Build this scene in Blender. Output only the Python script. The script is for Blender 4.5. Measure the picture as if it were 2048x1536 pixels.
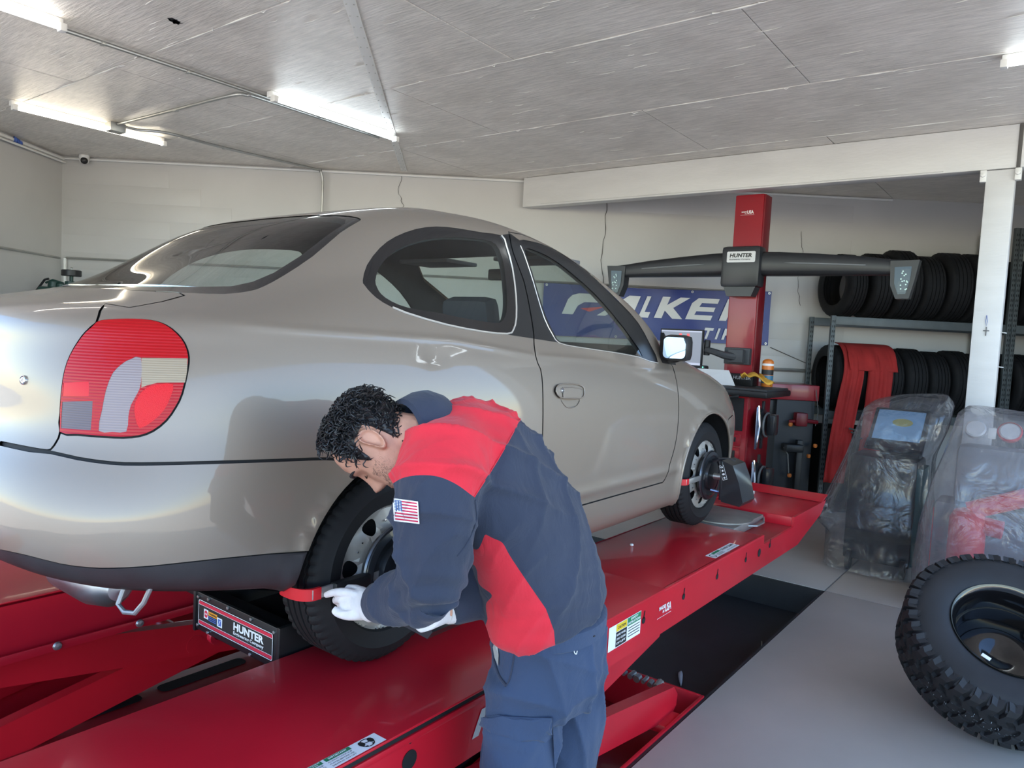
import bpy, bmesh, math, random
import numpy as np
from mathutils import Vector, Matrix
from mathutils.geometry import delaunay_2d_cdt

for _o in list(bpy.data.objects): bpy.data.objects.remove(_o)
SC = bpy.context.scene
COL = SC.collection
PI = math.pi
# ---------------------------------------------------------------- camera (solved from the car's wheels, the lift and the ceiling joints)
CAM_C = (-1.53652611, -2.38765283, 0.998541853)
CAM_R = ((0.60517856, -0.79440228, 0.0518066), (-0.01963759, -0.07995316, -0.99660517), (0.79584752, 0.60210672, -0.06398608))  # right, down, forward
cam_d = bpy.data.cameras.new('camera'); cam = bpy.data.objects.new('camera', cam_d); COL.objects.link(cam)
_r, _d, _f = (Vector(v) for v in CAM_R)
_m = Matrix.Identity(4)
for i in range(3): _m[i][0], _m[i][1], _m[i][2], _m[i][3] = _r[i], -_d[i], -_f[i], CAM_C[i]
cam.matrix_world = _m
cam_d.sensor_width = 36; cam_d.lens = 1474.04/2048*36; cam_d.clip_start = .05
SC.camera = cam
# ---------------------------------------------------------------- sky, sun, exposure
w = bpy.data.worlds.new('sky'); SC.world = w; w.use_nodes = True
nt = w.node_tree; nt.nodes.clear()
sky = nt.nodes.new('ShaderNodeTexSky'); sky.sky_type = 'NISHITA'; sky.sun_disc = False
SUN_ELEV, SUN_ROT = 52, 200
sky.sun_elevation = math.radians(SUN_ELEV); sky.sun_rotation = math.radians(SUN_ROT)
sky.air_density = 1.0; sky.dust_density = .15; sky.ozone_density = 2.5
bg = nt.nodes.new('ShaderNodeBackground'); bg.inputs[1].default_value = .40
wo = nt.nodes.new('ShaderNodeOutputWorld')
hs = nt.nodes.new('ShaderNodeHueSaturation'); hs.inputs['Saturation'].default_value = 1.05
nt.links.new(sky.outputs[0], hs.inputs['Color']); nt.links.new(hs.outputs[0], bg.inputs[0]); nt.links.new(bg.outputs[0], wo.inputs[0])
sun_d = bpy.data.lights.new('sun', 'SUN'); sun_d.energy = 11.0; sun_d.angle = .01; sun_d.color = (1, .95, .88)
sun = bpy.data.objects.new('sun', sun_d); COL.objects.link(sun)
# the sun stands over the closed front side of the shop, so no direct sun falls inside
_az = math.radians(35); _el = math.radians(SUN_ELEV)
sun.rotation_euler = Vector((-math.cos(_az)*math.cos(_el), -math.sin(_az)*math.cos(_el), -math.sin(_el))).to_track_quat('-Z', 'Y').to_euler()
sky.sun_rotation = math.radians(90)-_az
SC.view_settings.view_transform = 'Standard'; SC.view_settings.look = 'None'
SC.view_settings.gamma = 1; SC.view_settings.exposure = 1.15; SC.view_settings.use_curve_mapping = False
SC.cycles.max_bounces = 10; SC.cycles.diffuse_bounces = 6; SC.cycles.glossy_bounces = 5; SC.cycles.transparent_max_bounces = 24
SC.cycles.sample_clamp_indirect = 8; SC.cycles.caustics_reflective = False; SC.cycles.caustics_refractive = False

ZF = -.63     # shop floor (z = 0 is the top of the lift's runways)
ZC = 2.70     # ceiling
# ---------------------------------------------------------------- materials
MATS = {}
def mat(name, col, rough=.5, metal=0., coat=0., noise=0., nscale=8., bump=0., bscale=60., spec=.5, emit=None, estr=0., alpha=1., coatr=.05, stretch=None, trans=0., ior=1.45, sheen=0., ncol=None, bdist=.002):
    if name in MATS: return MATS[name]
    m = bpy.data.materials.new(name); m.use_nodes = True; MATS[name] = m
    n = m.node_tree.nodes; l = m.node_tree.links; b = n['Principled BSDF']
    b.inputs['Base Color'].default_value = (*col, 1); b.inputs['Roughness'].default_value = rough; b.inputs['Metallic'].default_value = metal
    b.inputs['Coat Weight'].default_value = coat; b.inputs['Coat Roughness'].default_value = coatr
    b.inputs['Specular IOR Level'].default_value = spec; b.inputs['Alpha'].default_value = alpha
    b.inputs['Transmission Weight'].default_value = trans; b.inputs['IOR'].default_value = ior; b.inputs['Sheen Weight'].default_value = sheen
    if emit: b.inputs['Emission Color'].default_value = (*emit, 1); b.inputs['Emission Strength'].default_value = estr
    tc = None
    def coords():
        nonlocal tc
        if tc is None:
            g = n.new('ShaderNodeTexCoord'); mp = n.new('ShaderNodeMapping'); l.new(g.outputs['Object'], mp.inputs[0]); tc = mp
            if stretch: mp.inputs['Scale'].default_value = stretch
        return tc.outputs[0]
    if noise:
        t = n.new('ShaderNodeTexNoise'); t.inputs['Scale'].default_value = nscale; t.inputs['Detail'].default_value = 5; l.new(coords(), t.inputs[0])
        r = n.new('ShaderNodeValToRGB'); l.new(t.outputs[0], r.inputs[0])
        r.color_ramp.elements[0].position = .3; r.color_ramp.elements[1].position = .7
        c2 = ncol or tuple(min(1, c*(1+noise)) for c in col)
        r.color_ramp.elements[0].color = (*[c*(1-noise) for c in col], 1); r.color_ramp.elements[1].color = (*c2, 1)
        l.new(r.outputs[0], b.inputs['Base Color'])
    if bump:
        t = n.new('ShaderNodeTexNoise'); t.inputs['Scale'].default_value = bscale; t.inputs['Detail'].default_value = 4; l.new(coords(), t.inputs[0])
        bp = n.new('ShaderNodeBump'); bp.inputs['Strength'].default_value = bump; bp.inputs['Distance'].default_value = bdist
        l.new(t.outputs[0], bp.inputs['Height']); l.new(bp.outputs[0], b.inputs['Normal'])
    return m
def wrinkle(m, scale=(6,6,6), dist=.02, strength=.6):
    """adds cloth creases under the fine weave bump of a material"""
    n = m.node_tree.nodes; l = m.node_tree.links; b = n['Principled BSDF']; old = b.inputs['Normal'].links[0].from_socket if b.inputs['Normal'].links else None
    g = n.new('ShaderNodeTexCoord'); mp = n.new('ShaderNodeMapping'); mp.inputs['Scale'].default_value = scale; mp.inputs['Rotation'].default_value = (.3,.5,.4); l.new(g.outputs['Object'], mp.inputs[0])
    t = n.new('ShaderNodeTexNoise'); t.inputs['Scale'].default_value = 1.; t.inputs['Detail'].default_value = 3; t.inputs['Distortion'].default_value = 1.2; l.new(mp.outputs[0], t.inputs[0])
    a = n.new('ShaderNodeMath'); a.operation = 'SUBTRACT'; a.inputs[1].default_value = .5; l.new(t.outputs[0], a.inputs[0]); c = n.new('ShaderNodeMath'); c.operation = 'ABSOLUTE'; l.new(a.outputs[0], c.inputs[0])
    bp = n.new('ShaderNodeBump'); bp.inputs['Strength'].default_value = strength; bp.inputs['Distance'].default_value = dist; l.new(c.outputs[0], bp.inputs['Height'])
    if old: l.new(old, bp.inputs['Normal'])
    l.new(bp.outputs[0], b.inputs['Normal']); return m
def S(h):
    """sRGB hex to linear"""
    v = [int(h[i:i+2], 16)/255 for i in (0, 2, 4)]
    return tuple(c/12.92 if c <= .04045 else ((c+.055)/1.055)**2.4 for c in v)
# ---------------------------------------------------------------- mesh helpers
class MB:
    def __init__(s): s.v = []; s.f = []; s.mi = []; s.m = 0
    def add(s, vs, fs):
        o = len(s.v); s.v += [tuple(map(float, v)) for v in vs]; s.f += [tuple(i+o for i in f) for f in fs]; s.mi += [s.m]*len(fs); return s
    def box(s, lo, hi, M=None):
        x0, y0, z0 = lo; x1, y1, z1 = hi
        v = [(x0,y0,z0),(x1,y0,z0),(x1,y1,z0),(x0,y1,z0),(x0,y0,z1),(x1,y0,z1),(x1,y1,z1),(x0,y1,z1)]
        if M is not None: v = [M @ Vector(p) for p in v]
        return s.add(v, [(3,2,1,0),(4,5,6,7),(0,1,5,4),(1,2,6,5),(2,3,7,6),(3,0,4,7)])
    def bbox(s, lo, hi, b=.006, M=None):
        """box with chamfered edges"""
        bm = bmesh.new(); bmesh.ops.create_cube(bm, size=1)
        for v in bm.verts: v.co = Vector([lo[i]+(hi[i]-lo[i])*(v.co[i]+.5) for i in range(3)])
        b = min(b, *[(hi[i]-lo[i])*.45 for i in range(3)])
        bmesh.ops.bevel(bm, geom=bm.edges[:], offset=b, segments=2, profile=.6, affect='EDGES')
        if M is not None: bm.transform(M)
        bm.verts.index_update()
        s.add([v.co for v in bm.verts], [[v.index for v in f.verts] for f in bm.faces]); bm.free(); return s
    def tube(s, pts, r, n=8, caps=True, closed=False):
        pts = [Vector(p) for p in pts]; k = len(pts); rr = r if isinstance(r, (list, tuple)) else [r]*k
        t0 = None; rings = []; up = None
        for i, p in enumerate(pts):
            a = pts[(i-1) % k] if (closed or i) else p; c = pts[(i+1) % k] if (closed or i < k-1) else p
            t = (c-a).normalized()
            if up is None: up = Vector((0,0,1)) if abs(t.z) < .9 else Vector((1,0,0))
            x = t.cross(up).normalized(); up = x.cross(t).normalized()
            rings.append([p+(x*math.cos(2*PI*j/n)+up*math.sin(2*PI*j/n))*rr[i] for j in range(n)])
        vs = [q for R in rings for q in R]; fs = []
        for i in range(k if closed else k-1):
            a, b = i*n, ((i+1) % k)*n
            for j in range(n): fs.append((a+j, a+(j+1) % n, b+(j+1) % n, b+j))
        if caps and not closed: fs += [tuple(range(n))[::-1], tuple(range((k-1)*n, k*n))]
        return s.add(vs, fs)
    def cyl(s, a, b, r, n=16, r2=None): return s.tube([a, b], [r, r if r2 is None else r2], n)
    def prism(s, poly, d, M=None):
        """polygon of 3D points extruded by vector d"""
        P = [Vector(p) for p in poly]; d = Vector(d); n = len(P)
        v = P+[p+d for p in P]
        if M is not None: v = [M @ q for q in v]
        return s.add(v, [tuple(range(n))[::-1], tuple(range(n, 2*n))]+[(i, (i+1) % n, n+(i+1) % n, n+i) for i in range(n)])
    def lathe(s, prof, n=32, M=None, closed=False, a0=0., a1=2*PI):
        """profile of (r, h) turned round the local z axis"""
        full = abs(a1-a0-2*PI) < 1e-6; m = n if full else n+1; k = len(prof); vs = []
        for i in range(m):
            a = a0+(a1-a0)*i/n; c, q = math.cos(a), math.sin(a)
            vs += [Vector((r*c, r*q, h)) for r, h in prof]
        if M is not None: vs = [M @ v for v in vs]
        fs = []
        for i in range(n):
            a, b = i*k, ((i+1) % m)*k
            for j in range(k if closed else k-1): fs.append((a+j, b+j, b+(j+1) % k, a+(j+1) % k))
        return s.add(vs, fs)
    def build(s, name, mats, parent=None, smooth=True, ang=35, kind=None):
        me = bpy.data.meshes.new(name); me.from_pydata(s.v, [], s.f); me.update()
        ms = mats if isinstance(mats, (list, tuple)) else [mats]
        for m in ms: me.materials.append(m)
        if len(ms) > 1: me.polygons.foreach_set('material_index', s.mi)
        bm = bmesh.new(); bm.from_mesh(me); bmesh.ops.recalc_face_normals(bm, faces=bm.faces[:]); bm.to_mesh(me); bm.free()
        if smooth:
            me.shade_smooth()
            try: me.set_sharp_from_angle(angle=math.radians(ang))
            except Exception: pass
        return link(name, me, parent, kind)
def wloc(o):
    p = Vector((0,0,0))
    while o is not None: p = p+o.location; o = o.parent
    return p
def link(name, data, parent=None, kind=None):
    o = bpy.data.objects.new(name, data); COL.objects.link(o)
    if parent is not None: o.parent = parent; o.location = -wloc(parent)     # children keep world coordinates
    if kind: o['kind'] = kind
    return o
def tag(o, label=None, cat=None, group=None, kind=None):
    if label: o['label'] = label
    if cat: o['category'] = cat
    if group: o['group'] = group
    if kind: o['kind'] = kind
    return o
def thing(name, loc, label, cat, group=None):
    o = bpy.data.objects.new(name, None); COL.objects.link(o); o.location = loc; o.empty_display_size = .05
    return tag(o, label, cat, group)
def copy_tree(o, parent=None):
    c = o.copy(); COL.objects.link(c); c.parent = parent
    for ch in [q for q in bpy.data.objects if q.parent == o]: copy_tree(ch, c)
    return c
def frame(o, x, y, z):
    """matrix with origin o and axes x, y, z"""
    m = Matrix.Identity(4)
    for i in range(3): m[i][0], m[i][1], m[i][2], m[i][3] = x[i], y[i], z[i], o[i]
    return m
def text_mesh(txt, size, bold=0., shear=0., align='LEFT', spacing=1.):
    c = bpy.data.curves.new('t', 'FONT'); c.body = txt; c.size = size; c.offset = bold; c.shear = shear; c.align_x = align; c.space_character = spacing
    c.resolution_u = 3
    o = bpy.data.objects.new('t', c); COL.objects.link(o)
    dg = bpy.context.evaluated_depsgraph_get(); me = bpy.data.meshes.new_from_object(o.evaluated_get(dg))
    bpy.data.objects.remove(o); bpy.data.curves.remove(c)
    v = [tuple(q.co) for q in me.vertices]; f = [tuple(p.vertices) for p in me.polygons]; bpy.data.meshes.remove(me)
    return v, f
def text(mb, txt, size, M, width=None, height=None, **k):
    """flat lettering placed by matrix M (x along the line, y up, z out)"""
    v, f = text_mesh(txt, size, **k)
    if not v: return mb
    xs = [p[0] for p in v]; ys = [p[1] for p in v]
    sx = width/(max(xs)-min(xs)) if width else 1; sy = height/(max(ys)-min(ys)) if height else (sx if width else 1)
    ox = min(xs) if width else 0; oy = min(ys) if height else 0
    return mb.add([M @ Vector(((p[0]-ox)*sx, (p[1]-oy)*sy, 0)) for p in v], f)
def quad(mb, M, x0, y0, x1, y1, z=0.):
    return mb.add([M @ Vector((x0,y0,z)), M @ Vector((x1,y0,z)), M @ Vector((x1,y1,z)), M @ Vector((x0,y1,z))], [(0,1,2,3)])
def rrect(x0, y0, x1, y1, r, n=5):
    P = []
    for cx, cy, a in ((x1-r,y1-r,0),(x0+r,y1-r,90),(x0+r,y0+r,180),(x1-r,y0+r,270)):
        for i in range(n+1):
            t = math.radians(a+90*i/n); P.append((cx+r*math.cos(t), cy+r*math.sin(t)))
    return P
def crom(P, n=6, closed=False):
    """Catmull-Rom through points"""
    P = [np.array(p, float) for p in P]; k = len(P); out = []
    for i in range(k if closed else k-1):
        a = P[(i-1) % k] if (closed or i) else 2*P[0]-P[1]; b = P[i]; c = P[(i+1) % k]; d = P[(i+2) % k] if (closed or i < k-2) else 2*P[-1]-P[-2]
        for j in range(n):
            t = j/n; out.append(.5*(2*b+(c-a)*t+(2*a-5*b+4*c-d)*t*t+(3*b-a-3*c+d)*t**3))
    if not closed: out.append(P[-1])
    return out
# back wall frame: s runs along the wall, t out of it into the room
W0 = (1.925, 6.501); WD = (.6014, -.7990); WN = (-.7990, -.6014)
def WP(s, t, z): return Vector((W0[0]+WD[0]*s+WN[0]*t, W0[1]+WD[1]*s+WN[1]*t, z))
WM = frame(WP(0,0,0), (WD[0],WD[1],0), (0,0,1), (WN[0],WN[1],0))   # local x along the wall, y up, z out
random.seed(4)
# ================================================================ materials of the place
def wall_paint(name, col, bs=14.):
    m = mat(name, col, .42, noise=.05, nscale=1.3, bump=.25, bscale=bs, bdist=.004); return m
M_WALL = wall_paint('wall paint', (.50,.493,.485))
M_BEAM = mat('beam paint', (.62,.615,.605), .38, noise=.05, nscale=3, bump=.35, bscale=25, stretch=(6,.7,3), bdist=.003)
M_CONC = mat('concrete', (.40,.368,.325), .55, noise=.13, nscale=1.1, bump=.12, bscale=40)
M_PIT = mat('pit steel', (.022,.023,.026), .5, noise=.3, nscale=3, bump=.1, bscale=30)
M_GALV = mat('galvanised', (.42,.42,.40), .38, .8, noise=.1)
M_WPL = mat('white paint metal', (.74,.74,.72), .35)
M_BLACK = mat('black plastic', (.012,.012,.013), .42)
M_DARK = mat('dark', (.006,.006,.007), .7)
def ceiling_mat():
    m = mat('ceiling paint', (.66,.635,.60), .3)
    n = m.node_tree.nodes; l = m.node_tree.links; b = n['Principled BSDF']
    g = n.new('ShaderNodeTexCoord'); mp = n.new('ShaderNodeMapping'); mp.inputs['Scale'].default_value = (9, .8, 1); l.new(g.outputs['Object'], mp.inputs[0])
    t = n.new('ShaderNodeTexNoise'); t.inputs['Scale'].default_value = 9; t.inputs['Detail'].default_value = 7; t.inputs['Roughness'].default_value = .62; l.new(mp.outputs[0], t.inputs[0])
    t2 = n.new('ShaderNodeTexNoise'); t2.inputs['Scale'].default_value = 2.2; t2.inputs['Detail'].default_value = 3; l.new(g.outputs['Object'], t2.inputs[0])
    ad = n.new('ShaderNodeMath'); ad.operation = 'MULTIPLY_ADD'; ad.inputs[1].default_value = .8; l.new(t.outputs[0], ad.inputs[0]); l.new(t2.outputs[0], ad.inputs[2])
    bp = n.new('ShaderNodeBump'); bp.inputs['Strength'].default_value = .8; bp.inputs['Distance'].default_value = .012; l.new(ad.outputs[0], bp.inputs['Height']); l.new(bp.outputs[0], b.inputs['Normal'])
    r = n.new('ShaderNodeValToRGB'); l.new(t2.outputs[0], r.inputs[0])
    r.color_ramp.elements[0].position = .3; r.color_ramp.elements[0].color = (.72,.675,.62,1); r.color_ramp.elements[1].position = .7; r.color_ramp.elements[1].color = (.88,.83,.77,1)
    mr = n.new('ShaderNodeMapRange'); mr.inputs[1].default_value = .35; mr.inputs[2].default_value = .68; mr.inputs[3].default_value = .80; mr.inputs[4].default_value = 1.10; l.new(t.outputs[0], mr.inputs[0])
    vm = n.new('ShaderNodeVectorMath'); vm.operation = 'SCALE'; l.new(r.outputs[0], vm.inputs[0]); l.new(mr.outputs[0], vm.inputs['Scale']); l.new(vm.outputs[0], b.inputs['Base Color'])
    return m
M_CEIL = ceiling_mat()
# ================================================================ floor slabs, pit
PX0, PX1, PY0, PY1 = -2.2, 3.77, -1.158, 1.158; PITZ = ZF-.20
fl = tag(MB().box((-3.4,-5.6,ZF-.5), (9.6,7.5,ZF-.32)).build('floor', M_DARK, smooth=False), 'grey concrete shop floor with saw-cut joints', None, kind='structure')
J = .004
def slab(x0, y0, x1, y1):
    MB().bbox((x0+J,y0+J,ZF-.33), (x1-J,y1-J,ZF), .004).build('slab', M_CONC, fl)
for x0, x1, ys in ((-3.4,PX0,(-5.6,-2.9,PY0,PY1,4.3,7.5)), (PX0,.9,(-5.6,-2.9,PY0)), (.9,PX1,(-5.6,-2.9,PY0)), (PX0,PX1,(PY1,4.3,7.5)),
                   (PX1,6.2,(-5.6,-3.4,PY0,PY1,4.3,7.5)), (6.2,9.6,(-5.6,-3.4,PY0,PY1,4.3,7.5))):
    for a, b in zip(ys[:-1], ys[1:]): slab(x0, a, x1, b)
MB().box((PX0+.004,PY0+.004,PITZ-.1), (PX1-.004,PY1-.004,PITZ)).build('pit_floor', M_PIT, fl, smooth=False)
pw = MB()
for lo, hi in (((PX0,PY0,PITZ),(PX1,PY0+.012,ZF-.004)),((PX0,PY1-.012,PITZ),(PX1,PY1,ZF-.004)),((PX0,PY0,PITZ),(PX0+.012,PY1,ZF-.004)),((PX1-.012,PY0,PITZ),(PX1,PY1,ZF-.004))): pw.box(lo, hi)
pw.build('pit_edge', M_PIT, fl, smooth=False)
# yard outside the open door
yd = tag(MB().box((-40,-40,ZF-.6), (-3.404,40,ZF-.01)).build('yard_pavement', mat('yard concrete', (.34,.32,.29), .8, noise=.1), smooth=False), 'sunlit concrete yard outside the open door', None, kind='structure')
yd3 = tag(MB().box((-3.40,7.504,ZF-.6), (40,40,ZF-.01)).build('back_yard_pavement', MATS['yard concrete'], smooth=False), 'pavement behind the corner of the shop', None, kind='structure')
yd2 = tag(MB().box((-3.40,-40,ZF-.6), (40,-5.604,ZF-.01)).build('street_pavement', MATS['yard concrete'], smooth=False), 'pavement along the side of the shop', None, kind='structure')
# ================================================================ walls
def wall(name, M, x0, x1, y0, y1, th, m, label):
    o = MB().box((x0,y0,-th), (x1,y1,0), M).build(name, m, smooth=False); return tag(o, label, None, kind='structure')
wb = wall('wall_back', WM, -.25, 12.75, ZF, ZC, .25, M_WALL, 'white painted board-formed concrete back wall with cracks')
# board marks of the formwork: shallow proud boards
bd = M_WALL
rr = random.Random(3); z = ZC-.10
for i in range(16):
    s0 = .02; h = .185
    for s1 in (1.15+.35*((i*7) % 3)+.06*rr.random(), 3.6+.3*((i*5) % 4), 6.1+.4*((i*3) % 3), 8.6, 10.6):
        if s1-s0 > .3 and rr.random() < (.8 if s0 < .1 else .3): MB().bbox((s0+.002, z-h+.001, -.002), (s1-.002, z-.001, .0008+.0022*rr.random()), .0007, WM).build('board_mark', bd, wb)
        s0 = s1
    z -= h
    if z < ZF+.2: break
def crack(pts, w=.004):
    mb = MB(); P = []
    for a, b in zip(pts[:-1], pts[1:]):
        for i in range(6):
            t = i/6; P.append((a[0]+(b[0]-a[0])*t+rr.uniform(-.012,.012), a[1]+(b[1]-a[1])*t))
    P.append(pts[-1])
    mb.tube([WM @ Vector((p[0],p[1],.006)) for p in P], [w*rr.uniform(.5,1.2) for _ in P], 5)
    mb.build('crack', mat('crack grey', (.10,.095,.09), .9), wb)  # plain dark grey, also used for the beam joint and the wire
crack([(5.915,2.66),(5.93,2.3),(5.90,1.88),(5.95,1.6)]); crack([(3.69,2.68),(3.66,2.5),(3.72,2.36),(3.62,2.1)], .0025); crack([(8.05,2.3),(8.09,2.05),(8.04,1.8),(8.1,1.5)], .002)
LM = frame(WP(0,0,0), (-WN[0],-WN[1],0), (0,0,1), (WD[0],WD[1],0))
wl = wall('wall_left', LM, -3.0, -.0005, ZF, ZC, .25, M_WALL, 'white painted concrete side wall at the left corner')
tag(MB().box((4.9,-3.95,ZF), (9.4,-3.705,ZC)).build('wall_right', M_WALL, smooth=False), 'unseen white wall on the right, added to darken the far side of the shop', None, kind='structure')  # out-of-view wall, put in to keep light off the back right
# ================================================================ ceiling of plywood sheets
def clipped(mb, name, m, parent=None):
    """ceiling sheet trimmed along the open side of the building"""
    o = mb.build(name, m, parent, smooth=False); bm = bmesh.new(); bm.from_mesh(o.data)
    for co, no in ((WP(-.25,0,0), (-WD[0],-WD[1],0)), (WP(0,9.6,0), (WN[0],WN[1],0))):
        r = bmesh.ops.bisect_plane(bm, geom=bm.verts[:]+bm.edges[:]+bm.faces[:], plane_co=co, plane_no=no, clear_outer=True)
        ed = [e for e in r['geom_cut'] if isinstance(e, bmesh.types.BMEdge)]
        if ed: bmesh.ops.holes_fill(bm, edges=ed)
    if not bm.verts: bm.free(); bpy.data.objects.remove(o); return None
    bm.to_mesh(o.data); bm.free(); return o
ce = tag(clipped(MB().box((-3.4,-3.95,ZC+.03), (9.8,8.0,ZC+.2)), 'ceiling', M_CEIL), 'beige-white painted plywood ceiling', None, kind='structure')
cols = [-2.87,-1.62,-.37,.88,2.13,3.38,4.62]
offs = {0:.9, 1:-.4, 2:1.1, 3:.50, 4:1.60, 5:.27}
for i in range(6):
    y = offs[i]+2.5*3
    ys = [offs[i]+2.52*k for k in range(-3, 4)]; ys = [-3.94]+[q for q in ys if -3.8 < q < 7.9]+[7.99]
    for a, b in zip(ys[:-1], ys[1:]):
        clipped(MB().bbox((cols[i]+.003,a+.003,ZC+rr.uniform(0,.003)), (cols[i+1]-.003,b-.003,ZC+.032), .004), 'ceiling_panel', M_CEIL, ce)
for a, b in ((-3.94,-3.2),(-3.2,-.7),(-.7,1.8),(1.8,4.3),(4.3,7.99)):
    clipped(MB().bbox((4.623,a+.003,ZC+.001), (9.79,b-.003,ZC+.03), .004), 'ceiling_panel', M_CEIL, ce)
# ridges of paint along the joints, battens of flaking filler
pf = MB()
for x in cols[2:6]+[4.61]:
    y = -3.
    while y < 7.:
        L = rr.uniform(.05,.5)
        pf.tube([(x+rr.uniform(-.004,.004),y,ZC-.001),(x+rr.uniform(-.004,.004),y+L*.5,ZC-.002),(x,y+L,ZC-.001)], [.001,rr.uniform(.002,.006),.001], 5)
        if rr.random() < .7: pf.tube([(x+rr.uniform(-.03,.03),y,ZC),(x+rr.uniform(-.02,.02),y+.03,ZC-.004),(x,y+.05,ZC)], [.001,.004,.001], 4)
        y += L+rr.uniform(0,.25)
for i in range(150):
    x = rr.uniform(.3,4.4); y = rr.uniform(-2.6,3.5); L = rr.uniform(.03,.16)
    pf.tube([(x,y,ZC+.0005),(x+rr.uniform(-.006,.006),y+L/2,ZC-.0015),(x+rr.uniform(-.01,.01),y+L,ZC+.0005)], [.0008,.002,.0008], 4)
pf.build('joint_filler', mat('filler', (.78,.77,.74), .5), ce, kind='stuff')
hb = MB(); hx, hy = .695, 1.852
for a in range(5): hb.prism([(hx+rr.uniform(-.03,.03)+.014*math.cos(t)*rr.uniform(.5,1.3), hy+rr.uniform(-.03,.03)+.022*math.sin(t)*rr.uniform(.5,1.3), ZC-.0012) for t in np.linspace(0,5.5,7)], (0,0,.002))
hb.build('paint_chip', M_DARK, ce)
# metal cover strip running diagonally over the ceiling
A = Vector((.35,.14,ZC)); B = Vector((4.06,3.43,ZC)); d = (B-A).normalized(); q = Vector((-d.y,d.x,0))
st = tag(MB().bbox((0,-.033,-.007), ((B-A).length,.033,0), .003, frame(A,d,q,(0,0,1))).build('trim_1', M_WPL), 'pale metal cover strip screwed diagonally across the ceiling', None, kind='structure')
sb = MB()
for i in range(34):
    for s in (-.02,.02): c = A+d*(.08+i*.146)+q*s; sb.lathe([(.0045,-.009),(.005,-.007),(.005,-.004)], 6, Matrix.Translation(c))
sb.build('screw', M_GALV, st, kind='stuff')
# ================================================================ beam and post
be = tag(MB().bbox((4.865,-3.6,2.39), (5.0,2.44,ZC-.001), .008).build('ceiling_beam', M_BEAM), 'deep white painted timber beam under the ceiling', None, kind='structure')
MB().bbox((4.858,-1.98,2.385),(4.872,-1.955,ZC-.002),.003).build('beam_joint', mat('crack grey',(.1,.1,.1)), be)
MB().tube([(4.862,2.2,2.41),(4.862,-1.5,2.402)],.004,5).build('beam_bead', M_BEAM, be)
po = tag(MB().bbox((4.87,-1.955,ZF), (5.0,-1.775,2.385), .008).build('post', M_BEAM), 'white painted timber post under the beam, cross pendant on it', None, kind='structure')
for y in (-1.76,-1.972):
    bk = MB(); bk.bbox((4.845,y-.02,2.30),(4.90,y+.02,2.385),.004); bk.lathe([(0,.02),(.016,.016),(.018,0)],8,frame((4.846,y,2.35),(0,1,0),(0,0,1),(-1,0,0))); bk.build('bolt_bracket', M_WPL, po)
# ================================================================ fluorescent fittings on the ceiling
def light_fixture(x0, x1, y, label, turn=None, col=(1,.96,.90), es=9.):
    t = thing('fluorescent_light', (x0,y,ZC), label, 'ceiling light', 'fluorescent tubes on the ceiling')
    if turn: t.rotation_euler.z = turn          # the fitting is built along x, then turned about its first end
    MB().bbox((x0-.03,y-.03,ZC-.045), (x1+.03,y+.03,ZC-.001), .006).build('housing', M_WPL, t)
    for x in (x0-.015, x1+.015): MB().bbox((x-.018,y-.075,ZC-.085), (x+.018,y-.02,ZC-.04), .006).build('lamp_holder', M_WPL, t)
    MB().cyl((x0,y-.05,ZC-.065), (x1,y-.05,ZC-.065), .014, 14).build('tube', mat('lamp glow %g %g' % (es, col[2]), (1,1,1), .5, emit=col, estr=es), t)
    return t
light_fixture(.83, 2.03, 4.62, 'fluorescent light near the corner camera, junction box at its middle', es=6.5, col=(1,.90,.72))
light_fixture(1.75, 2.93, 2.44, 'fluorescent light beside the diagonal ceiling strip', es=6.5, col=(.82,.93,1))
light_fixture(-.95, .30, 2.44, 'fluorescent light cut by the upper left picture edge', es=6.5)
light_fixture(3.43, 4.63, -1.97, 'fluorescent light at the right picture edge above the post', -PI/2, es=6.5, col=(.93,.97,1))
# ================================================================ conduits
def conduit(name, pts, r, label, clips=()):
    o = tag(MB().tube(pts, r, 10).build(name, M_GALV), label, 'conduit', 'conduits in the shop')
    if clips:
        for p in clips: MB().bbox((p[0]-.012,p[1]-.024,p[2]-.014),(p[0]+.012,p[1]+.024,p[2]+.006),.004).build('clip', M_GALV, o)
    return o
zc = ZC-.024
conduit('conduit', [(.33,2.53,zc),(1.2,2.53,zc),(2.0,2.53,zc),(2.97,2.53,zc)], .013, 'long steel conduit joining the two middle ceiling lights', [(1.15,2.53,zc),(2.3,2.53,zc),(.6,2.53,zc)])
conduit('conduit', [Vector(p) for p in crom([(1.56,4.42,zc),(1.58,3.6,zc),(1.60,2.75,zc),(1.66,2.62,zc),(1.80,2.592,zc),(2.93,2.59,zc)], 5)], .013, 'bent steel conduit branching to the junction box', [(1.585,3.5,zc)])
e1 = WP(2.853,.064,ZC); v0 = Vector((1.64,4.46,zc)); v1 = Vector((2.50,4.30,zc)); v2 = Vector((e1.x-.12,e1.y+.03,zc))
conduit('conduit', [Vector(p) for p in crom([v0,v0+Vector((.12,-.02,0)),v0+Vector((.3,-.17,0)),v1,v2,(e1.x-.03,e1.y+.005,zc-.02),(e1.x,e1.y,zc-.12)], 4)]+[Vector((e1.x,e1.y,1.2))], .013, 'steel conduit turning down the back wall behind the car', [(2.5,4.30,zc)])
jb = tag(MB().bbox((1.50,4.43,ZC-.085), (1.63,4.545,ZC-.01), .004).build('junction_box', M_GALV), 'square metal junction box under the corner light', 'junction box')
def wpipe(pts, r, label, m=M_GALV, name='wall_pipe'):
    return tag(MB().tube([WM @ Vector(p) for p in pts], r, 8).build(name, m), label, 'pipe', 'pipes on the walls')
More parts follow.
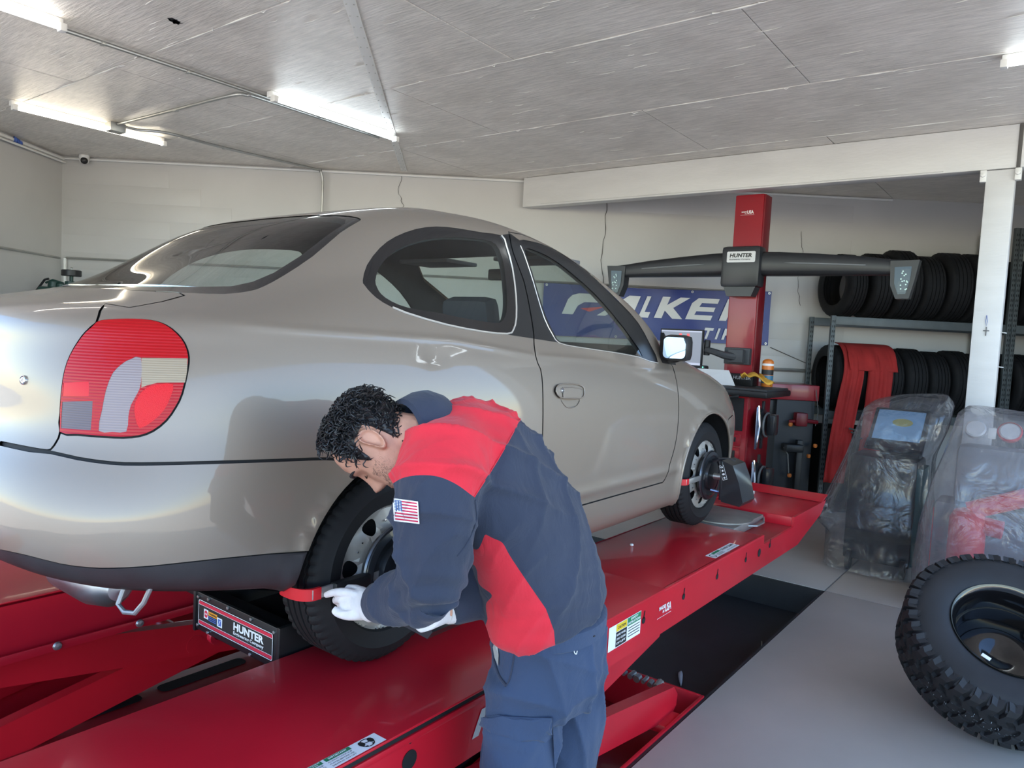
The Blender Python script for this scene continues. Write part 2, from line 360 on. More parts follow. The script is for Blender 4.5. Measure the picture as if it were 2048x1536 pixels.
wpipe([(.06,1.30,.03),(.06,1.60,.03)], .018, 'short upright pipe in the left corner', M_WPL)
wpipe([(.07,1.605,.028),(2.0,1.61,.028),(7.5,1.615,.028)], .012, 'thin grey pipe running level along the back wall')
wpipe([(.0,1.60,.03),(.02,1.60,1.5),(.03,1.60,4.)], .012, 'thin grey pipe running along the left wall')
wpipe([(7.76,.79,.03),(10.4,.80,.03)], .02, 'dark level pipe low on the back wall beside the console')
wpipe([(7.80,1.03,.02),(8.25,.86,.02)], .004, 'slack thin wire sagging on the back wall', MATS['crack grey'], 'wall_wire')
for k, zz in enumerate((ZC-.035,ZC-.075)):
    wpipe([(.03+.02*k,zz,.03),(.035+.02*k,zz-.005,1.),(.04+.02*k,zz-.01,4.)], .017-.005*k, ('upper' if k == 0 else 'lower')+' white pipe along the top of the left wall', M_WPL)
wpipe([(.02,ZC-.03,.03),(1.6,ZC-.025,.025),(9.0,ZC-.02,.02)], .012, 'white wire along the top of the back wall', M_WPL)
bt = MB()
for i in range(5): bt.lathe([(.022,-.012),(.03,0),(.022,.012)], 10, frame(WM @ Vector((.035,ZC-.05+.004*i,.72+.025*i)), (0,1,0), (0,0,1), (WN[0],WN[1],0)))
tag(bt.build('tape_wrap', mat('blue tape', (.05,.12,.45), .5)), 'blue tape wrapped round the pipe at the top of the left wall', 'tape')
# security camera
cp = WM @ Vector((.29,ZC-.02,.09)); t = thing('security_camera', cp, 'white dome security camera under the ceiling in the left corner', 'camera')
MB().lathe([(0,.02),(.05,.02),(.052,-.005),(.045,-.02)], 20, Matrix.Translation(cp)).build('base', M_WPL, t)
MB().lathe([(.046,-.015),(.047,-.04),(.04,-.06),(.0,-.07)], 20, Matrix.Translation(cp)).build('shell', M_WPL, t)
cd_ = (Vector(CAM_C)-cp).normalized(); cx_ = cd_.cross(Vector((0,0,1))).normalized()
MB().lathe([(0,.054),(.02,.052),(.034,.042),(.036,.03)], 20, frame(cp+Vector((0,0,-.035)), cx_, cd_.cross(cx_), cd_)).build('lens', M_BLACK, t)
# ================================================================ scissor alignment lift
def red_paint(name, col, rough=.3):
    return mat(name, col, rough, coat=.2, noise=.10, nscale=2.5, bump=.05, bscale=120)
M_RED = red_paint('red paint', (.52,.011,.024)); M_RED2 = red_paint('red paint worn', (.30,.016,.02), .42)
M_WHITE = mat('white print', (.80,.80,.80), .5); M_BLK = mat('black print', (.015,.015,.015), .5); M_GREEN = mat('green print', (.02,.20,.08), .5)
M_YEL = mat('yellow print', (.75,.52,.03), .5); M_ORG = mat('orange print', (.80,.30,.02), .5); M_REDP = mat('red print', (.62,.02,.05), .5); M_BLUP = mat('blue print', (.05,.12,.42), .5)
M_LGREY = mat('grey print', (.55,.57,.60), .5)
lift = thing('alignment_lift', (0,0,PITZ), 'red scissor wheel-alignment lift that carries the silver car', 'car lift')
YO, YI = -1.12, -.555
def runway(sgn, yo, yi, x0):
    """one runway; sgn -1 right, +1 left"""
    a, b = sorted((yo, yi)); D = -.012
    r = MB().bbox((x0,a+.004,D-.03), (2.48,b-.004,D), .006)
    r.build('runway_deck', M_RED, lift)
    # outer skirt as one folded plate with the turn-plate notch and the raked end
    side = [(x0,-.012),(2.50,-.012),(2.505,-.065),(3.04,-.065),(3.05,-.006),(3.77,-.006),(3.66,-.085),(3.30,-.165),(3.16,-.197),(x0,-.197)]
    for y, nm in ((yo,'skirt'),(yi,'inner_skirt')):
        th = .014*(1 if y == a else -1)
        MB().prism([(x,y,z) for x,z in side], (0,th,0)).build(nm, M_RED, lift)
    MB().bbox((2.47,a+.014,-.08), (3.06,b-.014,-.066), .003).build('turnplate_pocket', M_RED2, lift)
    MB().bbox((3.045,a+.014,-.08), (3.77,b-.014,-.008), .006).build('runway_end', M_RED, lift)
    MB().prism([(3.66,a,-.004),(3.70,a,.01),(3.80,a,.028),(3.805,a,.022),(3.70,a,-.004)], (0,b-a,0)).build('wheel_stop', M_RED, lift)
    MB().cyl((3.775,a-.01,-.04),(3.775,b+.01,-.04),.014,10).build('hinge_pin', M_GALV, lift)
    # rear slip plate
    MB().bbox((x0+.3,a-(.012 if sgn < 0 else -.01),-.008), (1.24,b-.012,0), .004).build('slip_plate', M_RED, lift)
runway(-1, YO, YI, -2.15); runway(1, 1.12, .45, -2.15)
# rounded fold along the outer top edge
MB().tube([(1.26,YO+.008,-.02),(2.495,YO+.008,-.02)], .009, 10).build('edge_fold', M_RED, lift)
MB().box((-1.85,YO-.004,-.024),(.62,YO+.004,-.009)).build('plate_gap', M_DARK, lift, smooth=False)
MB().bbox((-2.1,YO-.008,-.045),(.75,YO+.002,-.026),.004).build('edge_lip', M_RED, lift)
# keyholes, round holes
SKM = frame((0,YO-.0012,0), (1,0,0), (0,0,1), (0,-1,0))
for x in (1.079,1.456,1.837,2.224,2.606,.70):
    k = MB().prism([SKM @ Vector((x+.014*math.cos(t), -.092+.014*math.sin(t), 0)) for t in np.linspace(0,2*PI,13)[:-1]], (0,-.001,0))
    k.prism([SKM @ Vector(q) for q in ((x-.004,-.085,0),(x+.004,-.085,0),(x+.009,-.055,0),(x+.003,-.055,0))], (0,-.001,0))
    k.build('keyhole', M_DARK, lift)
for x, z, rx in ((2.432,-.098,.022),(-.214,-.094,.026),(-.214,-.045,.006)):
    MB().prism([SKM @ Vector((x+rx*math.cos(t), z+rx*math.sin(t), 0)) for t in np.linspace(0,2*PI,21)[:-1]], (0,-.001,0)).build('round_hole', M_DARK, lift)
# lettering on the skirt
tx = MB(); text(tx, 'HUNTER', .1, SKM @ Matrix.Translation((.035,-.145,.001)), width=.72, height=.075, shear=.28, bold=.003); tx.build('lettering', M_LGREY, lift)
tx = MB(); text(tx, 'MADE', .02, SKM @ Matrix.Translation((1.215,-.092,.001)), width=.055, height=.016, bold=.0006); text(tx, 'IN', .02, SKM @ Matrix.Translation((1.25,-.110,.001)), width=.014, height=.013, bold=.0006)
text(tx, 'USA', .05, SKM @ Matrix.Translation((1.272,-.112,.001)), width=.058, height=.036, bold=.0015)
quad(tx, SKM, 1.20,-.123,1.332,-.1215,.001); tx.build('origin_mark', M_WHITE, lift)
# safety label on the skirt
LBM = SKM @ Matrix.Translation((.80,-.136,.0008))
lb = MB(); quad(lb, LBM, 0,0,.252,.092); lab = lb.build('safety_label', M_WHITE, lift, smooth=False)
p = MB(); p.m = 0; quad(p, LBM, .055,.062,.138,.090,.0006); p.m = 1; quad(p, LBM, .055,.003,.138,.060,.0006); p.m = 2; quad(p, LBM, .142,.058,.250,.090,.0006)
p.m = 1; text(p, 'CAUTION', .014, LBM @ Matrix.Translation((.066,.070,.001)), width=.062, height=.011, bold=.0004)
for i in range(4): quad(p, LBM, .15,.047-.011*i,.243,.050-.011*i,.001)
p.m = 3
for i, tt in enumerate(('RAPID WHEEL','STAY CLEAR','OF LIFT')): text(p, tt, .012, LBM @ Matrix.Translation((.06,.044-.016*i,.001)), width=.07, height=.008, bold=.0003)
text(p, 'SAFETY', .014, LBM @ Matrix.Translation((.168,.077,.001)), width=.06, height=.009, bold=.0004); text(p, 'INSTRUCTIONS', .014, LBM @ Matrix.Translation((.147,.063,.001)), width=.098, height=.009, bold=.0004)
p.build('label_print', [M_YEL, M_BLK, M_GREEN, M_WHITE], lab, smooth=False)
# labels lying on the runway
def deck_label(x0, x1, y0, y1, z, near):
    L = x1-x0; H = y1-y0; M = frame((x0,y0,z), (1,0,0), (0,1,0), (0,0,1))
    b = MB(); quad(b, M, 0,0,L,H,.0008); o = b.build('deck_label', M_WHITE, lift, smooth=False)
    q = MB()
    q.m = 0
    if near:
        quad(q, M, L*.36,H*.68,L*.60,H*.97,.0014); quad(q, M, L*.62,H*.68,L*.80,H*.97,.0014)
        q.m = 1; c = (L*.90,H*.52); R = H*.40
        q.add([M @ Vector((c[0]+r*math.cos(t)*1.1,c[1]+r*math.sin(t),.0014)) for t in np.linspace(0,2*PI,25)[:-1] for r in (R,R*.84)], [(2*i,2*((i+1) % 24),2*((i+1) % 24)+1,2*i+1) for i in range(24)])
        for sx in (-.014,.014):
            q.add([M @ Vector((c[0]+sx+.008*math.cos(t),c[1]+.004+.011*math.sin(t),.0016)) for t in np.linspace(0,2*PI,11)[:-1]], [tuple(range(10))])
            q.add([M @ Vector((c[0]+sx*.7+.004*math.cos(t),c[1]-.012+.003*math.sin(t),.0016)) for t in np.linspace(0,2*PI,9)[:-1]], [tuple(range(8))])
        q.add([M @ Vector(v) for v in ((c[0]-R,c[1]+.002,.0015),(c[0]+R,c[1]-.002,.0015),(c[0]+R,c[1]+.001,.0015),(c[0]-R,c[1]+.005,.0015))], [(0,1,2,3)])
        for i, tt in enumerate(('RAISE SLIP PLATE BAR','ALWAYS ENGAGE LOCKS','DO NOT DRIVE OFF')): text(q, tt, .01, M @ Matrix.Translation((L*.36,H*(.50-.19*i),.0014)), width=L*.23, height=H*.10)
        for i, tt in enumerate(('ALWAYS LOCK SLIP','PLATES BEFORE USE','DRIVING ON LIFT')): text(q, tt, .01, M @ Matrix.Translation((L*.62,H*(.50-.19*i),.0014)), width=L*.17, height=H*.10)
        text(q, 'R', .03, M @ Matrix.Translation((L*.29,H*.2,.0014)), width=L*.05, height=H*.5, bold=.001)
        q.m = 2; text(q, 'CARE INSTRUCTIONS', .01, M @ Matrix.Translation((L*.37,H*.85,.0018)), width=L*.22, height=H*.09, bold=.0002); text(q, 'FOR SLIP PLATES', .01, M @ Matrix.Translation((L*.39,H*.72,.0018)), width=L*.18, height=H*.09, bold=.0002)
        text(q, 'IMPORTANT', .01, M @ Matrix.Translation((L*.645,H*.75,.0018)), width=L*.13, height=H*.15, bold=.0003)
    else:
        quad(q, M, L*.18,H*.60,L*.46,H*.9,.0014); q.m = 1
        c = (L*.09,H*.45); R = H*.36
        q.add([M @ Vector((c[0]+r*math.cos(t)*1.1,c[1]+r*math.sin(t),.0014)) for t in np.linspace(0,2*PI,17)[:-1] for r in (R,R*.75)], [(2*i,2*((i+1) % 16),2*((i+1) % 16)+1,2*i+1) for i in range(16)])
        text(q, 'STAND CLEAR', .02, M @ Matrix.Translation((L*.5,H*.52,.0014)), width=L*.46, height=H*.3, bold=.0006); text(q, 'WHILE IN MOTION', .02, M @ Matrix.Translation((L*.55,H*.15,.0014)), width=L*.42, height=H*.15)
        for i in range(3): quad(q, M, L*.2,H*(.42-.13*i),L*.44,H*(.47-.13*i),.0014)
    q.build('label_print', [M_GREEN, M_BLK, M_WHITE], o, smooth=False)
deck_label(-.72,-.305,-1.128,-1.083,0,True); deck_label(1.855,2.18,-1.10,-1.047,-.012,False)
# turn plate
tp = thing('turn_plate', (2.7,-.78,-.066), 'grey steel turn plate under the right front wheel', 'turn plate')
MB().bbox((2.50,-.95,-.064), (3.0,-.60,-.012), .006).build('frame', mat('worn steel', (.30,.29,.27), .42, .7, noise=.2, nscale=6), tp)
MB().lathe([(0,-.003),(.19,-.003),(.196,-.006),(.196,-.012)], 40, Matrix.Translation((2.72,-.775,0))).build('disc', MATS['worn steel'], tp)
MB().tube([(2.98,-.92,-.035),(3.02,-.945,-.035),(2.90,-.985,-.04),(2.78,-.985,-.04),(2.74,-.945,-.04)], .006, 8).build('handle', M_GALV, tp)
tp2 = copy_tree(tp); tp2.location.y = .78; tp2['label'] = 'grey steel turn plate under the left front wheel'
# scissor legs and base
def leg(y, x0, z0, x1, z1, h=.14, th=.055):
    d = Vector((x1-x0,0,z1-z0)); L = d.length; d.normalize(); u = Vector((-d.z,0,d.x))
    if u.z < 0: u = -u
    M = frame((x0,y,z0), d, (0,1,0), u)
    P = [(0,-h/2),(L,-h/2),(L+.05,-.02),(L+.05,.03),(L,h/2),(0,h/2),(-.05,.03),(-.05,-.02)]
    MB().prism([(p[0],-th/2,p[1]) for p in P], (0,th,0), M).build('scissor_leg', M_RED, lift)
    MB().cyl((x1,y-th*.75,z1),(x1,y+th*.75,z1),.028,14).build('pivot_pin', M_GALV, lift)
for y0, y1 in ((-1.055,-.64),(.56,1.03)):
    for y in (y0, y1):
        leg(y, 1.50,-.60,-1.15,-.17); leg(y+(.065 if y < 0 else .065), -1.25,-.70,1.45,-.235)
    MB().cyl((.15,y0-.03,-.40),(.15,y1+.09,-.40),.04,16).build('scissor_axle', M_RED, lift)
    MB().cyl((-.3,(y0+y1)/2,-.66),(.75,(y0+y1)/2,-.32),.05,16).build('lift_cylinder', M_BLACK, lift)
def base_tray(ya, yb):
    for lo, hi in (((-2.1,ya,PITZ),(1.72,ya+.014,ZF+.004)),((-2.1,yb-.014,PITZ),(1.72,yb,ZF+.004)),((1.705,ya+.014,PITZ),(1.72,yb-.014,ZF+.004))):
        MB().bbox(lo, hi, .004).build('base_plate', M_RED, lift)
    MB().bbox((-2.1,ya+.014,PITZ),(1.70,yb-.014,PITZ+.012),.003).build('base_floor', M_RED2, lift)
base_tray(-1.145,-.50); base_tray(.45,1.145)
MB().bbox((1.36,-1.142,ZF-.055),(1.52,-1.02,ZF-.012),.018).build('leg_bracket', M_RED, lift)
cp_ = MB(); rq = random.Random(2)
for i in range(7): cp_.cyl((1.60,-.78-.035*i,-.60-.002*i),(1.63+.02*(i % 2),-.78-.035*i,-.60),.010+.004*(i % 3),8)
cp_.build('hydraulic_fitting', M_GALV, lift, kind='stuff')
# cover plate with slots between the runways, seen under the car's tail
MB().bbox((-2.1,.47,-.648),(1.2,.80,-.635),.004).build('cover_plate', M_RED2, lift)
for x in (-.75,-.22,.28,.80):
    MB().prism([(x-.20+q[0],.66+q[1],-.6335) for q in rrect(0,0,.42,.075,.03)], (0,0,.001)).build('slot', M_DARK, lift)
# jacking rail on the inner side of the far runway
MB().bbox((-2.1,.395,-.196),(3.1,.452,-.184),.003).build('jack_rail', M_RED, lift); MB().bbox((-2.1,.393,-.196),(3.1,.401,-.165),.003).build('jack_rail', M_RED, lift)
for x in (-1.3,-.45,-.16,.35): MB().lathe([(0,.010),(.012,.008),(.016,0)],10,frame((x,.393,-.178),(1,0,0),(0,0,1),(0,-1,0))).build('rail_bolt', M_GALV, lift)
# ================================================================ rolling jack between the runways
jk = thing('rolling_jack', (-.1,-.3,-.06), 'black rolling bridge jack with a maker plate between the runways', 'jack')
M_JB = mat('jack black', (.010,.010,.011), .35)
MB().bbox((-.20,-.540,-.052),(-.188,-.068,.078),.003).build('front_plate', M_JB, jk)
MB().bbox((-.188,-.53,-.045),(.16,-.08,-.03),.004).build('body', M_JB, jk); MB().bbox((-.188,-.53,.05),(-.13,.42,.072),.004).build('cross_beam', M_JB, jk); MB().bbox((.10,-.53,.02),(.16,.42,.06),.004).build('cross_beam', M_JB, jk)
for y in (-.545,-.071): MB().bbox((-.205,y-.006,-.06),(.17,y+.008,.083),.003).build('side_plate', M_JB, jk)
MB().bbox((-.12,-.42,-.03),(.08,-.2,.05),.02).build('pump_block', M_JB, jk)
MB().cyl((-.1,.42,-.03),(-.1,.44,-.03),.03,16).build('roller', M_RED, jk)
ro = MB(); ro.lathe([(.010,-.012),(.026,-.012),(.028,0),(.026,.012),(.010,.012)],18,frame((-.155,-.125,-.078),(1,0,0),(0,0,1),(0,1,0))); ro.build('roller', M_RED, jk)
JM = frame((-.2012,-.068,-.052), (0,-1,0), (0,0,1), (-1,0,0))
bo = []
for y, z in ((.022,.115),(.022,.018),(.085,.122),(.20,.123),(.33,.122),(.452,.115),(.452,.018),(.085,.008),(.33,.008)):
    MB().lathe([(0,.005),(.005,.0045),(.006,0)],8,JM @ Matrix.Translation((y,z,0))).build('plate_bolt', mat('zinc', (.55,.6,.58), .3, .9), jk)
pl_ = MB(); pl_.add([JM @ Vector((*q,.0006)) for q in rrect(.026,.022,.446,.108,.008)], [tuple(range(24))]); plt = pl_.build('maker_plate', M_BLK, jk, smooth=False)
p = MB()
p.m = 0
for z0, z1 in ((.026,.037),(.093,.104)): quad(p, JM, .029,z0,.443,z1,.0012)
p.m = 1
R_ = rrect(.026,.022,.446,.108,.008); R2 = rrect(.028,.024,.444,.106,.007); n_ = len(R_)
p.add([JM @ Vector((*a,.0012)) for a in R_]+[JM @ Vector((*a,.0012)) for a in R2], [(i,(i+1) % n_,n_+(i+1) % n_,n_+i) for i in range(n_)])
for z0 in (.0375,.0917): quad(p, JM, .029,z0,.443,z0+.0012,.0013)
text(p, 'HUNTER', .03, JM @ Matrix.Translation((.235,.060,.0014)), width=.165, height=.026, bold=.0012); text(p, 'Engineering Company', .02, JM @ Matrix.Translation((.235,.043,.0014)), width=.165, height=.014, bold=.0004)
quad(p, JM, .06,.052,.086,.084,.0013); quad(p, JM, .140,.046,.170,.076,.0013)
p.m = 2; p.add([JM @ Vector((.073+.011*math.cos(t),.068+.013*math.sin(t),.0016)) for t in np.linspace(0,2*PI,9)[:-1]], [tuple(range(8))])
p.m = 3; quad(p, JM, .088,.068,.140,.082,.0013)
p.m = 4
for i in range(3): quad(p, JM, .088,.050+.006*i,.136,.053+.006*i,.0013)
quad(p, JM, .146,.050,.164,.072,.0015)
p.m = 5; text(p, '! WARNING', .01, JM @ Matrix.Translation((.091,.071,.0016)), width=.046, height=.007, bold=.0003)
p.m = 1; text(p, 'STOP', .008, JM @ Matrix.Translation((.065,.065,.002)), width=.016, height=.006, bold=.0003); text(p, '/', .02, JM @ Matrix.Translation((.149,.053,.002)), width=.012, height=.016)
p.build('plate_print', [M_REDP, M_WHITE, M_REDP, M_ORG, M_BLUP, M_BLK], plt, smooth=False)
# ---------------------------------------------------------------- car body surface (B-spline net)
import numpy as np
# columns run round the car from rear centre (0) to front centre (15); rows from the sill up to the roof centre line
# each row: list of (x, halfwidth, z)
CAR_ROWS = [
 # r0 bottom edge
 [(-.80,0,.375),(-.79,.30,.375),(-.765,.50,.37),(-.68,.655,.355),(-.52,.735,.325),(-.32,.765,.29),(0,.775,.22),(.45,.775,.165),(.9,.775,.16),(1.4,.775,.16),(1.9,.775,.165),(2.37,.775,.18),(2.72,.75,.20),(2.98,.61,.20),(3.10,.34,.20),(3.12,0,.20)],
 # r1
 [(-.905,0,.405),(-.895,.32,.405),(-.855,.57,.398),(-.74,.73,.38),(-.55,.79,.355),(-.33,.805,.32),(0,.81,.26),(.45,.808,.215),(.9,.806,.21),(1.4,.806,.21),(1.9,.808,.215),(2.37,.81,.24),(2.76,.785,.26),(3.05,.64,.27),(3.18,.36,.28),(3.21,0,.28)],
 # r2
 [(-.945,0,.475),(-.935,.33,.475),(-.89,.59,.468),(-.765,.755,.455),(-.56,.812,.435),(-.33,.822,.405),(0,.826,.365),(.45,.822,.33),(.9,.82,.32),(1.4,.82,.32),(1.9,.822,.33),(2.37,.826,.36),(2.77,.80,.37),(3.08,.65,.38),(3.21,.36,.38),(3.24,0,.38)],
 # r3
 [(-.95,0,.56),(-.94,.33,.56),(-.893,.59,.555),(-.768,.758,.55),(-.565,.815,.535),(-.33,.826,.515),(0,.832,.48),(.45,.83,.45),(.9,.828,.44),(1.4,.828,.44),(1.9,.83,.46),(2.37,.832,.49),(2.77,.805,.49),(3.08,.655,.49),(3.21,.36,.49),(3.24,0,.49)],
 # r4 bumper shelf
 [(-.925,0,.64),(-.915,.32,.64),(-.87,.575,.64),(-.748,.742,.64),(-.555,.805,.64),(-.33,.822,.63),(0,.832,.61),(.45,.832,.59),(.9,.83,.58),(1.4,.83,.58),(1.9,.83,.59),(2.37,.83,.61),(2.76,.80,.60),(3.07,.655,.59),(3.20,.36,.58),(3.23,0,.58)],
 # r5
 [(-.885,0,.72),(-.875,.31,.72),(-.835,.555,.725),(-.725,.72,.73),(-.545,.79,.74),(-.33,.814,.735),(0,.827,.72),(.45,.828,.705),(.9,.826,.70),(1.4,.824,.695),(1.9,.82,.70),(2.37,.81,.71),(2.74,.77,.70),(3.03,.64,.68),(3.17,.36,.66),(3.2,0,.66)],
 # r6
 [(-.875,0,.83),(-.865,.30,.83),(-.825,.54,.84),(-.715,.70,.85),(-.535,.775,.86),(-.32,.803,.85),(0,.815,.84),(.45,.816,.82),(.9,.812,.81),(1.4,.806,.80),(1.9,.798,.795),(2.37,.775,.80),(2.70,.73,.785),(2.96,.61,.76),(3.10,.35,.735),(3.14,0,.73)],
 # r7 shoulder
 [(-.865,0,.93),(-.855,.28,.93),(-.81,.51,.935),(-.70,.66,.942),(-.525,.74,.947),(-.31,.775,.945),(0,.788,.935),(.45,.79,.92),(.9,.784,.905),(1.4,.775,.885),(1.9,.758,.875),(2.30,.705,.885),(2.58,.635,.865),(2.82,.52,.825),(2.97,.31,.805),(3.01,0,.80)],
 # r8 deck edge / belt
 [(-.83,0,1.01),(-.82,.25,1.01),(-.775,.46,1.012),(-.67,.61,1.014),(-.50,.70,1.015),(-.29,.74,1.012),(.01,.757,1.005),(.46,.76,.985),(.9,.752,.965),(1.4,.742,.945),(1.93,.715,.93),(2.26,.60,.95),(2.46,.50,.94),(2.62,.38,.925),(2.70,.22,.915),(2.72,0,.91)],
 # r9 deck / lower glass
 [(-.62,0,1.064),(-.61,.20,1.064),(-.57,.37,1.063),(-.49,.51,1.063),(-.365,.61,1.073),(-.2,.683,1.085),(.06,.715,1.08),(.48,.72,1.06),(.9,.712,1.045),(1.42,.70,1.035),(1.93,.672,1.03),(2.13,.55,1.015),(2.24,.44,1.005),(2.31,.31,1.0),(2.35,.17,.995),(2.36,0,.995)],
 # r10
 [(-.34,0,1.158),(-.335,.19,1.16),(-.31,.36,1.163),(-.255,.495,1.168),(-.15,.59,1.183),(.0,.638,1.18),(.18,.66,1.178),(.52,.668,1.17),(.9,.66,1.165),(1.36,.65,1.165),(1.74,.635,1.165),(1.89,.53,1.16),(1.98,.42,1.155),(2.04,.31,1.155),(2.07,.17,1.155),(2.08,0,1.155)],
 # r11
 [(-.04,0,1.335),(-.037,.18,1.335),(-.025,.34,1.335),(.015,.465,1.335),(.09,.545,1.335),(.20,.59,1.32),(.33,.608,1.31),(.58,.61,1.31),(.88,.607,1.31),(1.22,.605,1.298),(1.48,.598,1.278),(1.60,.50,1.285),(1.67,.40,1.29),(1.72,.29,1.295),(1.75,.16,1.295),(1.76,0,1.295)],
 # r12 roof edge
 [(.25,0,1.43),(.252,.16,1.43),(.262,.31,1.43),(.29,.425,1.43),(.345,.50,1.426),(.42,.538,1.42),(.51,.556,1.418),(.66,.562,1.42),(.85,.56,1.416),(1.05,.548,1.402),(1.20,.54,1.385),(1.28,.45,1.40),(1.33,.36,1.41),(1.36,.26,1.415),(1.38,.14,1.418),(1.385,0,1.418)],
 # r13
 [(.53,0,1.485),(.532,.11,1.485),(.538,.21,1.483),(.555,.29,1.48),(.585,.34,1.475),(.615,.365,1.472),(.65,.385,1.47),(.73,.395,1.47),(.83,.38,1.472),(.93,.37,1.47),(.985,.36,1.466),(1.02,.30,1.474),(1.045,.24,1.48),(1.06,.17,1.484),(1.07,.09,1.486),(1.075,0,1.486)],
 # r14 roof centre line
 [(.70,0,1.50),(.702,0,1.50),(.706,0,1.50),(.712,0,1.50),(.72,0,1.50),(.73,0,1.50),(.745,0,1.50),(.775,0,1.50),(.80,0,1.50),(.83,0,1.50),(.845,0,1.50),(.86,0,1.50),(.87,0,1.50),(.88,0,1.50),(.885,0,1.50),(.89,0,1.50)],
]
def _bs(t):
    return ((1-t)**3/6,(3*t**3-6*t*t+4)/6,(-3*t**3+3*t*t+3*t+1)/6,t**3/6)
class Surf:
    def __init__(s, rows, fit=4):
        T=np.array(rows,float); s.nv,s.nu=T.shape[:2]
        C=T.copy()
        for _ in range(fit):
            s.C=C; U,V=np.meshgrid(np.arange(s.nu),np.arange(s.nv))
            C=C+0.9*(T-s._ev(U.ravel().astype(float),V.ravel().astype(float)).reshape(T.shape))
        s.C=C
    def _pad(s):
        C=s.C
        # u: mirror in halfwidth at both ends; v: linear extrapolation at bottom, mirror at roof centre
        l=C[:,1].copy(); l[:,1]*=-1; r=C[:,-2].copy(); r[:,1]*=-1
        P=np.concatenate([l[:,None],C,r[:,None]],1)
        b=2*P[0]-P[1]; t=P[-2].copy(); t[:,1]*=-1; t[:,0]=2*P[-1][:,0]-P[-2][:,0]
        return np.concatenate([b[None],P,t[None]],0)
    def _ev(s,u,v):
        P=s._pad()
        i=np.clip(np.floor(u).astype(int),0,s.nu-2); j=np.clip(np.floor(v).astype(int),0,s.nv-2)
        a=_bs(u-i); b=_bs(v-j); out=0
        for m in range(4):
            for n in range(4): out=out+(a[m]*b[n])[:,None]*P[j+n,i+m]
        return out
    def ev(s,u,v):
        """returns points on the right side of the car (y negative)"""
        q=s._ev(np.atleast_1d(np.asarray(u,float)),np.atleast_1d(np.asarray(v,float)))
        q=q.copy(); q[:,1]*=-1
        return q
    def nrm(s,u,v):
        u=np.atleast_1d(np.asarray(u,float)); v=np.atleast_1d(np.asarray(v,float)); h=1e-3
        du=s.ev(u+h,v)-s.ev(u-h,v); dv=s.ev(u,v+h)-s.ev(u,v-h)
        n=np.cross(du,dv); l=np.linalg.norm(n,axis=1,keepdims=True); l[l<1e-12]=1
        return n/l
CAR=Surf(CAR_ROWS)
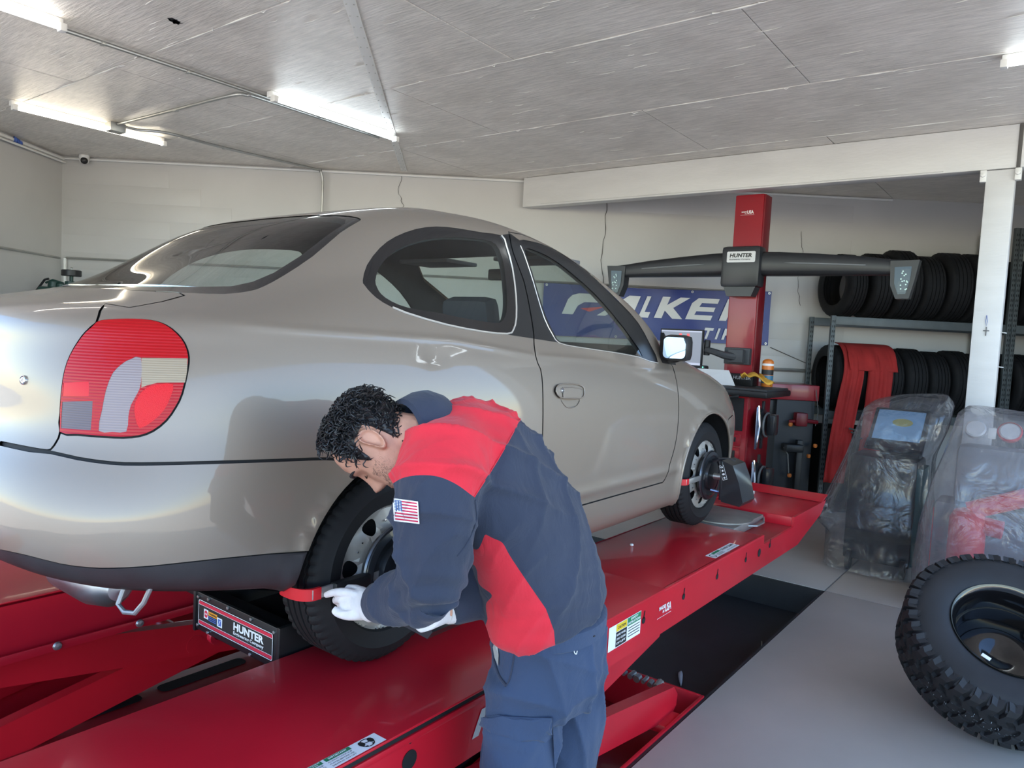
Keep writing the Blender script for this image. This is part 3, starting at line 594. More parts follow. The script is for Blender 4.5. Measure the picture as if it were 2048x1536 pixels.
# panel outlines on the body surface, (u, v) of the net above
CAR_UV = dict(
 TAIL=[(2.538,7.524),(2.597,7.586),(2.675,7.615),(2.798,7.647),(2.933,7.666),(3.059,7.67),(3.174,7.65),(3.264,7.598),(3.34,7.515),(3.406,7.395),(3.46,7.253),(3.502,7.103),(3.532,6.938),(3.551,6.756),(3.558,6.569),(3.551,6.403),(3.533,6.22),(3.505,5.976),(3.473,5.756),(3.441,5.617),(3.403,5.502),(3.359,5.383),(3.307,5.272),(3.242,5.17),(3.171,5.085),(3.1,5.028),(3.024,4.992),(2.942,4.973),(2.851,4.967),(2.75,4.971),(2.633,4.981),(2.481,4.992),(2.325,5.002),(2.192,4.986),(2.092,5.028),(2.062,5.233),(2.071,5.473),(2.075,5.662),(2.084,5.847),(2.096,6.048),(2.114,6.253),(2.141,6.44),(2.178,6.617),(2.226,6.79),(2.281,6.952),(2.338,7.1),(2.4,7.239),(2.47,7.392)],
 T_CLEAR=[(2.906,6.509),(2.975,6.574),(3.032,6.549),(3.038,6.274),(3.028,5.997),(3.015,5.88),(2.992,5.798),(2.957,5.692),(2.922,5.585),(2.906,5.483),(2.897,5.373),(2.897,5.22),(2.883,5.09),(2.817,5.068),(2.732,5.084),(2.643,5.066),(2.575,5.1),(2.574,5.279),(2.6,5.494),(2.618,5.678),(2.641,5.856),(2.674,6.035),(2.713,6.198),(2.764,6.315),(2.817,6.402),(2.86,6.466)],
 T_TAN=[(3.036,6.549),(3.283,6.534),(3.541,6.516),(3.527,6.217),(3.501,5.964),(3.36,5.974),(3.205,5.981),(3.092,5.937),(3.032,5.895),(3.033,6.246)],
 T_REV=[(2.112,5.633),(2.298,5.649),(2.49,5.66),(2.487,5.395),(2.483,5.109),(2.317,5.115),(2.117,5.116),(2.109,5.372)],
 T_REFL=[(2.993,5.725),(3.037,5.821),(3.092,5.904),(3.144,5.937),(3.205,5.947),(3.298,5.963),(3.373,5.942),(3.374,5.833),(3.345,5.698),(3.316,5.578),(3.277,5.465),(3.227,5.368),(3.168,5.284),(3.092,5.19),(3.023,5.147),(2.987,5.239),(2.968,5.37),(2.958,5.468),(2.958,5.56),(2.969,5.643)],
 T_BOX=[(2.123,6.001),(2.276,6.018),(2.438,6.029),(2.444,5.88),(2.442,5.751),(2.28,5.746),(2.113,5.739),(2.117,5.871)],
 TRUNK_EDGE=[(2.367,8.312),(2.463,8.116),(2.513,7.93),(2.546,7.718),(2.538,7.524),(2.476,7.376),(2.4,7.239),(2.338,7.1),(2.281,6.952),(2.226,6.79),(2.178,6.617),(2.141,6.44),(2.114,6.253),(2.096,6.048),(2.084,5.847),(2.075,5.662),(2.071,5.473),(2.08,5.243),(2.092,5.028),(2.086,4.907),(2.071,4.825),(2.056,4.737),(2.037,4.664),(2.023,4.617),(1.983,4.591),(1.889,4.588),(1.741,4.598),(1.516,4.609),(1.246,4.61)],
 BUMP_SEAM=[(1.262,4.56),(1.528,4.551),(1.755,4.537),(1.909,4.549),(2.05,4.555),(2.215,4.516),(2.388,4.465),(2.572,4.423),(2.755,4.386),(2.905,4.365),(3.097,4.352),(3.427,4.324),(3.813,4.28),(4.209,4.242),(4.582,4.219),(4.855,4.211),(5.051,4.207),(5.181,4.199),(5.269,4.185),(5.333,4.161),(5.383,4.123),(5.434,4.07),(5.49,3.987),(5.566,3.845),(5.649,3.685)],
 BUMP_LOW=[(1.544,1.779),(1.749,1.836),(1.943,1.863),(2.152,1.846),(2.344,1.813),(2.499,1.805),(2.638,1.81),(2.757,1.819),(2.886,1.841),(3.041,1.865),(3.25,1.9),(3.563,1.952),(3.965,1.992),(4.534,2.017),(5.024,2.038),(5.151,2.047),(5.168,2.052)],
 QWIN=[(5.247,9.683),(5.091,9.891),(4.944,10.115),(4.862,10.336),(4.827,10.546),(4.84,10.716),(4.896,10.877),(4.999,11.049),(5.145,11.217),(5.343,11.356),(5.604,11.464),(5.899,11.531),(6.215,11.567),(6.579,11.587),(6.924,11.602),(7.212,11.653),(7.439,11.656),(7.52,11.52),(7.551,11.298),(7.601,11.001),(7.62,10.668),(7.605,10.302),(7.575,9.921),(7.539,9.546),(7.497,9.185),(7.452,8.893),(7.402,8.664),(7.364,8.515),(7.294,8.431),(7.144,8.38),(6.96,8.371),(6.763,8.395),(6.557,8.46),(6.334,8.582),(6.125,8.723),(5.974,8.859),(5.847,8.999),(5.728,9.143),(5.615,9.284),(5.501,9.412),(5.396,9.523),(5.324,9.586)],
 QIN=[(5.462,9.727),(5.36,9.898),(5.266,10.076),(5.218,10.243),(5.211,10.401),(5.245,10.545),(5.33,10.685),(5.481,10.83),(5.684,10.973),(5.935,11.106),(6.206,11.216),(6.498,11.288),(6.776,11.332),(6.998,11.367),(7.18,11.36),(7.305,11.287),(7.39,11.142),(7.447,10.911),(7.466,10.63),(7.456,10.286),(7.431,9.932),(7.403,9.64),(7.368,9.384),(7.328,9.171),(7.279,9.009),(7.232,8.911),(7.146,8.864),(6.966,8.851),(6.775,8.864),(6.629,8.893),(6.485,8.924),(6.311,8.926),(6.149,8.942),(6.033,9.005),(5.935,9.092),(5.842,9.191),(5.756,9.299),(5.681,9.406),(5.61,9.514),(5.539,9.61)],
 DOORGLASS=[(7.938,11.639),(8.103,11.743),(8.355,11.801),(8.728,11.895),(9.209,11.979),(9.6,11.951),(9.605,11.739),(9.775,11.562),(9.853,11.337),(9.74,11.044),(9.664,10.741),(9.658,10.451),(9.667,10.153),(9.694,9.847),(9.715,9.523),(9.706,9.145),(9.731,8.717),(9.834,8.152),(9.84,7.56),(9.649,7.673),(9.402,7.952),(9.167,8.039),(8.916,8.096),(8.623,8.136),(8.357,8.174),(8.19,8.211),(8.085,8.29),(8.04,8.441),(8.022,8.667),(7.991,8.981),(7.967,9.323),(7.959,9.676),(7.96,10.02),(7.963,10.348),(7.965,10.658),(7.957,10.94),(7.943,11.202),(7.914,11.441)],
 DOORIN=[(8.015,11.358),(8.161,11.448),(8.353,11.422),(8.546,11.375),(8.724,11.269),(8.863,11.092),(8.974,10.872),(9.067,10.638),(9.14,10.364),(9.192,10.027),(9.24,9.668),(9.289,9.314),(9.346,8.942),(9.445,8.482),(9.509,8.049),(9.414,7.996),(9.257,8.099),(9.109,8.142),(8.922,8.188),(8.637,8.224),(8.365,8.263),(8.211,8.304),(8.119,8.384),(8.081,8.517),(8.068,8.728),(8.04,9.046),(8.016,9.388),(8.008,9.72),(8.008,10.046),(8.013,10.366),(8.02,10.686),(8,11.046)],
 BPIL=[(7.449,11.665),(7.747,11.86),(7.946,11.662),(7.943,11.202),(7.965,10.658),(7.96,10.02),(7.967,9.323),(8.022,8.667),(8.079,8.315),(7.677,8.363),(7.289,8.394),(7.382,8.628),(7.483,9.122),(7.573,9.926),(7.621,10.571),(7.583,11.152)],
 DOORSEAM=[(7.724,11.923),(7.668,11.477),(7.693,11.123),(7.751,10.761),(7.788,10.386),(7.78,9.961),(7.761,9.503),(7.743,9.086),(7.713,8.623),(7.654,7.949),(7.61,7.255),(7.625,6.919),(7.649,6.677),(7.65,6.421),(7.643,6.111),(7.632,5.644),(7.627,5.144),(7.625,4.715),(7.626,4.313)],
 DOORFRONT=[(10.246,7.09),(10.176,6.623),(10.133,6.204),(10.106,5.777),(10.092,5.319),(10.08,4.812),(10.066,4.309),(10.047,3.835),(10.026,3.425),(9.999,3.113),(9.966,2.844),(9.93,2.584),(9.898,2.356),(9.881,2.174),(9.865,2.039),(9.838,1.966),(9.808,1.917)],
 REARGLASS=[(1.457,11.328),(1.882,11.317),(2.271,11.313),(2.647,11.292),(2.986,11.26),(3.288,11.213),(3.505,11.157),(3.575,11.101),(3.598,11.014),(3.605,10.893),(3.617,10.721),(3.684,10.451),(3.737,10.169),(3.755,9.917),(3.787,9.679),(3.816,9.494),(3.823,9.352),(3.817,9.256),(3.765,9.192),(3.648,9.124),(3.465,9.082),(3.181,9.096),(2.854,9.119),(2.557,9.115),(2.26,9.101)],
 HANDLE=[(7.807,5.869),(7.818,5.983),(7.856,6.078),(7.923,6.114),(8.004,6.12),(8.088,6.118),(8.163,6.095),(8.214,6.051),(8.244,5.978),(8.251,5.848),(8.241,5.72),(8.225,5.642),(8.183,5.598),(8.086,5.598),(7.983,5.617),(7.916,5.625),(7.866,5.657),(7.826,5.753)],
 FLAP=[(7.922,5.985),(8.05,5.994),(8.209,5.927),(8.207,5.754),(8.186,5.611),(8.037,5.63),(7.91,5.647),(7.915,5.803)],
 SCOOP=[(7.899,5.636),(7.956,5.639),(8.036,5.612),(8.12,5.615),(8.186,5.598),(8.191,5.512),(8.171,5.413),(8.146,5.338),(8.11,5.286),(8.057,5.269),(8.003,5.283),(7.967,5.333),(7.939,5.412),(7.906,5.534)],
)
# ================================================================ the silver two-door car
def poly_sd(poly, X):
    """signed distance to a picture polygon, positive inside"""
    P = np.array(poly, float); d = np.full(len(X), 1e9)
    for i in range(len(P)):
        a, b = P[i], P[(i+1) % len(P)]; ab = b-a; t = np.clip(((X-a) @ ab)/(ab @ ab+1e-9), 0, 1); d = np.minimum(d, np.linalg.norm(X-a-t[:,None]*ab, axis=1))
    return np.where(inpoly([tuple(p) for p in P], X[:,0], X[:,1]), d, -d)
def car_paint():
    m = mat('car paint', (.26,.213,.170), .3, metal=.5, coat=.7, coatr=.04)
    n = m.node_tree.nodes; l = m.node_tree.links; b = n['Principled BSDF']
    g = n.new('ShaderNodeTexCoord'); t = n.new('ShaderNodeTexNoise'); t.inputs['Scale'].default_value = 900; l.new(g.outputs['Object'], t.inputs[0])
    r = n.new('ShaderNodeMapRange'); r.inputs[3].default_value = .46; r.inputs[4].default_value = .6; l.new(t.outputs[0], r.inputs[0]); l.new(r.outputs[0], b.inputs['Roughness'])
    return m
M_CAR = car_paint()
def glass_mat(name, tint, refl=1.):
    """thin pane: tinted see-through body with a mirror reflection by Fresnel"""
    m = bpy.data.materials.new(name); m.use_nodes = True; n = m.node_tree.nodes; l = m.node_tree.links; n.clear()
    o = n.new('ShaderNodeOutputMaterial'); mx = n.new('ShaderNodeMixShader'); tr = n.new('ShaderNodeBsdfTransparent'); gl = n.new('ShaderNodeBsdfGlossy'); fr = n.new('ShaderNodeLayerWeight')
    tr.inputs[0].default_value = (*tint, 1); gl.inputs['Roughness'].default_value = .015; fr.inputs[0].default_value = .5
    p5 = n.new('ShaderNodeMath'); p5.operation = 'POWER'; p5.inputs[1].default_value = 5; l.new(fr.outputs['Facing'], p5.inputs[0]); sc5 = n.new('ShaderNodeMath'); sc5.operation = 'MULTIPLY_ADD'; sc5.inputs[1].default_value = .92; sc5.inputs[2].default_value = .06; l.new(p5.outputs[0], sc5.inputs[0])
    l.new(sc5.outputs[0], mx.inputs[0]); l.new(tr.outputs[0], mx.inputs[1]); l.new(gl.outputs[0], mx.inputs[2]); l.new(mx.outputs[0], o.inputs[0]); MATS[name] = m
    return m
M_GLASS = glass_mat('car glass', (.74,.80,.78)); M_GLASSR = glass_mat('rear glass', (.62,.66,.65))
M_RUB = mat('black rubber trim', (.010,.010,.011), .38, bump=.05, bscale=300); M_FRIT = mat('window frit', (.008,.008,.009), .08, coat=.5)
M_VAL = mat('black bumper plastic', (.030,.028,.030), .42, noise=.25, nscale=7, bump=.1, bscale=140)
M_INT = mat('interior trim', (.045,.047,.05), .8, noise=.1); M_SEAT = mat('seat cloth', (.07,.075,.085), .95, bump=.2, bscale=400)
M_CHROME = mat('chrome', (.75,.75,.76), .08, 1.)
# ---- displaced surface: crease, sill ridge, dent
def _crease_z(x): return np.interp(x, [-.75,-.59,-.32,.26,.725,1.225,1.54,2.1,2.6], [1.0,.998,.987,.977,.931,.914,.885,.86,.83])
def car_disp(P):
    x, z = P[:,0], P[:,2]
    side = np.clip((-P[:,1]-.60)/.08, 0, 1)
    d = .0035*np.exp(-((z-_crease_z(x))/.012)**2)*side*np.clip((x+.62)/.2,0,1)
    d -= .0035*np.exp(-(((x-.15)/.06)**2+((z-.925)/.03)**2))+.0016*np.exp(-(((x-.15)/.015)**2+((z-.935)/.05)**2))
    zs = .37; d += .006*np.exp(-((z-zs)/.022)**2)*side*np.clip((x-.25)/.15,0,1)*np.clip((2.02-x)/.1,0,1)
    # flared lips round the wheel arches
    for cx, cz in ((0,.29),(2.36,.288)):
        r = np.hypot(x-cx, z-cz); d += .010*np.exp(-((r-.352)/.022)**2)*side
    return d
def car_ev(u, v):
    P = CAR.ev(u, v); N = CAR.nrm(u, v); return P+N*car_disp(P)[:,None]
def car_pn(u, v, off=0.):
    u = np.asarray(u, float); v = np.asarray(v, float); h = 2e-3
    P = car_ev(u, v); du = car_ev(u+h, v)-car_ev(u-h, v); dv = car_ev(u, v+h)-car_ev(u, v-h)
    N = np.cross(du, dv); l = np.linalg.norm(N, axis=1, keepdims=True); bad = l[:,0] < 1e-12; N[bad] = (0,0,1); l[bad] = 1; N /= l
    return P+N*off, N
def xz_to_uv(pts, u0=7., v0=3.):
    """points given as (x, z) on the right flank"""
    out = []; u, v = u0, v0
    for x, z in pts:
        for _ in range(30):
            P = CAR.ev([u, u+1e-3, u], [v, v, v+1e-3]); e = np.array((x, z))-P[0][[0,2]]
            Jm = np.array([(P[1]-P[0])[[0,2]], (P[2]-P[0])[[0,2]]]).T/1e-3
            s = np.clip(np.linalg.lstsq(Jm, e, rcond=None)[0], -.6, .6); u = min(max(u+s[0], 0), 15); v = min(max(v+s[1], -.4), 14)
        out.append((u, v))
    return out
def band(line, w, closed=False):
    """thin strip either side of a (u, v) polyline, w metres wide"""
    L = [np.array(p, float) for p in line]; k = len(L); A = []; B = []
    for i, p in enumerate(L):
        a = L[(i-1) % k] if (closed or i) else p; c = L[(i+1) % k] if (closed or i < k-1) else p
        Q = CAR.ev([a[0],c[0],p[0],p[0]+1e-3,p[0]], [a[1],c[1],p[1],p[1],p[1]+1e-3]); N = CAR.nrm([p[0]], [p[1]])[0]
        t = Q[1]-Q[0]; t /= np.linalg.norm(t)+1e-12; s = np.cross(N, t)*w/2
        Jm = np.array([(Q[3]-Q[2])/1e-3, (Q[4]-Q[2])/1e-3]).T; d = np.linalg.lstsq(Jm, s, rcond=None)[0]
        A.append(p+d); B.append(p-d)
    return A, B
D = CAR_UV
te = D['TRUNK_EDGE']
TRUNK = [(0,9.2),(2.55,9.17),(2.9,9.0),(2.95,8.6),(2.8,8.15)]+te+[(0,te[-1][1])]
bs_ = D['BUMP_SEAM']; BUMPER = [(0,-.5),(0,bs_[0][1])]+bs_+[(bs_[-1][0],2.5),(5.9,-.5)]
bl_ = D['BUMP_LOW']; VALANCE = [(0,-.5),(0,bl_[0][1])]+bl_+[(5.9,bl_[-1][1]),(5.9,-.5)]
rg = D['REARGLASS']; REARG = [(0,rg[0][1])]+rg+[(0,9.24)]
RGIN = [(0,11.40),(1.5,11.38),(2.6,11.24),(3.1,11.12),(3.30,11.0),(3.36,10.7),(3.44,10.2),(3.46,9.8),(3.40,9.55),(3.2,9.42),(2.6,9.40),(0,9.42)]
sill = xz_to_uv([(1.80,.318),(1.5,.318),(1.1,.318),(.75,.318)], 9.8, 2.)
ds = D['DOORSEAM']; dlow = xz_to_uv([(.73,.55),(.735,.45),(.745,.36)], 7.6, 4.)
dtop = [(8.3,12.08),(8.9,12.12),(9.5,12.02),(9.85,11.72),(10.05,11.2),(10.12,10.5),(10.15,9.8),(10.17,9.0),(10.2,8.2),(10.3,7.6)]
DOOR = ds+dlow+sill[::-1]+D['DOORFRONT'][::-1]+dtop[::-1]
WIND = [(15,12.0),(12.5,11.98),(10.9,11.75),(10.42,11.2),(10.40,10.3),(10.45,9.4),(10.6,8.75),(11.5,8.75),(13,8.78),(15,8.8)]
HOOD = [(15,8.72),(12.8,8.70),(11.3,8.62),(10.75,8.2),(10.9,7.6),(11.4,7.25),(12.2,7.0),(13,6.6),(14,6.3),(15,6.2)]
fb = xz_to_uv([(2.58,.56),(2.64,.585),(2.75,.60)], 11.6, 3.6)
FBUMP = [(11.0,-.5)]+fb+[(13,4.6),(15,4.6),(15,-.5)]
ARCH_R = xz_to_uv([(.349*math.cos(t), .29+.349*math.sin(t)) for t in np.linspace(-2.6,-.54,4)[::-1]] if False else [(.349*math.cos(t), .29+.349*math.sin(t)) for t in np.linspace(3.50,-.36,44)], 5., 2.)
ARCH_F = xz_to_uv([(2.36+.349*math.cos(t), .288+.349*math.sin(t)) for t in np.linspace(3.45,-.30,44)], 10., 2.)
ARCH_R = ARCH_R+[(ARCH_R[-1][0],-.5),(ARCH_R[0][0],-.5)]; ARCH_F = ARCH_F+[(ARCH_F[-1][0],-.5),(ARCH_F[0][0],-.5)]
def inpoly(poly, X, Y):
    r = np.zeros(len(X), bool); n = len(poly)
    for i in range(n):
        x0, y0 = poly[i]; x1, y1 = poly[(i+1) % n]
        if y0 == y1: continue
        c = (y0 > Y) != (y1 > Y); r ^= c & (X < (x1-x0)*(Y-y0)/(y1-y0)+x0)
    return r
REG = [('none',ARCH_R),('none',ARCH_F),('tclear',D['T_CLEAR']),('ttan',D['T_TAN']),('trev',D['T_REV']),('trefl',D['T_REFL']),('tbox',D['T_BOX']),('tail',D['TAIL']),
       ('flap',D['FLAP']),('scoop',D['SCOOP']),('handle',D['HANDLE']),
       ('qglass',D['QIN']),('qfrit',D['QWIN']),('dglass',D['DOORIN']),('drub',D['DOORGLASS']),('bpil',D['BPIL']),
       ('rglass',RGIN),('rfrit',REARG),('valance',VALANCE),('bumper',BUMPER),('trunk',TRUNK),('fbumper',FBUMP),('wind',WIND),('hood',HOOD),('door',DOOR)]
fill = [(D['TAIL'][31][0],D['TAIL'][31][1]-.0)]
seam_l = [('seam',TRUNK[:-1],.006,False),('seam',bs_,.008,False),('seam',DOOR,.0065,True),('seam',D['TAIL'],.0045,True),
          ('seam',fb,.006,False),('seam',HOOD[:-1],.006,False),('seam',bl_,.004,False)]
SEAMS = []
for nm, L, wd_, cl in seam_l:
    A, B = band(L, wd_, cl); SEAMS.append((A, B, cl))
pts = []; edges = []
def addline(L, closed):
    o = len(pts); L = [tuple(map(float, p)) for p in L]
    pts.extend(L); k = len(L); edges.extend([(o+i, o+(i+1) % k) for i in range(k if closed else k-1)])
for nm, L in REG: addline(L, True)
for A, B, cl in SEAMS: addline(A, cl); addline(B, cl)
addline([(u,0) for u in np.linspace(0,15,76)]+[(15,v) for v in np.linspace(0,14,57)[1:]]+[(u,14) for u in np.linspace(15,0,61)[1:]]+[(0,v) for v in np.linspace(14,0,57)[1:-1]], True)
gu, gv = np.meshgrid(np.arange(.07,14.99,.125), np.arange(.06,13.99,.125)); gu = gu.ravel(); gv = gv.ravel()
dens = np.ones(len(gu), bool); dens[(gu > 11.5) | (gv > 12.3)] = False
idx = np.arange(len(gu)); dens |= (idx % 3 == 0)
pts.extend(zip(gu[dens].tolist(), gv[dens].tolist()))
cv, ce_, cf = delaunay_2d_cdt([Vector(p) for p in pts], edges, [], 0, 1e-5)[:3]
CUV = np.array([(p.x, p.y) for p in cv]); CT = np.array([f for f in cf if len(f) == 3])
cen = CUV[CT].mean(1); inside = (cen[:,0] > 0) & (cen[:,0] < 15) & (cen[:,1] > 0) & (cen[:,1] < 14); CT = CT[inside]; cen = cen[inside]
lab = np.full(len(CT), 'body', dtype=object); done = np.zeros(len(CT), bool)
for nm, L in REG:
    m_ = inpoly(L, cen[:,0], cen[:,1]) & ~done; lab[m_] = nm; done |= m_
for A, B, cl in SEAMS:
    for i in range(len(A) if cl else len(A)-1):
        j = (i+1) % len(A); q = [tuple(A[i]), tuple(A[j]), tuple(B[j]), tuple(B[i])]
        lo = np.min(q, 0); hi = np.max(q, 0)
        near = (cen[:,0] >= lo[0]) & (cen[:,0] <= hi[0]) & (cen[:,1] >= lo[1]) & (cen[:,1] <= hi[1]) & (lab != 'none')
        if near.any():
            k_ = np.nonzero(near)[0]; s_ = k_[inpoly(q, cen[k_,0], cen[k_,1])]; s_ = s_[~np.isin(lab[s_], ['tclear','ttan','trev','trefl','tbox','qglass','dglass','qfrit','drub'])]; lab[s_] = 'seam'
# the rest of the body: roof, fender, quarter panel
bodym = lab == 'body'
lab[bodym & (cen[:,1] > 12.25)] = 'roof'
lab[bodym & (cen[:,0] > 10.1) & (cen[:,1] < 8.9)] = 'fender'
CP, CN = car_pn(CUV[:,0], CUV[:,1])
car = thing('car', (.9,0,0), 'silver beige two-door car raised on the red lift', 'car')
def panel(region, name, mt, off=0., sides='R', parent=None, fn=None, extra=None, label=None):
    """builds the triangles of a region on the right (R), left (L) or both sides (B) as one mesh"""
    sel = CT[np.isin(lab, region if isinstance(region, (list, tuple)) else [region])]
    if not len(sel): return None
    ids = np.unique(sel); mp = np.full(len(CUV), -1); mp[ids] = np.arange(len(ids)); P = CP[ids]; N = CN[ids]; T = mp[sel]
    o_ = off if fn is None else fn(CUV[ids], P); P = P+N*(np.asarray(o_).reshape(-1,1) if np.ndim(o_) else o_)
    if off < -.012: N = -N; T = T[:, ::-1]
    Vs, Ns, Ts = [], [], []
    if 'R' in sides or 'B' in sides: Vs.append(P); Ns.append(N); Ts.append(T)
    if 'L' in sides or 'B' in sides:
        o = sum(len(v) for v in Vs); Vs.append(P*[1,-1,1]); Ns.append(N*[1,-1,1]); Ts.append(T[:, ::-1]+o)
    V_ = np.concatenate(Vs); N_ = np.concatenate(Ns); T_ = np.concatenate(Ts)
    me = bpy.data.meshes.new(name); me.from_pydata(V_.tolist(), [], T_.tolist()); me.materials.append(mt); me.shade_smooth()
    me.normals_split_custom_set_from_vertices(N_.tolist())
    o = link(name, me, car if parent is None else parent)
    if label: o['label'] = label
    return o
for sd in 'RL':
    panel('body', 'quarter_panel', M_CAR, sides=sd); dr = panel('door', 'door', M_CAR, sides=sd)
    panel('fender', 'fender', M_CAR, sides=sd)
    panel('handle', 'door_handle', M_CAR, .006, sd, dr); panel('flap', 'handle_flap', M_CAR, .010, sd, dr)
    panel('scoop', 'handle_recess', M_CAR, sides=sd, parent=dr, fn=lambda uv, P: -.013*np.clip(poly_sd(D['SCOOP'], uv)/.07,0,1))
    panel('dglass', 'door_glass', M_GLASS, -.004, sd, dr); panel('drub', 'window_seal', M_RUB, -.002, sd, dr)
    panel('bpil', 'pillar_trim', M_RUB, .0008, sd)
    panel('qglass', 'side_window', M_GLASS, -.001, sd); panel('qfrit', 'window_border', M_FRIT, -.001, sd)
    M_TR = mat('tail lens red', (.30,.004,.010), .10, coat=1., noise=.35, nscale=26)
    M_TR2 = mat('reflector red', (.62,.003,.006), .28, spec=.3, coat=.1, bump=.5, bscale=500)
    def ribbed(name, col, sc, ax):
        m = mat(name, col, .28, spec=.35, coat=.12)
        if m.node_tree.nodes.get('rib') is None:
            n = m.node_tree.nodes; l = m.node_tree.links; g = n.new('ShaderNodeTexCoord'); wv = n.new('ShaderNodeTexWave'); wv.name = 'rib'; wv.bands_direction = ax; wv.inputs['Scale'].default_value = sc; l.new(g.outputs['Object'], wv.inputs[0])
            bp = n.new('ShaderNodeBump'); bp.inputs['Strength'].default_value = .35; bp.inputs['Distance'].default_value = .0015; l.new(wv.outputs['Fac'], bp.inputs['Height']); l.new(bp.outputs[0], n['Principled BSDF'].inputs['Normal'])
            r = n.new('ShaderNodeMapRange'); r.inputs[3].default_value = .86; r.inputs[4].default_value = 1.04; l.new(wv.outputs['Fac'], r.inputs[0])
            mx = n.new('ShaderNodeVectorMath'); mx.operation = 'SCALE'; mx.inputs[0].default_value = col; l.new(r.outputs[0], mx.inputs['Scale']); l.new(mx.outputs[0], n['Principled BSDF'].inputs['Base Color'])
        return m
    tl = panel('tail', 'tail_light', ribbed('tail lens red ribbed', (.40,.002,.006), 45, 'Z'), .004, sd)
    panel('tclear', 'turn_lens', ribbed('clear lens', (.27,.22,.22), 55, 'Z'), .0035, sd, tl); panel('ttan', 'amber_lens', ribbed('tan lens', (.33,.26,.18), 60, 'Z'), .0035, sd, tl)
    panel('trev', 'reverse_lens', ribbed('reverse lens', (.13,.10,.11), 60, 'Z'), .0035, sd, tl); panel('trefl', 'reflector', M_TR2, .0035, sd, tl); panel('tbox', 'lamp_box', mat('lens bright', (.60,.004,.008), .28, spec=.3, coat=.1), .0035, sd, tl)
panel('trunk', 'trunk_lid', M_CAR, sides='B'); bpn = panel('bumper', 'rear_bumper', M_CAR, sides='B'); panel('valance', 'bumper_valance', M_VAL, -.003, 'B', bpn)
panel('fbumper', 'front_bumper', M_CAR, sides='B'); panel('hood', 'hood', M_CAR, sides='B'); panel('roof', 'roof', M_CAR, sides='B')
panel('rglass', 'rear_window', M_GLASSR, -.002, 'B'); panel('rfrit', 'rear_window_border', M_FRIT, -.002, 'B'); panel('wind', 'windshield', M_GLASS, -.002, 'B')
panel('seam', 'panel_gap', M_DARK, -.006, 'B')['kind'] = 'stuff'
panel(['body','door','fender','roof','trunk','bumper','valance','fbumper','hood','seam','bpil','tail','tclear','ttan','trev','trefl','tbox','handle','flap','scoop','rfrit','qfrit','drub'], 'inner_lining', M_INT, -.022, 'B')
def on_car(line, off=0.): 
    L = np.array(line, float); P, N = car_pn(L[:,0], L[:,1], off); return [Vector(p) for p in P]
def both(mk):
    mk(1); mk(-1)
def mir(P, s): return [Vector((p[0], p[1]*s, p[2])) for p in P]
for s in (1,-1):
    ar = on_car(ARCH_R[:44], -.004); af = on_car(ARCH_F[:44], -.004)
    MB().tube(mir(ar, s), .007, 8).build('arch_lip', M_CAR, car); MB().tube(mir(af, s), .007, 8).build('arch_lip', M_CAR, car)
    for line in (ar, af):   # wheel housings
        q = MB(); n_ = len(line)
        q.add([(p.x, s*p.y, p.z) for p in line]+[(p.x, s*-.50, p.z) for p in line], [(i,i+1,n_+i+1,n_+i) for i in range(n_-1)])
        c = line[n_//2]; cx = (line[0].x+line[-1].x)/2
        q.add([(p.x, s*-.50, p.z) for p in line], [tuple(range(n_))]); q.build('wheel_housing', M_DARK, car)
    # bright strip along the front and lower edge of the side window
    qw = D['QWIN']; MB().tube(mir(on_car(qw[16:36], .001), s), .0035, 6).build('window_trim', mat('pale trim', (.70,.66,.60), .3, .5), car)
    MB().tube(mir(on_car(D['DOORGLASS'][18:38], .001), s), .0022, 6).build('belt_trim', MATS['pale trim'], car)
# outlines of the pull handle
for s in (1,-1):
    for L_, r_ in ((D['HANDLE'],.0032),(D['FLAP'],.0022)): MB().tube(mir(on_car(L_, .009), s), r_, 8, closed=True).build('handle_edge', M_CAR, car)
    MB().tube(mir(on_car(D['SCOOP'], .001), s), .0022, 6, closed=True).build('recess_edge', M_CAR, car)
# trunk lock
def lock(P, N, r, nm, parent=car):
    N = Vector(N); x = N.cross(Vector((0,0,1))).normalized(); M = frame(P, x, N.cross(x), N)
    o = MB().lathe([(0,.002),(r*.35,.002),(r*.4,.004),(r*.62,.004),(r*.66,.002),(r*.8,.002),(r*.86,.005),(r,.004),(r*1.05,-.002)], 24, M).build(nm, M_CHROME, parent); return o
P_, N_ = car_pn([1.5], [6.03]); lock(P_[0], N_[0], .011, 'trunk_lock')
P_, N_ = car_pn([D['HANDLE'][0][0]+.1], [D['HANDLE'][0][1]+.02]); lock(P_[0]+N_[0]*.007, N_[0], .009, 'door_lock')
# underbody, sill floor, cabin
ub = MB(); ub.bbox((-.70,-.66,.35),(-.36,.66,.45),.04); ub.bbox((.36,-.74,.17),(2.0,.74,.24),.03); ub.bbox((-.36,-.48,.22),(2.75,.48,.30),.03); ub.bbox((2.0,-.48,.2),(2.95,.48,.3),.03)
ub.build('underbody', M_DARK, car)
MB().bbox((-.30,-.60,.60),(-.24,.60,1.02),.02).build('rear_bulkhead', M_INT, car)
MB().bbox((-.42,-.60,.985),(-.02,.60,1.0),.006).build('parcel_shelf', M_INT, car)
MB().cyl((0,-.6,.29),(0,.6,.29),.045,12).build('rear_axle', M_DARK, car)
mf = MB(); mf.lathe([(0,-.18),(.03,-.175),(.055,-.14),(.07,-.06),(.07,.12),(.05,.17),(0,.175)], 24, frame((-.62,-.25,.275),(0,0,1),(1,0,0),(0,1,0))); mf.build('muffler', mat('muffler steel', (.30,.31,.33), .35, .9, noise=.2), car)
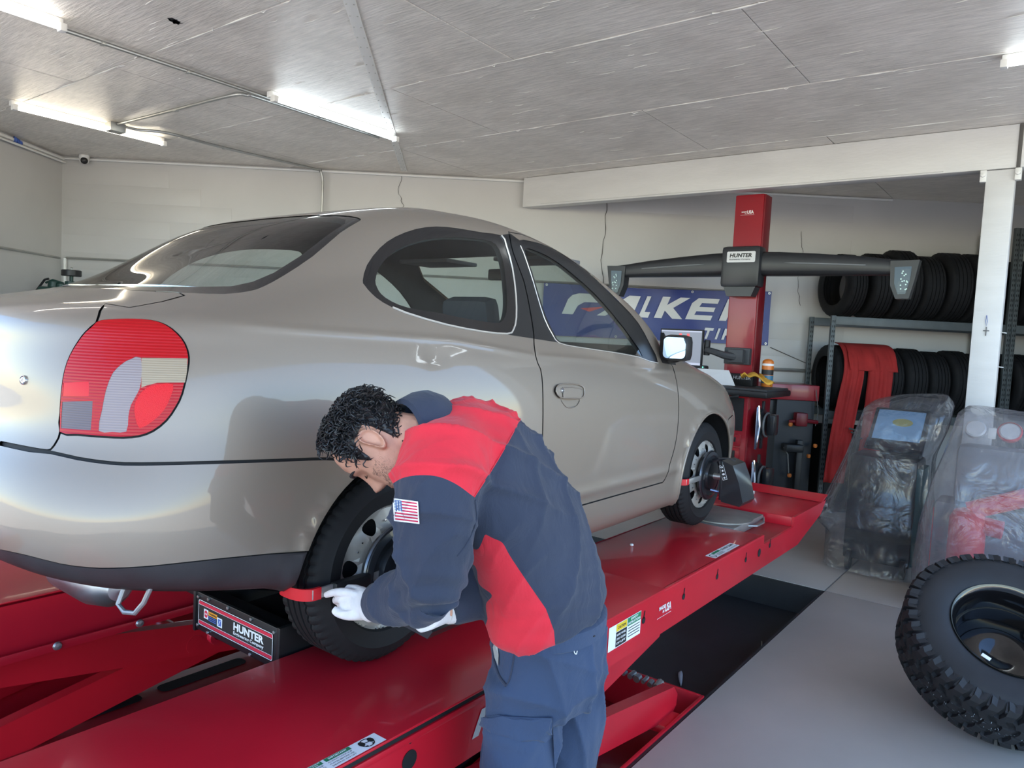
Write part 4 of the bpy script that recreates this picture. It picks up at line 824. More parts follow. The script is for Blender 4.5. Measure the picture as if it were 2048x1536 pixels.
MB().tube([(-.72,-.665,.37),(-.735,-.665,.33),(-.73,-.685,.315),(-.72,-.715,.318),(-.71,-.735,.345),(-.70,-.745,.38)], .006, 8).build('tow_loop', mat('grey iron', (.25,.25,.26), .45, .6), car)
# seats and dash
def seat(x, y, rear=False):
    t = MB(); w_ = .25
    M = Matrix.Translation((x,y,0)) @ Matrix.Rotation(math.radians(-14), 4, 'Y')
    t.bbox((-.02,-w_,.42),(.10,w_,1.02),.05, M); t.bbox((.0,-w_,.38),(.55,w_,.52),.05, Matrix.Translation((x,y,0)))
    if not rear: t.bbox((-.01,-.13,1.03),(.09,.13,1.18),.045, M); t.cyl(M @ Vector((.04,-.06,1.0)), M @ Vector((.04,-.06,1.1)), .008, 8); t.cyl(M @ Vector((.04,.06,1.0)), M @ Vector((.04,.06,1.1)), .008, 8)
    return t
for y in (-.36,.36): seat(1.06,y).build('front_seat', M_SEAT, car)
rs = MB(); M = Matrix.Translation((.02,0,0)) @ Matrix.Rotation(math.radians(-18), 4, 'Y')
rs.bbox((-.06,-.58,.45),(.10,.58,.98),.05,M); rs.bbox((.05,-.58,.38),(.5,.58,.50),.05); rs.build('rear_seat', M_SEAT, car)
for y in (-.30,.30): MB().bbox((-.06,y-.13,.97),(.03,y+.13,1.12),.045,M).build('rear_headrest', M_SEAT, car)
db = MB(); db.prism([(1.62,-.64,.70),(1.70,-.64,.92),(1.95,-.64,.985),(2.15,-.64,.97),(2.15,-.64,.5),(1.7,-.64,.5)], (0,1.28,0)); db.build('dashboard', M_INT, car)
st_ = MB(); st_.lathe([(.17+.014*math.cos(t),.014*math.sin(t)) for t in np.linspace(0,2*PI,9)[:-1]], 28, frame((1.48,.36,.88),(0,1,0),(-.4,0,.9),(-.9,0,-.4)), closed=True); st_.cyl((1.50,.36,.87),(1.68,.36,.78),.03,10); st_.bbox((1.46,.28,.85),(1.50,.44,.91),.01); st_.build('steering_wheel', M_BLACK, car)
MB().bbox((1.50,-.11,1.29),(1.53,.11,1.35),.012).build('rear_view_mirror', M_BLACK, car)
for y in (-.32,.32): MB().bbox((1.22,y-.17,1.355),(1.46,y+.17,1.375),.006,Matrix.Translation((0,0,0))).build('sun_visor', mat('visor', (.12,.12,.125), .8), car)
# door mirrors
for s in (1,-1):
    mm = MB(); C0 = Vector((1.925,-.795*s,.985))
    M = Matrix.Translation(C0) @ Matrix.Rotation(math.radians(8*s), 4, 'Z')
    mm.bbox((-.035,-.070,-.066),(.075,.070,.066),.035,M); hsg = mm.build('door_mirror', M_RUB, car)
    g = MB(); g.add([M @ Vector((-.0365,a,b)) for a, b in rrect(-.057,-.053,.057,.053,.022)], [tuple(range(24))]); g.build('mirror_glass', mat('mirror', (.9,.9,.9), .02, 1.), hsg, smooth=False)
    sf = MB(); sf.prism([(1.90,-.735*s,.905),(2.09,-.725*s,.885),(2.06,-.72*s,.95),(1.97,-.70*s,1.06)], (0,.02*s,0)); sf.tube([(1.99,-.72*s,.93),(1.995,-.76*s,.935),(2.0,-.79*s,.945)], [.03,.028,.025], 10); sf.build('mirror_base', M_RUB, hsg)
# ---- wheels
M_TYRE = mat('tyre rubber', (.010,.010,.011), .68, spec=.3, noise=.2, nscale=5, bump=.1, bscale=150); M_HUB = mat('hubcap silver', (.34,.325,.30), .5, .35, noise=.12, nscale=8)
def tyre_mesh(R, Rr, Wd, nseg=180, grooves=4, slots=60, gd=.008):
    """road tyre turned round local z (outer face at +z), with grooves and shoulder slots"""
    h = Wd/2; prof = [(Rr,h-.012),(Rr+.006,h-.004),(Rr+.03,h+.002),((R+Rr)/2,h+.006),(R-.045,h+.002),(R-.026,h-.006)]
    prof += [(R-.012,h-.014),(R-.004,h-.024)]
    tread = np.linspace(h-.03,-(h-.03),grooves*4+3); kinds = [0]*len(prof)
    for i, z in enumerate(tread):
        g = i % 4 in (2,) and 0 < i < len(tread)-1
        if g: prof += [(R,z+.004),(R-gd,z+.003),(R-gd,z-.003),(R,z-.004)]; kinds += [2,1,1,2]
        else: prof.append((R,z)); kinds.append(2)
    prof += [(a,-b) for a, b in prof[:8][::-1]]; kinds += [0]*8
    kinds[6] = kinds[7] = 3; kinds[-7] = kinds[-8] = 3
    v = []; f = []; k = len(prof)
    for i in range(nseg):
        a = 2*PI*i/nseg; sl = (i*slots*2//nseg) % 2 == 1 and True
        for (r, z), kd in zip(prof, kinds):
            rr_ = r
            if kd == 3 and (i % 3 == 0): rr_ = r-.006
            if kd == 2 and abs(z) > h*.42 and (i % 3 == 0): rr_ = r-.005
            v.append((rr_*math.cos(a), rr_*math.sin(a), z))
        b = ((i+1) % nseg)*k
        for j in range(k-1): f.append((i*k+j, b+j, b+j+1, i*k+j+1))
    return v, f
def hubcap_mesh(R, z0, nh=7):
    P = []; E = []
    def loop(L):
        o = len(P); P.extend(L); E.extend([(o+i, o+(i+1) % len(L)) for i in range(len(L))])
    loop([(R*math.cos(t), R*math.sin(t)) for t in np.linspace(0,2*PI,85)[:-1]]); holes = []
    for k in range(nh):
        a0 = 2*PI*(k+.35)/nh; H = []
        for t in np.linspace(0,2*PI,19)[:-1]:
            rr_ = R*.765+R*.125*math.sin(t); wd_ = .155+.045*math.sin(t); an = a0+wd_*math.copysign(abs(math.cos(t))**.7, math.cos(t)); H.append((rr_*math.cos(an), rr_*math.sin(an)))
        loop(H); holes.append(H)
    for r in (.15,.3,.42,.52,.60,.68,.94,.975): 
        for t in np.linspace(0,2*PI,72)[:-1]: P.append((R*r*math.cos(t), R*r*math.sin(t)))
    v, _, f = delaunay_2d_cdt([Vector(p) for p in P], E, [], 0, 1e-5)[:3]
    out = []; 
    X = np.array([(p.x, p.y) for p in v])
    for t in f:
        c = X[list(t)].mean(0)
        if np.hypot(*c) > R*.999: continue
        if any(inpoly(H, np.array([c[0]]), np.array([c[1]]))[0] for H in holes): continue
        out.append(tuple(t))
    rr_ = np.hypot(X[:,0], X[:,1])/R
    zz = z0+np.interp(rr_, [0,.3,.42,.55,.70,.88,.93,.97,1.0], [.012,.012,.004,.010,.008,.0,-.004,.006,.004])
    hd = np.min([[np.hypot(X[:,0]-h[0], X[:,1]-h[1]) for h in H] for H in holes], axis=(0,1)); zz -= .008*np.clip(1-hd/.008,0,1)
    return [(x, y, z) for (x, y), z in zip(X, zz)], out
TM = tyre_mesh(.289,.188,.175); HM = hubcap_mesh(.192,.070)
def wheel(x, s, steer=0.):
    """s=1 right side"""
    M = Matrix.Translation((x,-.722*s,.2895)) @ Matrix.Rotation(steer, 4, 'Z') @ frame((0,0,0), (1,0,0), (0,0,s), (0,-s,0))
    if s < 0: M = Matrix.Translation((x,.722,.2895)) @ frame((0,0,0), (1,0,0), (0,0,-1), (0,1,0))
    t = MB().add([M @ Vector(p) for p in TM[0]], TM[1]).build('tyre', M_TYRE, car, ang=28)
    r = MB(); r.lathe([(.185,-.07),(.19,-.06),(.178,-.05),(.168,-.02),(.168,.05),(.182,.068),(.193,.076),(.196,.072),(.19,.066)], 48, M); rim = r.build('rim', mat('steel rim', (.05,.05,.052), .5, .4), car)
    MB().add([M @ Vector(p) for p in HM[0]], HM[1]).build('hubcap', M_HUB, rim, ang=30)
    d = MB(); d.lathe([(0,.03),(.165,.03),(.168,.0),(0,.0)], 32, M); d.build('brake_disc', M_DARK, rim)
    cl = MB()
    for k in range(14):
        a = 2*PI*(k//2+.85+(.11 if k % 2 else -.11))/7; c = Vector((.148*math.cos(a), .148*math.sin(a), .079)); cl.lathe([(0,.002),(.003,.0015),(.0035,-.002)], 6, M @ Matrix.Translation(c))
    cl.build('hubcap_rivet', M_CHROME, rim, kind='stuff')
for x in (0, 2.37):
    for s in (1,-1): wheel(x, s)
# ================================================================ the mechanic
def cray(px, py):
    """world direction through a picture point of the solved camera (only used to work out where seams and patches sit on the clothes)"""
    d = Vector(CAM_R[0])*((px-1024)/1474.04)+Vector(CAM_R[1])*((py-768)/1474.04)+Vector(CAM_R[2]); return d
def cat_(px, py, depth): return Vector(CAM_C)+cray(px, py)*depth
def cproj(P):
    q = (np.asarray(P)-np.array(CAM_C)) @ np.array(CAM_R).T; return np.c_[1024+1474.04*q[:,0]/q[:,2], 768+1474.04*q[:,1]/q[:,2]]
def rings(mb, R, n=20):
    """closed body of elliptical rings (centre, side axis, front axis)"""
    vs = []; k = len(R)
    for c, a, b in R: vs += [Vector(c)+Vector(a)*math.cos(2*PI*j/n)+Vector(b)*math.sin(2*PI*j/n) for j in range(n)]
    fs = [(i*n+j, i*n+(j+1) % n, (i+1)*n+(j+1) % n, (i+1)*n+j) for i in range(k-1) for j in range(n)]
    return mb.add(vs, fs+[tuple(range(n))[::-1], tuple(range((k-1)*n, k*n))])
def limb(mb, P, r, flat=None, n=16, sub=4):
    """round tapering limb through points"""
    Q = crom([(*p, q) for p, q in zip(P, r)], sub); return mb.tube([q[:3] for q in Q], [float(q[3]) for q in Q], n)
def fuse(mb, voxel, smooth=5, fac=.5):
    """one continuous skin from overlapping bodies"""
    me = bpy.data.meshes.new('f'); me.from_pydata(mb.v, [], mb.f); bm = bmesh.new(); bm.from_mesh(me); bmesh.ops.recalc_face_normals(bm, faces=bm.faces[:]); bm.to_mesh(me); bm.free()
    o = bpy.data.objects.new('f', me); COL.objects.link(o)
    r = o.modifiers.new('r', 'REMESH'); r.mode = 'VOXEL'; r.voxel_size = voxel; r.adaptivity = 0
    s = o.modifiers.new('s', 'SMOOTH'); s.factor = fac; s.iterations = smooth
    dg = bpy.context.evaluated_depsgraph_get(); m2 = bpy.data.meshes.new_from_object(o.evaluated_get(dg)); bpy.data.objects.remove(o)
    bm = bmesh.new(); bm.from_mesh(m2); bmesh.ops.triangulate(bm, faces=bm.faces[:]); bm.normal_update()
    V = np.array([v.co[:] for v in bm.verts]); N = np.array([v.normal[:] for v in bm.verts]); T = np.array([[v.index for v in f.verts] for f in bm.faces]); bm.free()
    return V, N, T
def vnorm(V, T):
    n = np.cross(V[T[:,1]]-V[T[:,0]], V[T[:,2]]-V[T[:,0]]); N = np.zeros_like(V)
    for k in range(3): np.add.at(N, T[:,k], n)
    return N/(np.linalg.norm(N, axis=1, keepdims=True)+1e-12)
def cut(V, N, T, d):
    """splits a triangle mesh along d = 0; returns (positive, negative)"""
    out = []
    for sg in (1,-1):
        vs = list(map(tuple, V)); ns = list(map(tuple, N)); tr = []; cache = {}; e = d*sg
        def mid(a, b):
            key = (min(a,b), max(a,b))
            if key not in cache:
                t = e[a]/(e[a]-e[b]); cache[key] = len(vs); vs.append(tuple(V[a]+(V[b]-V[a])*t)); q = N[a]+(N[b]-N[a])*t; ns.append(tuple(q/np.linalg.norm(q)))
            return cache[key]
        for t in T:
            p = [k for k in range(3) if e[t[k]] > 0]
            if len(p) == 3: tr.append(tuple(t))
            elif len(p) == 1:
                a, b, c = t[p[0]], t[(p[0]+1) % 3], t[(p[0]+2) % 3]; tr.append((a, mid(a,b), mid(a,c)))
            elif len(p) == 2:
                q = [k for k in range(3) if k not in p][0]; c, a, b = t[q], t[(q+1) % 3], t[(q+2) % 3]; m1, m2 = mid(b,c), mid(c,a); tr += [(a,b,m1),(a,m1,m2)]
        ids = np.unique(np.array(tr)) if tr else np.array([], int); mp = {k: i for i, k in enumerate(ids)}
        out.append(([vs[k] for k in ids], [ns[k] for k in ids], [tuple(mp[k] for k in t) for t in tr]))
    return out
def nmesh(name, V, N, T, m, parent, kind=None):
    me = bpy.data.meshes.new(name); me.from_pydata([tuple(v) for v in V], [], [tuple(map(int, t)) for t in T]); me.materials.append(m); me.shade_smooth()
    me.normals_split_custom_set_from_vertices([tuple(n) for n in N]); return link(name, me, parent, kind)
M_NAVY = mat('navy cotton', (.026,.034,.060), .9, noise=.12, nscale=4, bump=.25, bscale=350, sheen=.1); M_NAVY2 = mat('navy trouser cotton', (.030,.050,.100), .9, noise=.15, nscale=4, bump=.25, bscale=350, sheen=.1)
M_SRED = mat('red cotton', (.62,.020,.038), .9, noise=.08, nscale=4, bump=.2, bscale=350, sheen=.1); M_SKIN = mat('skin', (.50,.26,.18), .5, noise=.12, nscale=30, bump=.12, bscale=250)
M_GLOVE = mat('white glove cloth', (.66,.64,.64), .85, noise=.12, nscale=18, bump=.3, bscale=300); M_HAIR = mat('black hair', (.012,.011,.012), .42)
for m_ in (M_NAVY, M_NAVY2, M_SRED): wrinkle(m_, (11,11,7), .012, .5)
man = thing('person', (.05,-1.36,ZF), 'mechanic in red and navy work shirt bending over the rear wheel', 'person')
# ---- shirt
def V3(*a): return Vector(a)
up_r = V3(.80,.58,.10).normalized(); hip_r = V3(.97,.20,0).normalized()
sp = [((.060,-1.345,.268),.184,.138,0.),((.055,-1.341,.285),.202,.154,.03),((.046,-1.337,.325),.206,.156,.1),((.020,-1.332,.40),.200,.152,.25),((-.030,-1.315,.51),.205,.152,.45),((-.100,-1.285,.615),.208,.148,.7),((-.175,-1.248,.705),.200,.142,.9),((-.230,-1.215,.755),.150,.105,1.),((-.262,-1.195,.775),.080,.070,1.)]
def torso_rings(S_, grow=0.):
    R = []
    for i, (c, a, b, t) in enumerate(S_):
        p0 = Vector(S_[max(i-1,0)][0]); p1 = Vector(S_[min(i+1,len(S_)-1)][0]); tn = (p1-p0).normalized(); r = hip_r.lerp(up_r, t).normalized(); r = (r-tn*r.dot(tn)).normalized(); f = tn.cross(r)
        R.append((c, r*(a+grow), f*(b+grow)))
    return R
sb_ = MB(); rings(sb_, torso_rings(sp), 28)
SHL = cat_(880,950,1.58); ELL = cat_(862,1178,1.62); WRL = cat_(752,1208,1.84); SHR = V3(-.055,-1.125,.735); ELR = cat_(945,1185,1.92); WRR = cat_(892,1215,1.86)
tl_ = V3(-.20,-1.235,.72)
limb(sb_, [tl_, (tl_+SHL)/2, SHL, (SHL*.5+ELL*.5)+V3(-.012,-.01,0), ELL], [.118,.112,.100,.086,.078])
limb(sb_, [ELL+V3(0,0,.012), ELL, (ELL+WRL)/2, WRL], [.055,.072,.064,.050])
limb(sb_, [tl_, (tl_+SHR)/2, SHR, (SHR+ELR)/2, ELR], [.10,.095,.088,.078,.072]); limb(sb_, [ELR+V3(0,0,.012), ELR, (ELR+WRR)/2, WRR], [.055,.070,.062,.050])
V, N, T = fuse(sb_, .0068, 18)
def folds(V, N, seed, amp, comps):
    rg_ = np.random.RandomState(seed); d = np.zeros(len(V))
    for (dx, dy, dz), fr, am in comps:
        k = np.array((dx,dy,dz), float); k /= np.linalg.norm(k); ph = rg_.rand()*6.28
        s = V @ k*fr*6.283; o = np.cross(k, (.3,.5,.8)); w = V @ o
        a_ = s*.5+ph+1.3*np.sin(w*9+ph*2)+.6*np.sin(w*23+1); d += am*((1-np.abs(np.sin(a_)))**2.2-.25)*2.*np.clip(.35+.9*np.sin(w*11+ph*3+s*.13),0,1)
    return V+N*(amp*d)[:,None]
V = folds(V, N, 3, .0075, [((.35,.25,.9),11,1.),((.9,.5,-.25),9,.9),((.2,.9,.5),16,.6)])
# deeper folds in the crook of the arm and at the waist
for c, k, am, sg in ((ELL, V3(.35,.2,.9), .007, .10), (V3(.02,-1.36,.36), V3(.1,.1,1), .006, .13), (SHL+V3(.03,.05,-.08), V3(.9,.5,.2), .006, .11)):
    q = V-np.array(c); w = np.exp(-(q**2).sum(1)/sg**2); V = V+N*(am*w*np.sin((q @ np.array(k.normalized()))*150+q[:,1]*25))[:,None]
N = vnorm(V, T); PXV = cproj(V)
YOKE = [tuple(p) for p in crom([(740,1010),(787,966),(822,952),(870,952),(910,967),(948,994)], 5)]+[tuple(p) for p in crom([(948,994),(1000,912),(1041,838)], 4)]+[(1060,780),(900,760),(780,820),(720,900)]
SIDE = [tuple(p) for p in crom([(944,1038),(962,1062),(985,1076),(1005,1086),(1020,1112),(1052,1160),(1092,1218)], 4)]+[(1108,1262),(1112,1310),(950,1320)]+[tuple(p) for p in crom([(975,1238),(972,1208),(984,1190),(958,1168),(950,1132),(912,1112)], 4)]+[(905,1060)]
hem = cproj(V)
d1 = poly_sd(YOKE, PXV); d2 = poly_sd(SIDE, PXV)
# the right half of the shirt repeats the left: mirror test in the plane of the spine, so the far side panel is also red
(rv, rn, rt), (bv, bn, bt_) = cut(V, N, T, d1)
bv = np.array(bv); bn = np.array(bn); bt_ = np.array(bt_)
fac = ((np.array(CAM_C)-bv)*bn).sum(1) > -.25*np.linalg.norm(np.array(CAM_C)-bv, axis=1)
ax_ = np.array(ELL-SHL); L_ = np.linalg.norm(ax_); ax_ /= L_; rel = bv-np.array(SHL); tt_ = np.clip(rel @ ax_, .03, L_); ds_ = np.linalg.norm(rel-tt_[:,None]*ax_, axis=1)
d2 = np.where(fac, np.minimum(poly_sd(SIDE, cproj(bv)), (ds_-.114)*900), -5.)
(sv, sn, st2), (nv_, nn, ntt) = cut(bv, bn, bt_, d2)
shirt = nmesh('shirt', nv_, nn, ntt, M_NAVY, man); nmesh('shirt_yoke', rv, rn, rt, M_SRED, shirt); nmesh('shirt_side_panel', sv, sn, st2, M_SRED, shirt)
from mathutils.bvhtree import BVHTree
SHB = BVHTree.FromPolygons([tuple(v) for v in V], [tuple(map(int, t)) for t in T])
def onto(bvh, px, py, off=.002):
    h, n, i, ds = bvh.ray_cast(Vector(CAM_C), cray(px, py).normalized())
    if h is None: return None
    if n.dot(Vector(CAM_C)-h) < 0: n = -n
    return h+n*off
def seam_tube(bvh, line, r, name, m, parent, off=.0005, n=5):
    P = [onto(bvh, x, y, off) for x, y in crom(line, n)]; P = [p for p in P if p is not None]
    if len(P) > 1: return MB().tube(P, r, 6).build(name, m, parent)
seam_tube(SHB, [(948,994),(1000,912),(1041,838)], .0014, 'yoke_seam', M_SRED, shirt); seam_tube(SHB, [(950,1000),(952,1040),(935,1085),(915,1112)], .0022, 'armhole_seam', M_NAVY, shirt)
# collar
cl = MB(); nb = V3(-.262,-1.195,.765); nd = (cat_(806,876,1.70)-nb).normalized()
cu = nd.cross(V3(0,0,1)).normalized(); cw = cu.cross(nd)
prof = [(.086,-.050),(.100,-.020),(.100,.010),(.090,.046),(.079,.052),(.076,.030),(.078,-.020)]
cl.lathe(prof, 28, frame(nb+nd*.022, cu, cw, nd)); cl.build('collar', M_NAVY, shirt)
# flag patch on the left sleeve
fq = [(785,996),(836,1003),(839,1048),(788,1042)]
def bil(u, v): 
    a, b, c, d = [np.array(q, float) for q in fq]; return (a*(1-u)+b*u)*(1-v)+(d*(1-u)+c*u)*v
NX, NY = 20, 30; G = {}
for i in range(NX+1):
    for j in range(NY+1):
        p = bil(i/NX, j/NY); G[i,j] = onto(SHB, p[0], p[1], 0.)
        if G[i,j] is not None: G[i,j] = G[i,j]-cray(p[0], p[1]).normalized()*.004
pm = MB(); ok = [q for q in G.values() if q is not None]
for i in range(NX):
    for j in range(NY):
        c = [G[i,j], G[i+1,j], G[i+1,j+1], G[i,j+1]]
        if any(q is None for q in c): continue
        if i in (0,NX-1) or j in (0,1,NY-2,NY-1): pm.m = 0
        else:
            k = (j-2)*13//26; pm.m = 1 if k % 2 == 0 else 0
            if i < 7 and j < 16: pm.m = 0 if ((i % 2 == 1) and (j % 2 == 1)) else 2
        pm.add(c, [(0,1,2,3)])
pm.build('flag_patch', [mat('patch white', (.75,.74,.74), .8), mat('patch red', (.50,.02,.07), .8), mat('patch blue', (.06,.13,.30), .8)], shirt)
# ---- trousers
tb = MB(); HL = V3(-.035,-1.345,.14); HR = V3(.155,-1.352,.14); KL = V3(-.035,-1.335,-.20); KR = V3(.175,-1.345,-.20); AL = V3(-.03,-1.385,-.575); AR = V3(.205,-1.39,-.575)
pr_ = [((.062,-1.345,.285),.180,.135,0.),((.060,-1.348,.22),.186,.142,0.),((.060,-1.352,.13),.190,.142,0.),((.060,-1.350,.05),.182,.125,0.)]
R = []
for c, a, b, t in pr_: R.append((c, hip_r*a, V3(-.2,.97,0)*b))
rings(tb, R, 28)
limb(tb, [HL, (HL+KL)/2, KL, (KL+AL)/2, AL], [.100,.100,.088,.082,.085]); limb(tb, [HR, (HR+KR)/2, KR, (KR+AR)/2, AR], [.104,.102,.090,.082,.085])
V, N, T = fuse(tb, .0068, 10)
V = folds(V, N, 8, .0075, [((.95,.2,.2),10,1.),((.6,.7,-.5),9,.7),((.2,.2,1),9,.6)]); N = vnorm(V, T)
tr = nmesh('trousers', V, N, T, M_NAVY2, man); TRB = BVHTree.FromPolygons([tuple(v) for v in V], [tuple(map(int, t)) for t in T])
# waistband and belt loops
wbp = MB(); Rw = []
for z, g in ((.240,-.004),(.244,.003),(.284,.003),(.290,-.006)): Rw.append(((.061,-1.346,z), hip_r*(.186+g), V3(-.2,.97,0)*(.142+g)))
rings(wbp, Rw, 36); wbp.build('waistband', M_NAVY2, tr)
for px, py in ((1043,1238),(1133,1222),(1222,1196)):
    P = onto(TRB, px, py, .012)
    if P is not None: MB().bbox((-.006,-.004,-.028),(.006,.004,.028),.002,Matrix.Translation(P) @ Matrix.Rotation(.6, 4, 'Z')).build('belt_loop', M_NAVY2, tr)
def patch(bvh, outline, name, m, parent, off=.003):
    xs = [p[0] for p in outline]; ys = [p[1] for p in outline]; P = list(outline); k = len(P); E = [(i,(i+1) % k) for i in range(k)]
    for x in np.arange(min(xs), max(xs), 6):
        for y in np.arange(min(ys), max(ys), 6):
            if inpoly(outline, np.array([x]), np.array([y]))[0]: P.append((x,y))
    v, _, f = delaunay_2d_cdt([Vector(p) for p in P], E, [], 1, 1e-4)[:3]
    H = [onto(bvh, p.x, p.y, off) for p in v]
    if any(h is None for h in H): 
        f = [t for t in f if all(H[i] is not None for i in t)]; H = [h if h is not None else Vector((0,0,-5)) for h in H]
        used = sorted({i for t in f for i in t}); mp = {a: b for b, a in enumerate(used)}; H = [H[i] for i in used]; f = [tuple(mp[i] for i in t) for t in f]
    return MB().add(H, [tuple(t) for t in f]).build(name, m, parent)
cpk = [(967,1434),(1000,1428),(1105,1432),(1106,1540),(965,1545)]
patch(TRB, cpk, 'cargo_pocket', M_NAVY2, tr, .007)
patch(TRB, [(966,1432),(1010,1428),(1102,1430),(1101,1466),(1085,1480),(1040,1478),(990,1465),(968,1452)], 'pocket_flap', M_NAVY2, tr, .013)
patch(TRB, [(1090,1282),(1140,1278),(1198,1262),(1196,1274),(1145,1292),(1092,1294)], 'back_pocket_welt', M_NAVY2, tr, .004)
seam_tube(TRB, [(1090,1289),(1140,1285),(1196,1268)], .0018, 'pocket_slit', M_DARK, tr, .0045)
seam_tube(TRB, [(1150,1296),(1146,1303),(1150,1308),(1152,1301)], .0012, 'thread_mark', mat('patch white', (.7,.7,.7)), tr, .004)
seam_tube(TRB, [(1035,1240),(1030,1300),(1022,1350),(1013,1372)], .0020, 'side_seam', M_NAVY, tr, .001)
seam_tube(TRB, [(992,1262),(988,1290),(990,1320),(1000,1352),(1013,1372)], .004, 'hip_pocket', M_NAVY, tr, .002)
patch(TRB, [(990,1275),(996,1282),(1000,1310),(999,1332),(992,1315),(988,1292)], 'pocket_lining', mat('pocket cloth', (.33,.34,.33), .9), tr, .004)
# shoes
for A_, s in ((AL,-1),(AR,1)):
    sh = MB(); fx = V3(-.18,.98,0).normalized(); sx = V3(.98,.18,0)
    for d_, wd2, h in ((-.075,.030,.06),(-.05,.042,.09),(.0,.044,.10),(.06,.044,.075),(.12,.048,.055),(.16,.042,.045),(.185,.022,.03)): pass
    rings(sh, [(Vector((A_.x,A_.y,ZF+h/2+.002))+fx*d_, sx*wd2, V3(0,0,h/2)) for d_, wd2, h in ((-.08,.020,.04),(-.065,.040,.09),(-.02,.044,.115),(.03,.044,.095),(.09,.048,.07),(.14,.044,.058),(.17,.022,.035))], 16); sh.build('shoe', M_BLACK, man)
# ---- head
Hc = cat_(757,886,1.70); cr, cd2, cf2 = Vector(CAM_R[0]), Vector(CAM_R[1]), Vector(CAM_R[2])
hf = (cr*-.30+cd2*.94+cf2*.12).normalized(); hu = (cr*-.92+cd2*-.30+cf2*.10); hu = (hu-hf*hu.dot(hf)).normalized(); hx = hf.cross(hu)
HM_ = frame(Hc, hx, hf, hu) @ Matrix.Scale(.96, 4)
SL = np.array([(-.122,.055,.030,.020),(-.112,.080,.008,.040),(-.095,.089,-.022,.052),(-.070,.088,-.052,.061),(-.040,.085,-.075,.067),(-.010,.083,-.088,.072),(.020,.088,-.097,.075),(.050,.090,-.100,.076),(.078,.078,-.094,.070),(.100,.052,-.074,.056),(.113,.020,-.045,.034),(.117,-.010,-.020,.008)])
def head_pt(z, t):
    yf, yb, wd2 = (np.interp(z, SL[:,0], SL[:,k]) for k in (1,2,3)); cy = (yf+yb)/2; ry = (yf-yb)/2
    c, s = math.cos(t), math.sin(t); e = .86
    x = wd2*math.copysign(abs(c)**e, c); y = cy+ry*math.copysign(abs(s)**e, s)
    if s > 0:
        g = lambda cx, cz, sx, sz: math.exp(-((x-cx)/sx)**2-((z-cz)/sz)**2)
        d = 0; 
        nz = np.interp(z, [-.052,-.042,-.030,-.015,.01,.03], [0,.022,.036,.028,.013,0]); d += nz*math.exp(-(x/(.012+.004*(z < -.02)))**2)
        d += .010*(g(.015,-.036,.008,.010)+g(-.015,-.036,.008,.010))
        d -= .013*(g(.034,.004,.017,.013)+g(-.034,.004,.017,.013)); d += .006*(g(.033,.004,.010,.007)+g(-.033,.004,.010,.007))
        d += .006*(g(.030,.026,.022,.009)+g(-.030,.026,.022,.009)); d += .006*g(0,-.066,.022,.006)+.005*g(0,-.079,.020,.006)-.004*g(0,-.0725,.024,.003)+.005*g(0,-.105,.018,.012)
        y += d*min(1, s*2.2)
    return x, y, z
hb_ = MB(); zs_ = np.concatenate([np.linspace(-.122,-.09,6)[:-1], np.linspace(-.09,.05,46), np.linspace(.05,.117,14)[1:]]); nt_ = 72; vs = []
for z in zs_: vs += [head_pt(z, 2*PI*j/nt_+.01) for j in range(nt_)]
fs = [(i*nt_+j, i*nt_+(j+1) % nt_, (i+1)*nt_+(j+1) % nt_, (i+1)*nt_+j) for i in range(len(zs_)-1) for j in range(nt_)]+[tuple(range(nt_))[::-1], tuple(range((len(zs_)-1)*nt_, len(zs_)*nt_))]
hb_.add([HM_ @ Vector(v) for v in vs], fs)
hb_.tube([HM_ @ Vector((0,-.030,-.03)), HM_ @ Vector((0,-.040,-.08)), (HM_ @ Vector((0,-.05,-.11)))*.5+nb*.5, nb-nd*.03], [.056,.056,.058,.062], 20)
# ears: a dished shell with a rolled rim
for s in (-1, 1):
    EO = [(0,.034),(-.010,.036),(-.021,.030),(-.028,.014),(-.027,-.002),(-.020,-.018),(-.010,-.030),(-.001,-.032),(.004,-.024),(.004,-.008),(.006,.008),(.006,.024)]
    E2 = crom(EO, 4, True); c = np.mean(EO, 0); M = HM_ @ Matrix.Translation((s*.071,-.010,-.006)) @ Matrix.Rotation(s*-.50, 4, 'Z') @ Matrix.Scale(1.04, 4)
    vs = []; k = len(E2)
    for f_, x in ((.95,-.006),(1.02,.015),(.93,.020),(.80,.015),(.62,.006),(.40,.004),(.15,.002)): vs += [M @ Vector((s*x, (c[0]+(q[0]-c[0])*f_), (c[1]+(q[1]-c[1])*f_))) for q in E2]
    fs = [(i*k+j, i*k+(j+1) % k, (i+1)*k+(j+1) % k, (i+1)*k+j) for i in range(6) for j in range(k)]+[tuple(range(6*k,7*k)), tuple(range(k))[::-1]]
    vs = vs; hb_.add(vs, fs)
# forearms inside the sleeves reach the gloves, so that body and hands are one figure
TC = V3(-.19,-1.24,.70); limb(hb_, [nb-nd*.03, TC, V3(-.03,-1.315,.51), V3(.05,-1.34,.28)], [.06,.085,.10,.10], n=14)
limb(hb_, [TC, SHL, ELL, WRL+(WRL-ELL)*.1], [.06,.045,.038,.030], n=12); limb(hb_, [TC, SHR, ELR, WRR+(WRR-ELR)*.1], [.06,.045,.038,.030], n=12)
for a_, b_, c_ in (('HL','KL','AL'),('HR','KR','AR')): limb(hb_, [V3(.05,-1.34,.28), globals()[a_], globals()[b_], globals()[c_]-V3(0,0,.03)], [.07,.07,.045,.035], n=12)
bV, bN, bT = fuse(hb_, .0030, 2, .4); body = nmesh('body', bV, vnorm(bV, bT), bT, M_SKIN, man)
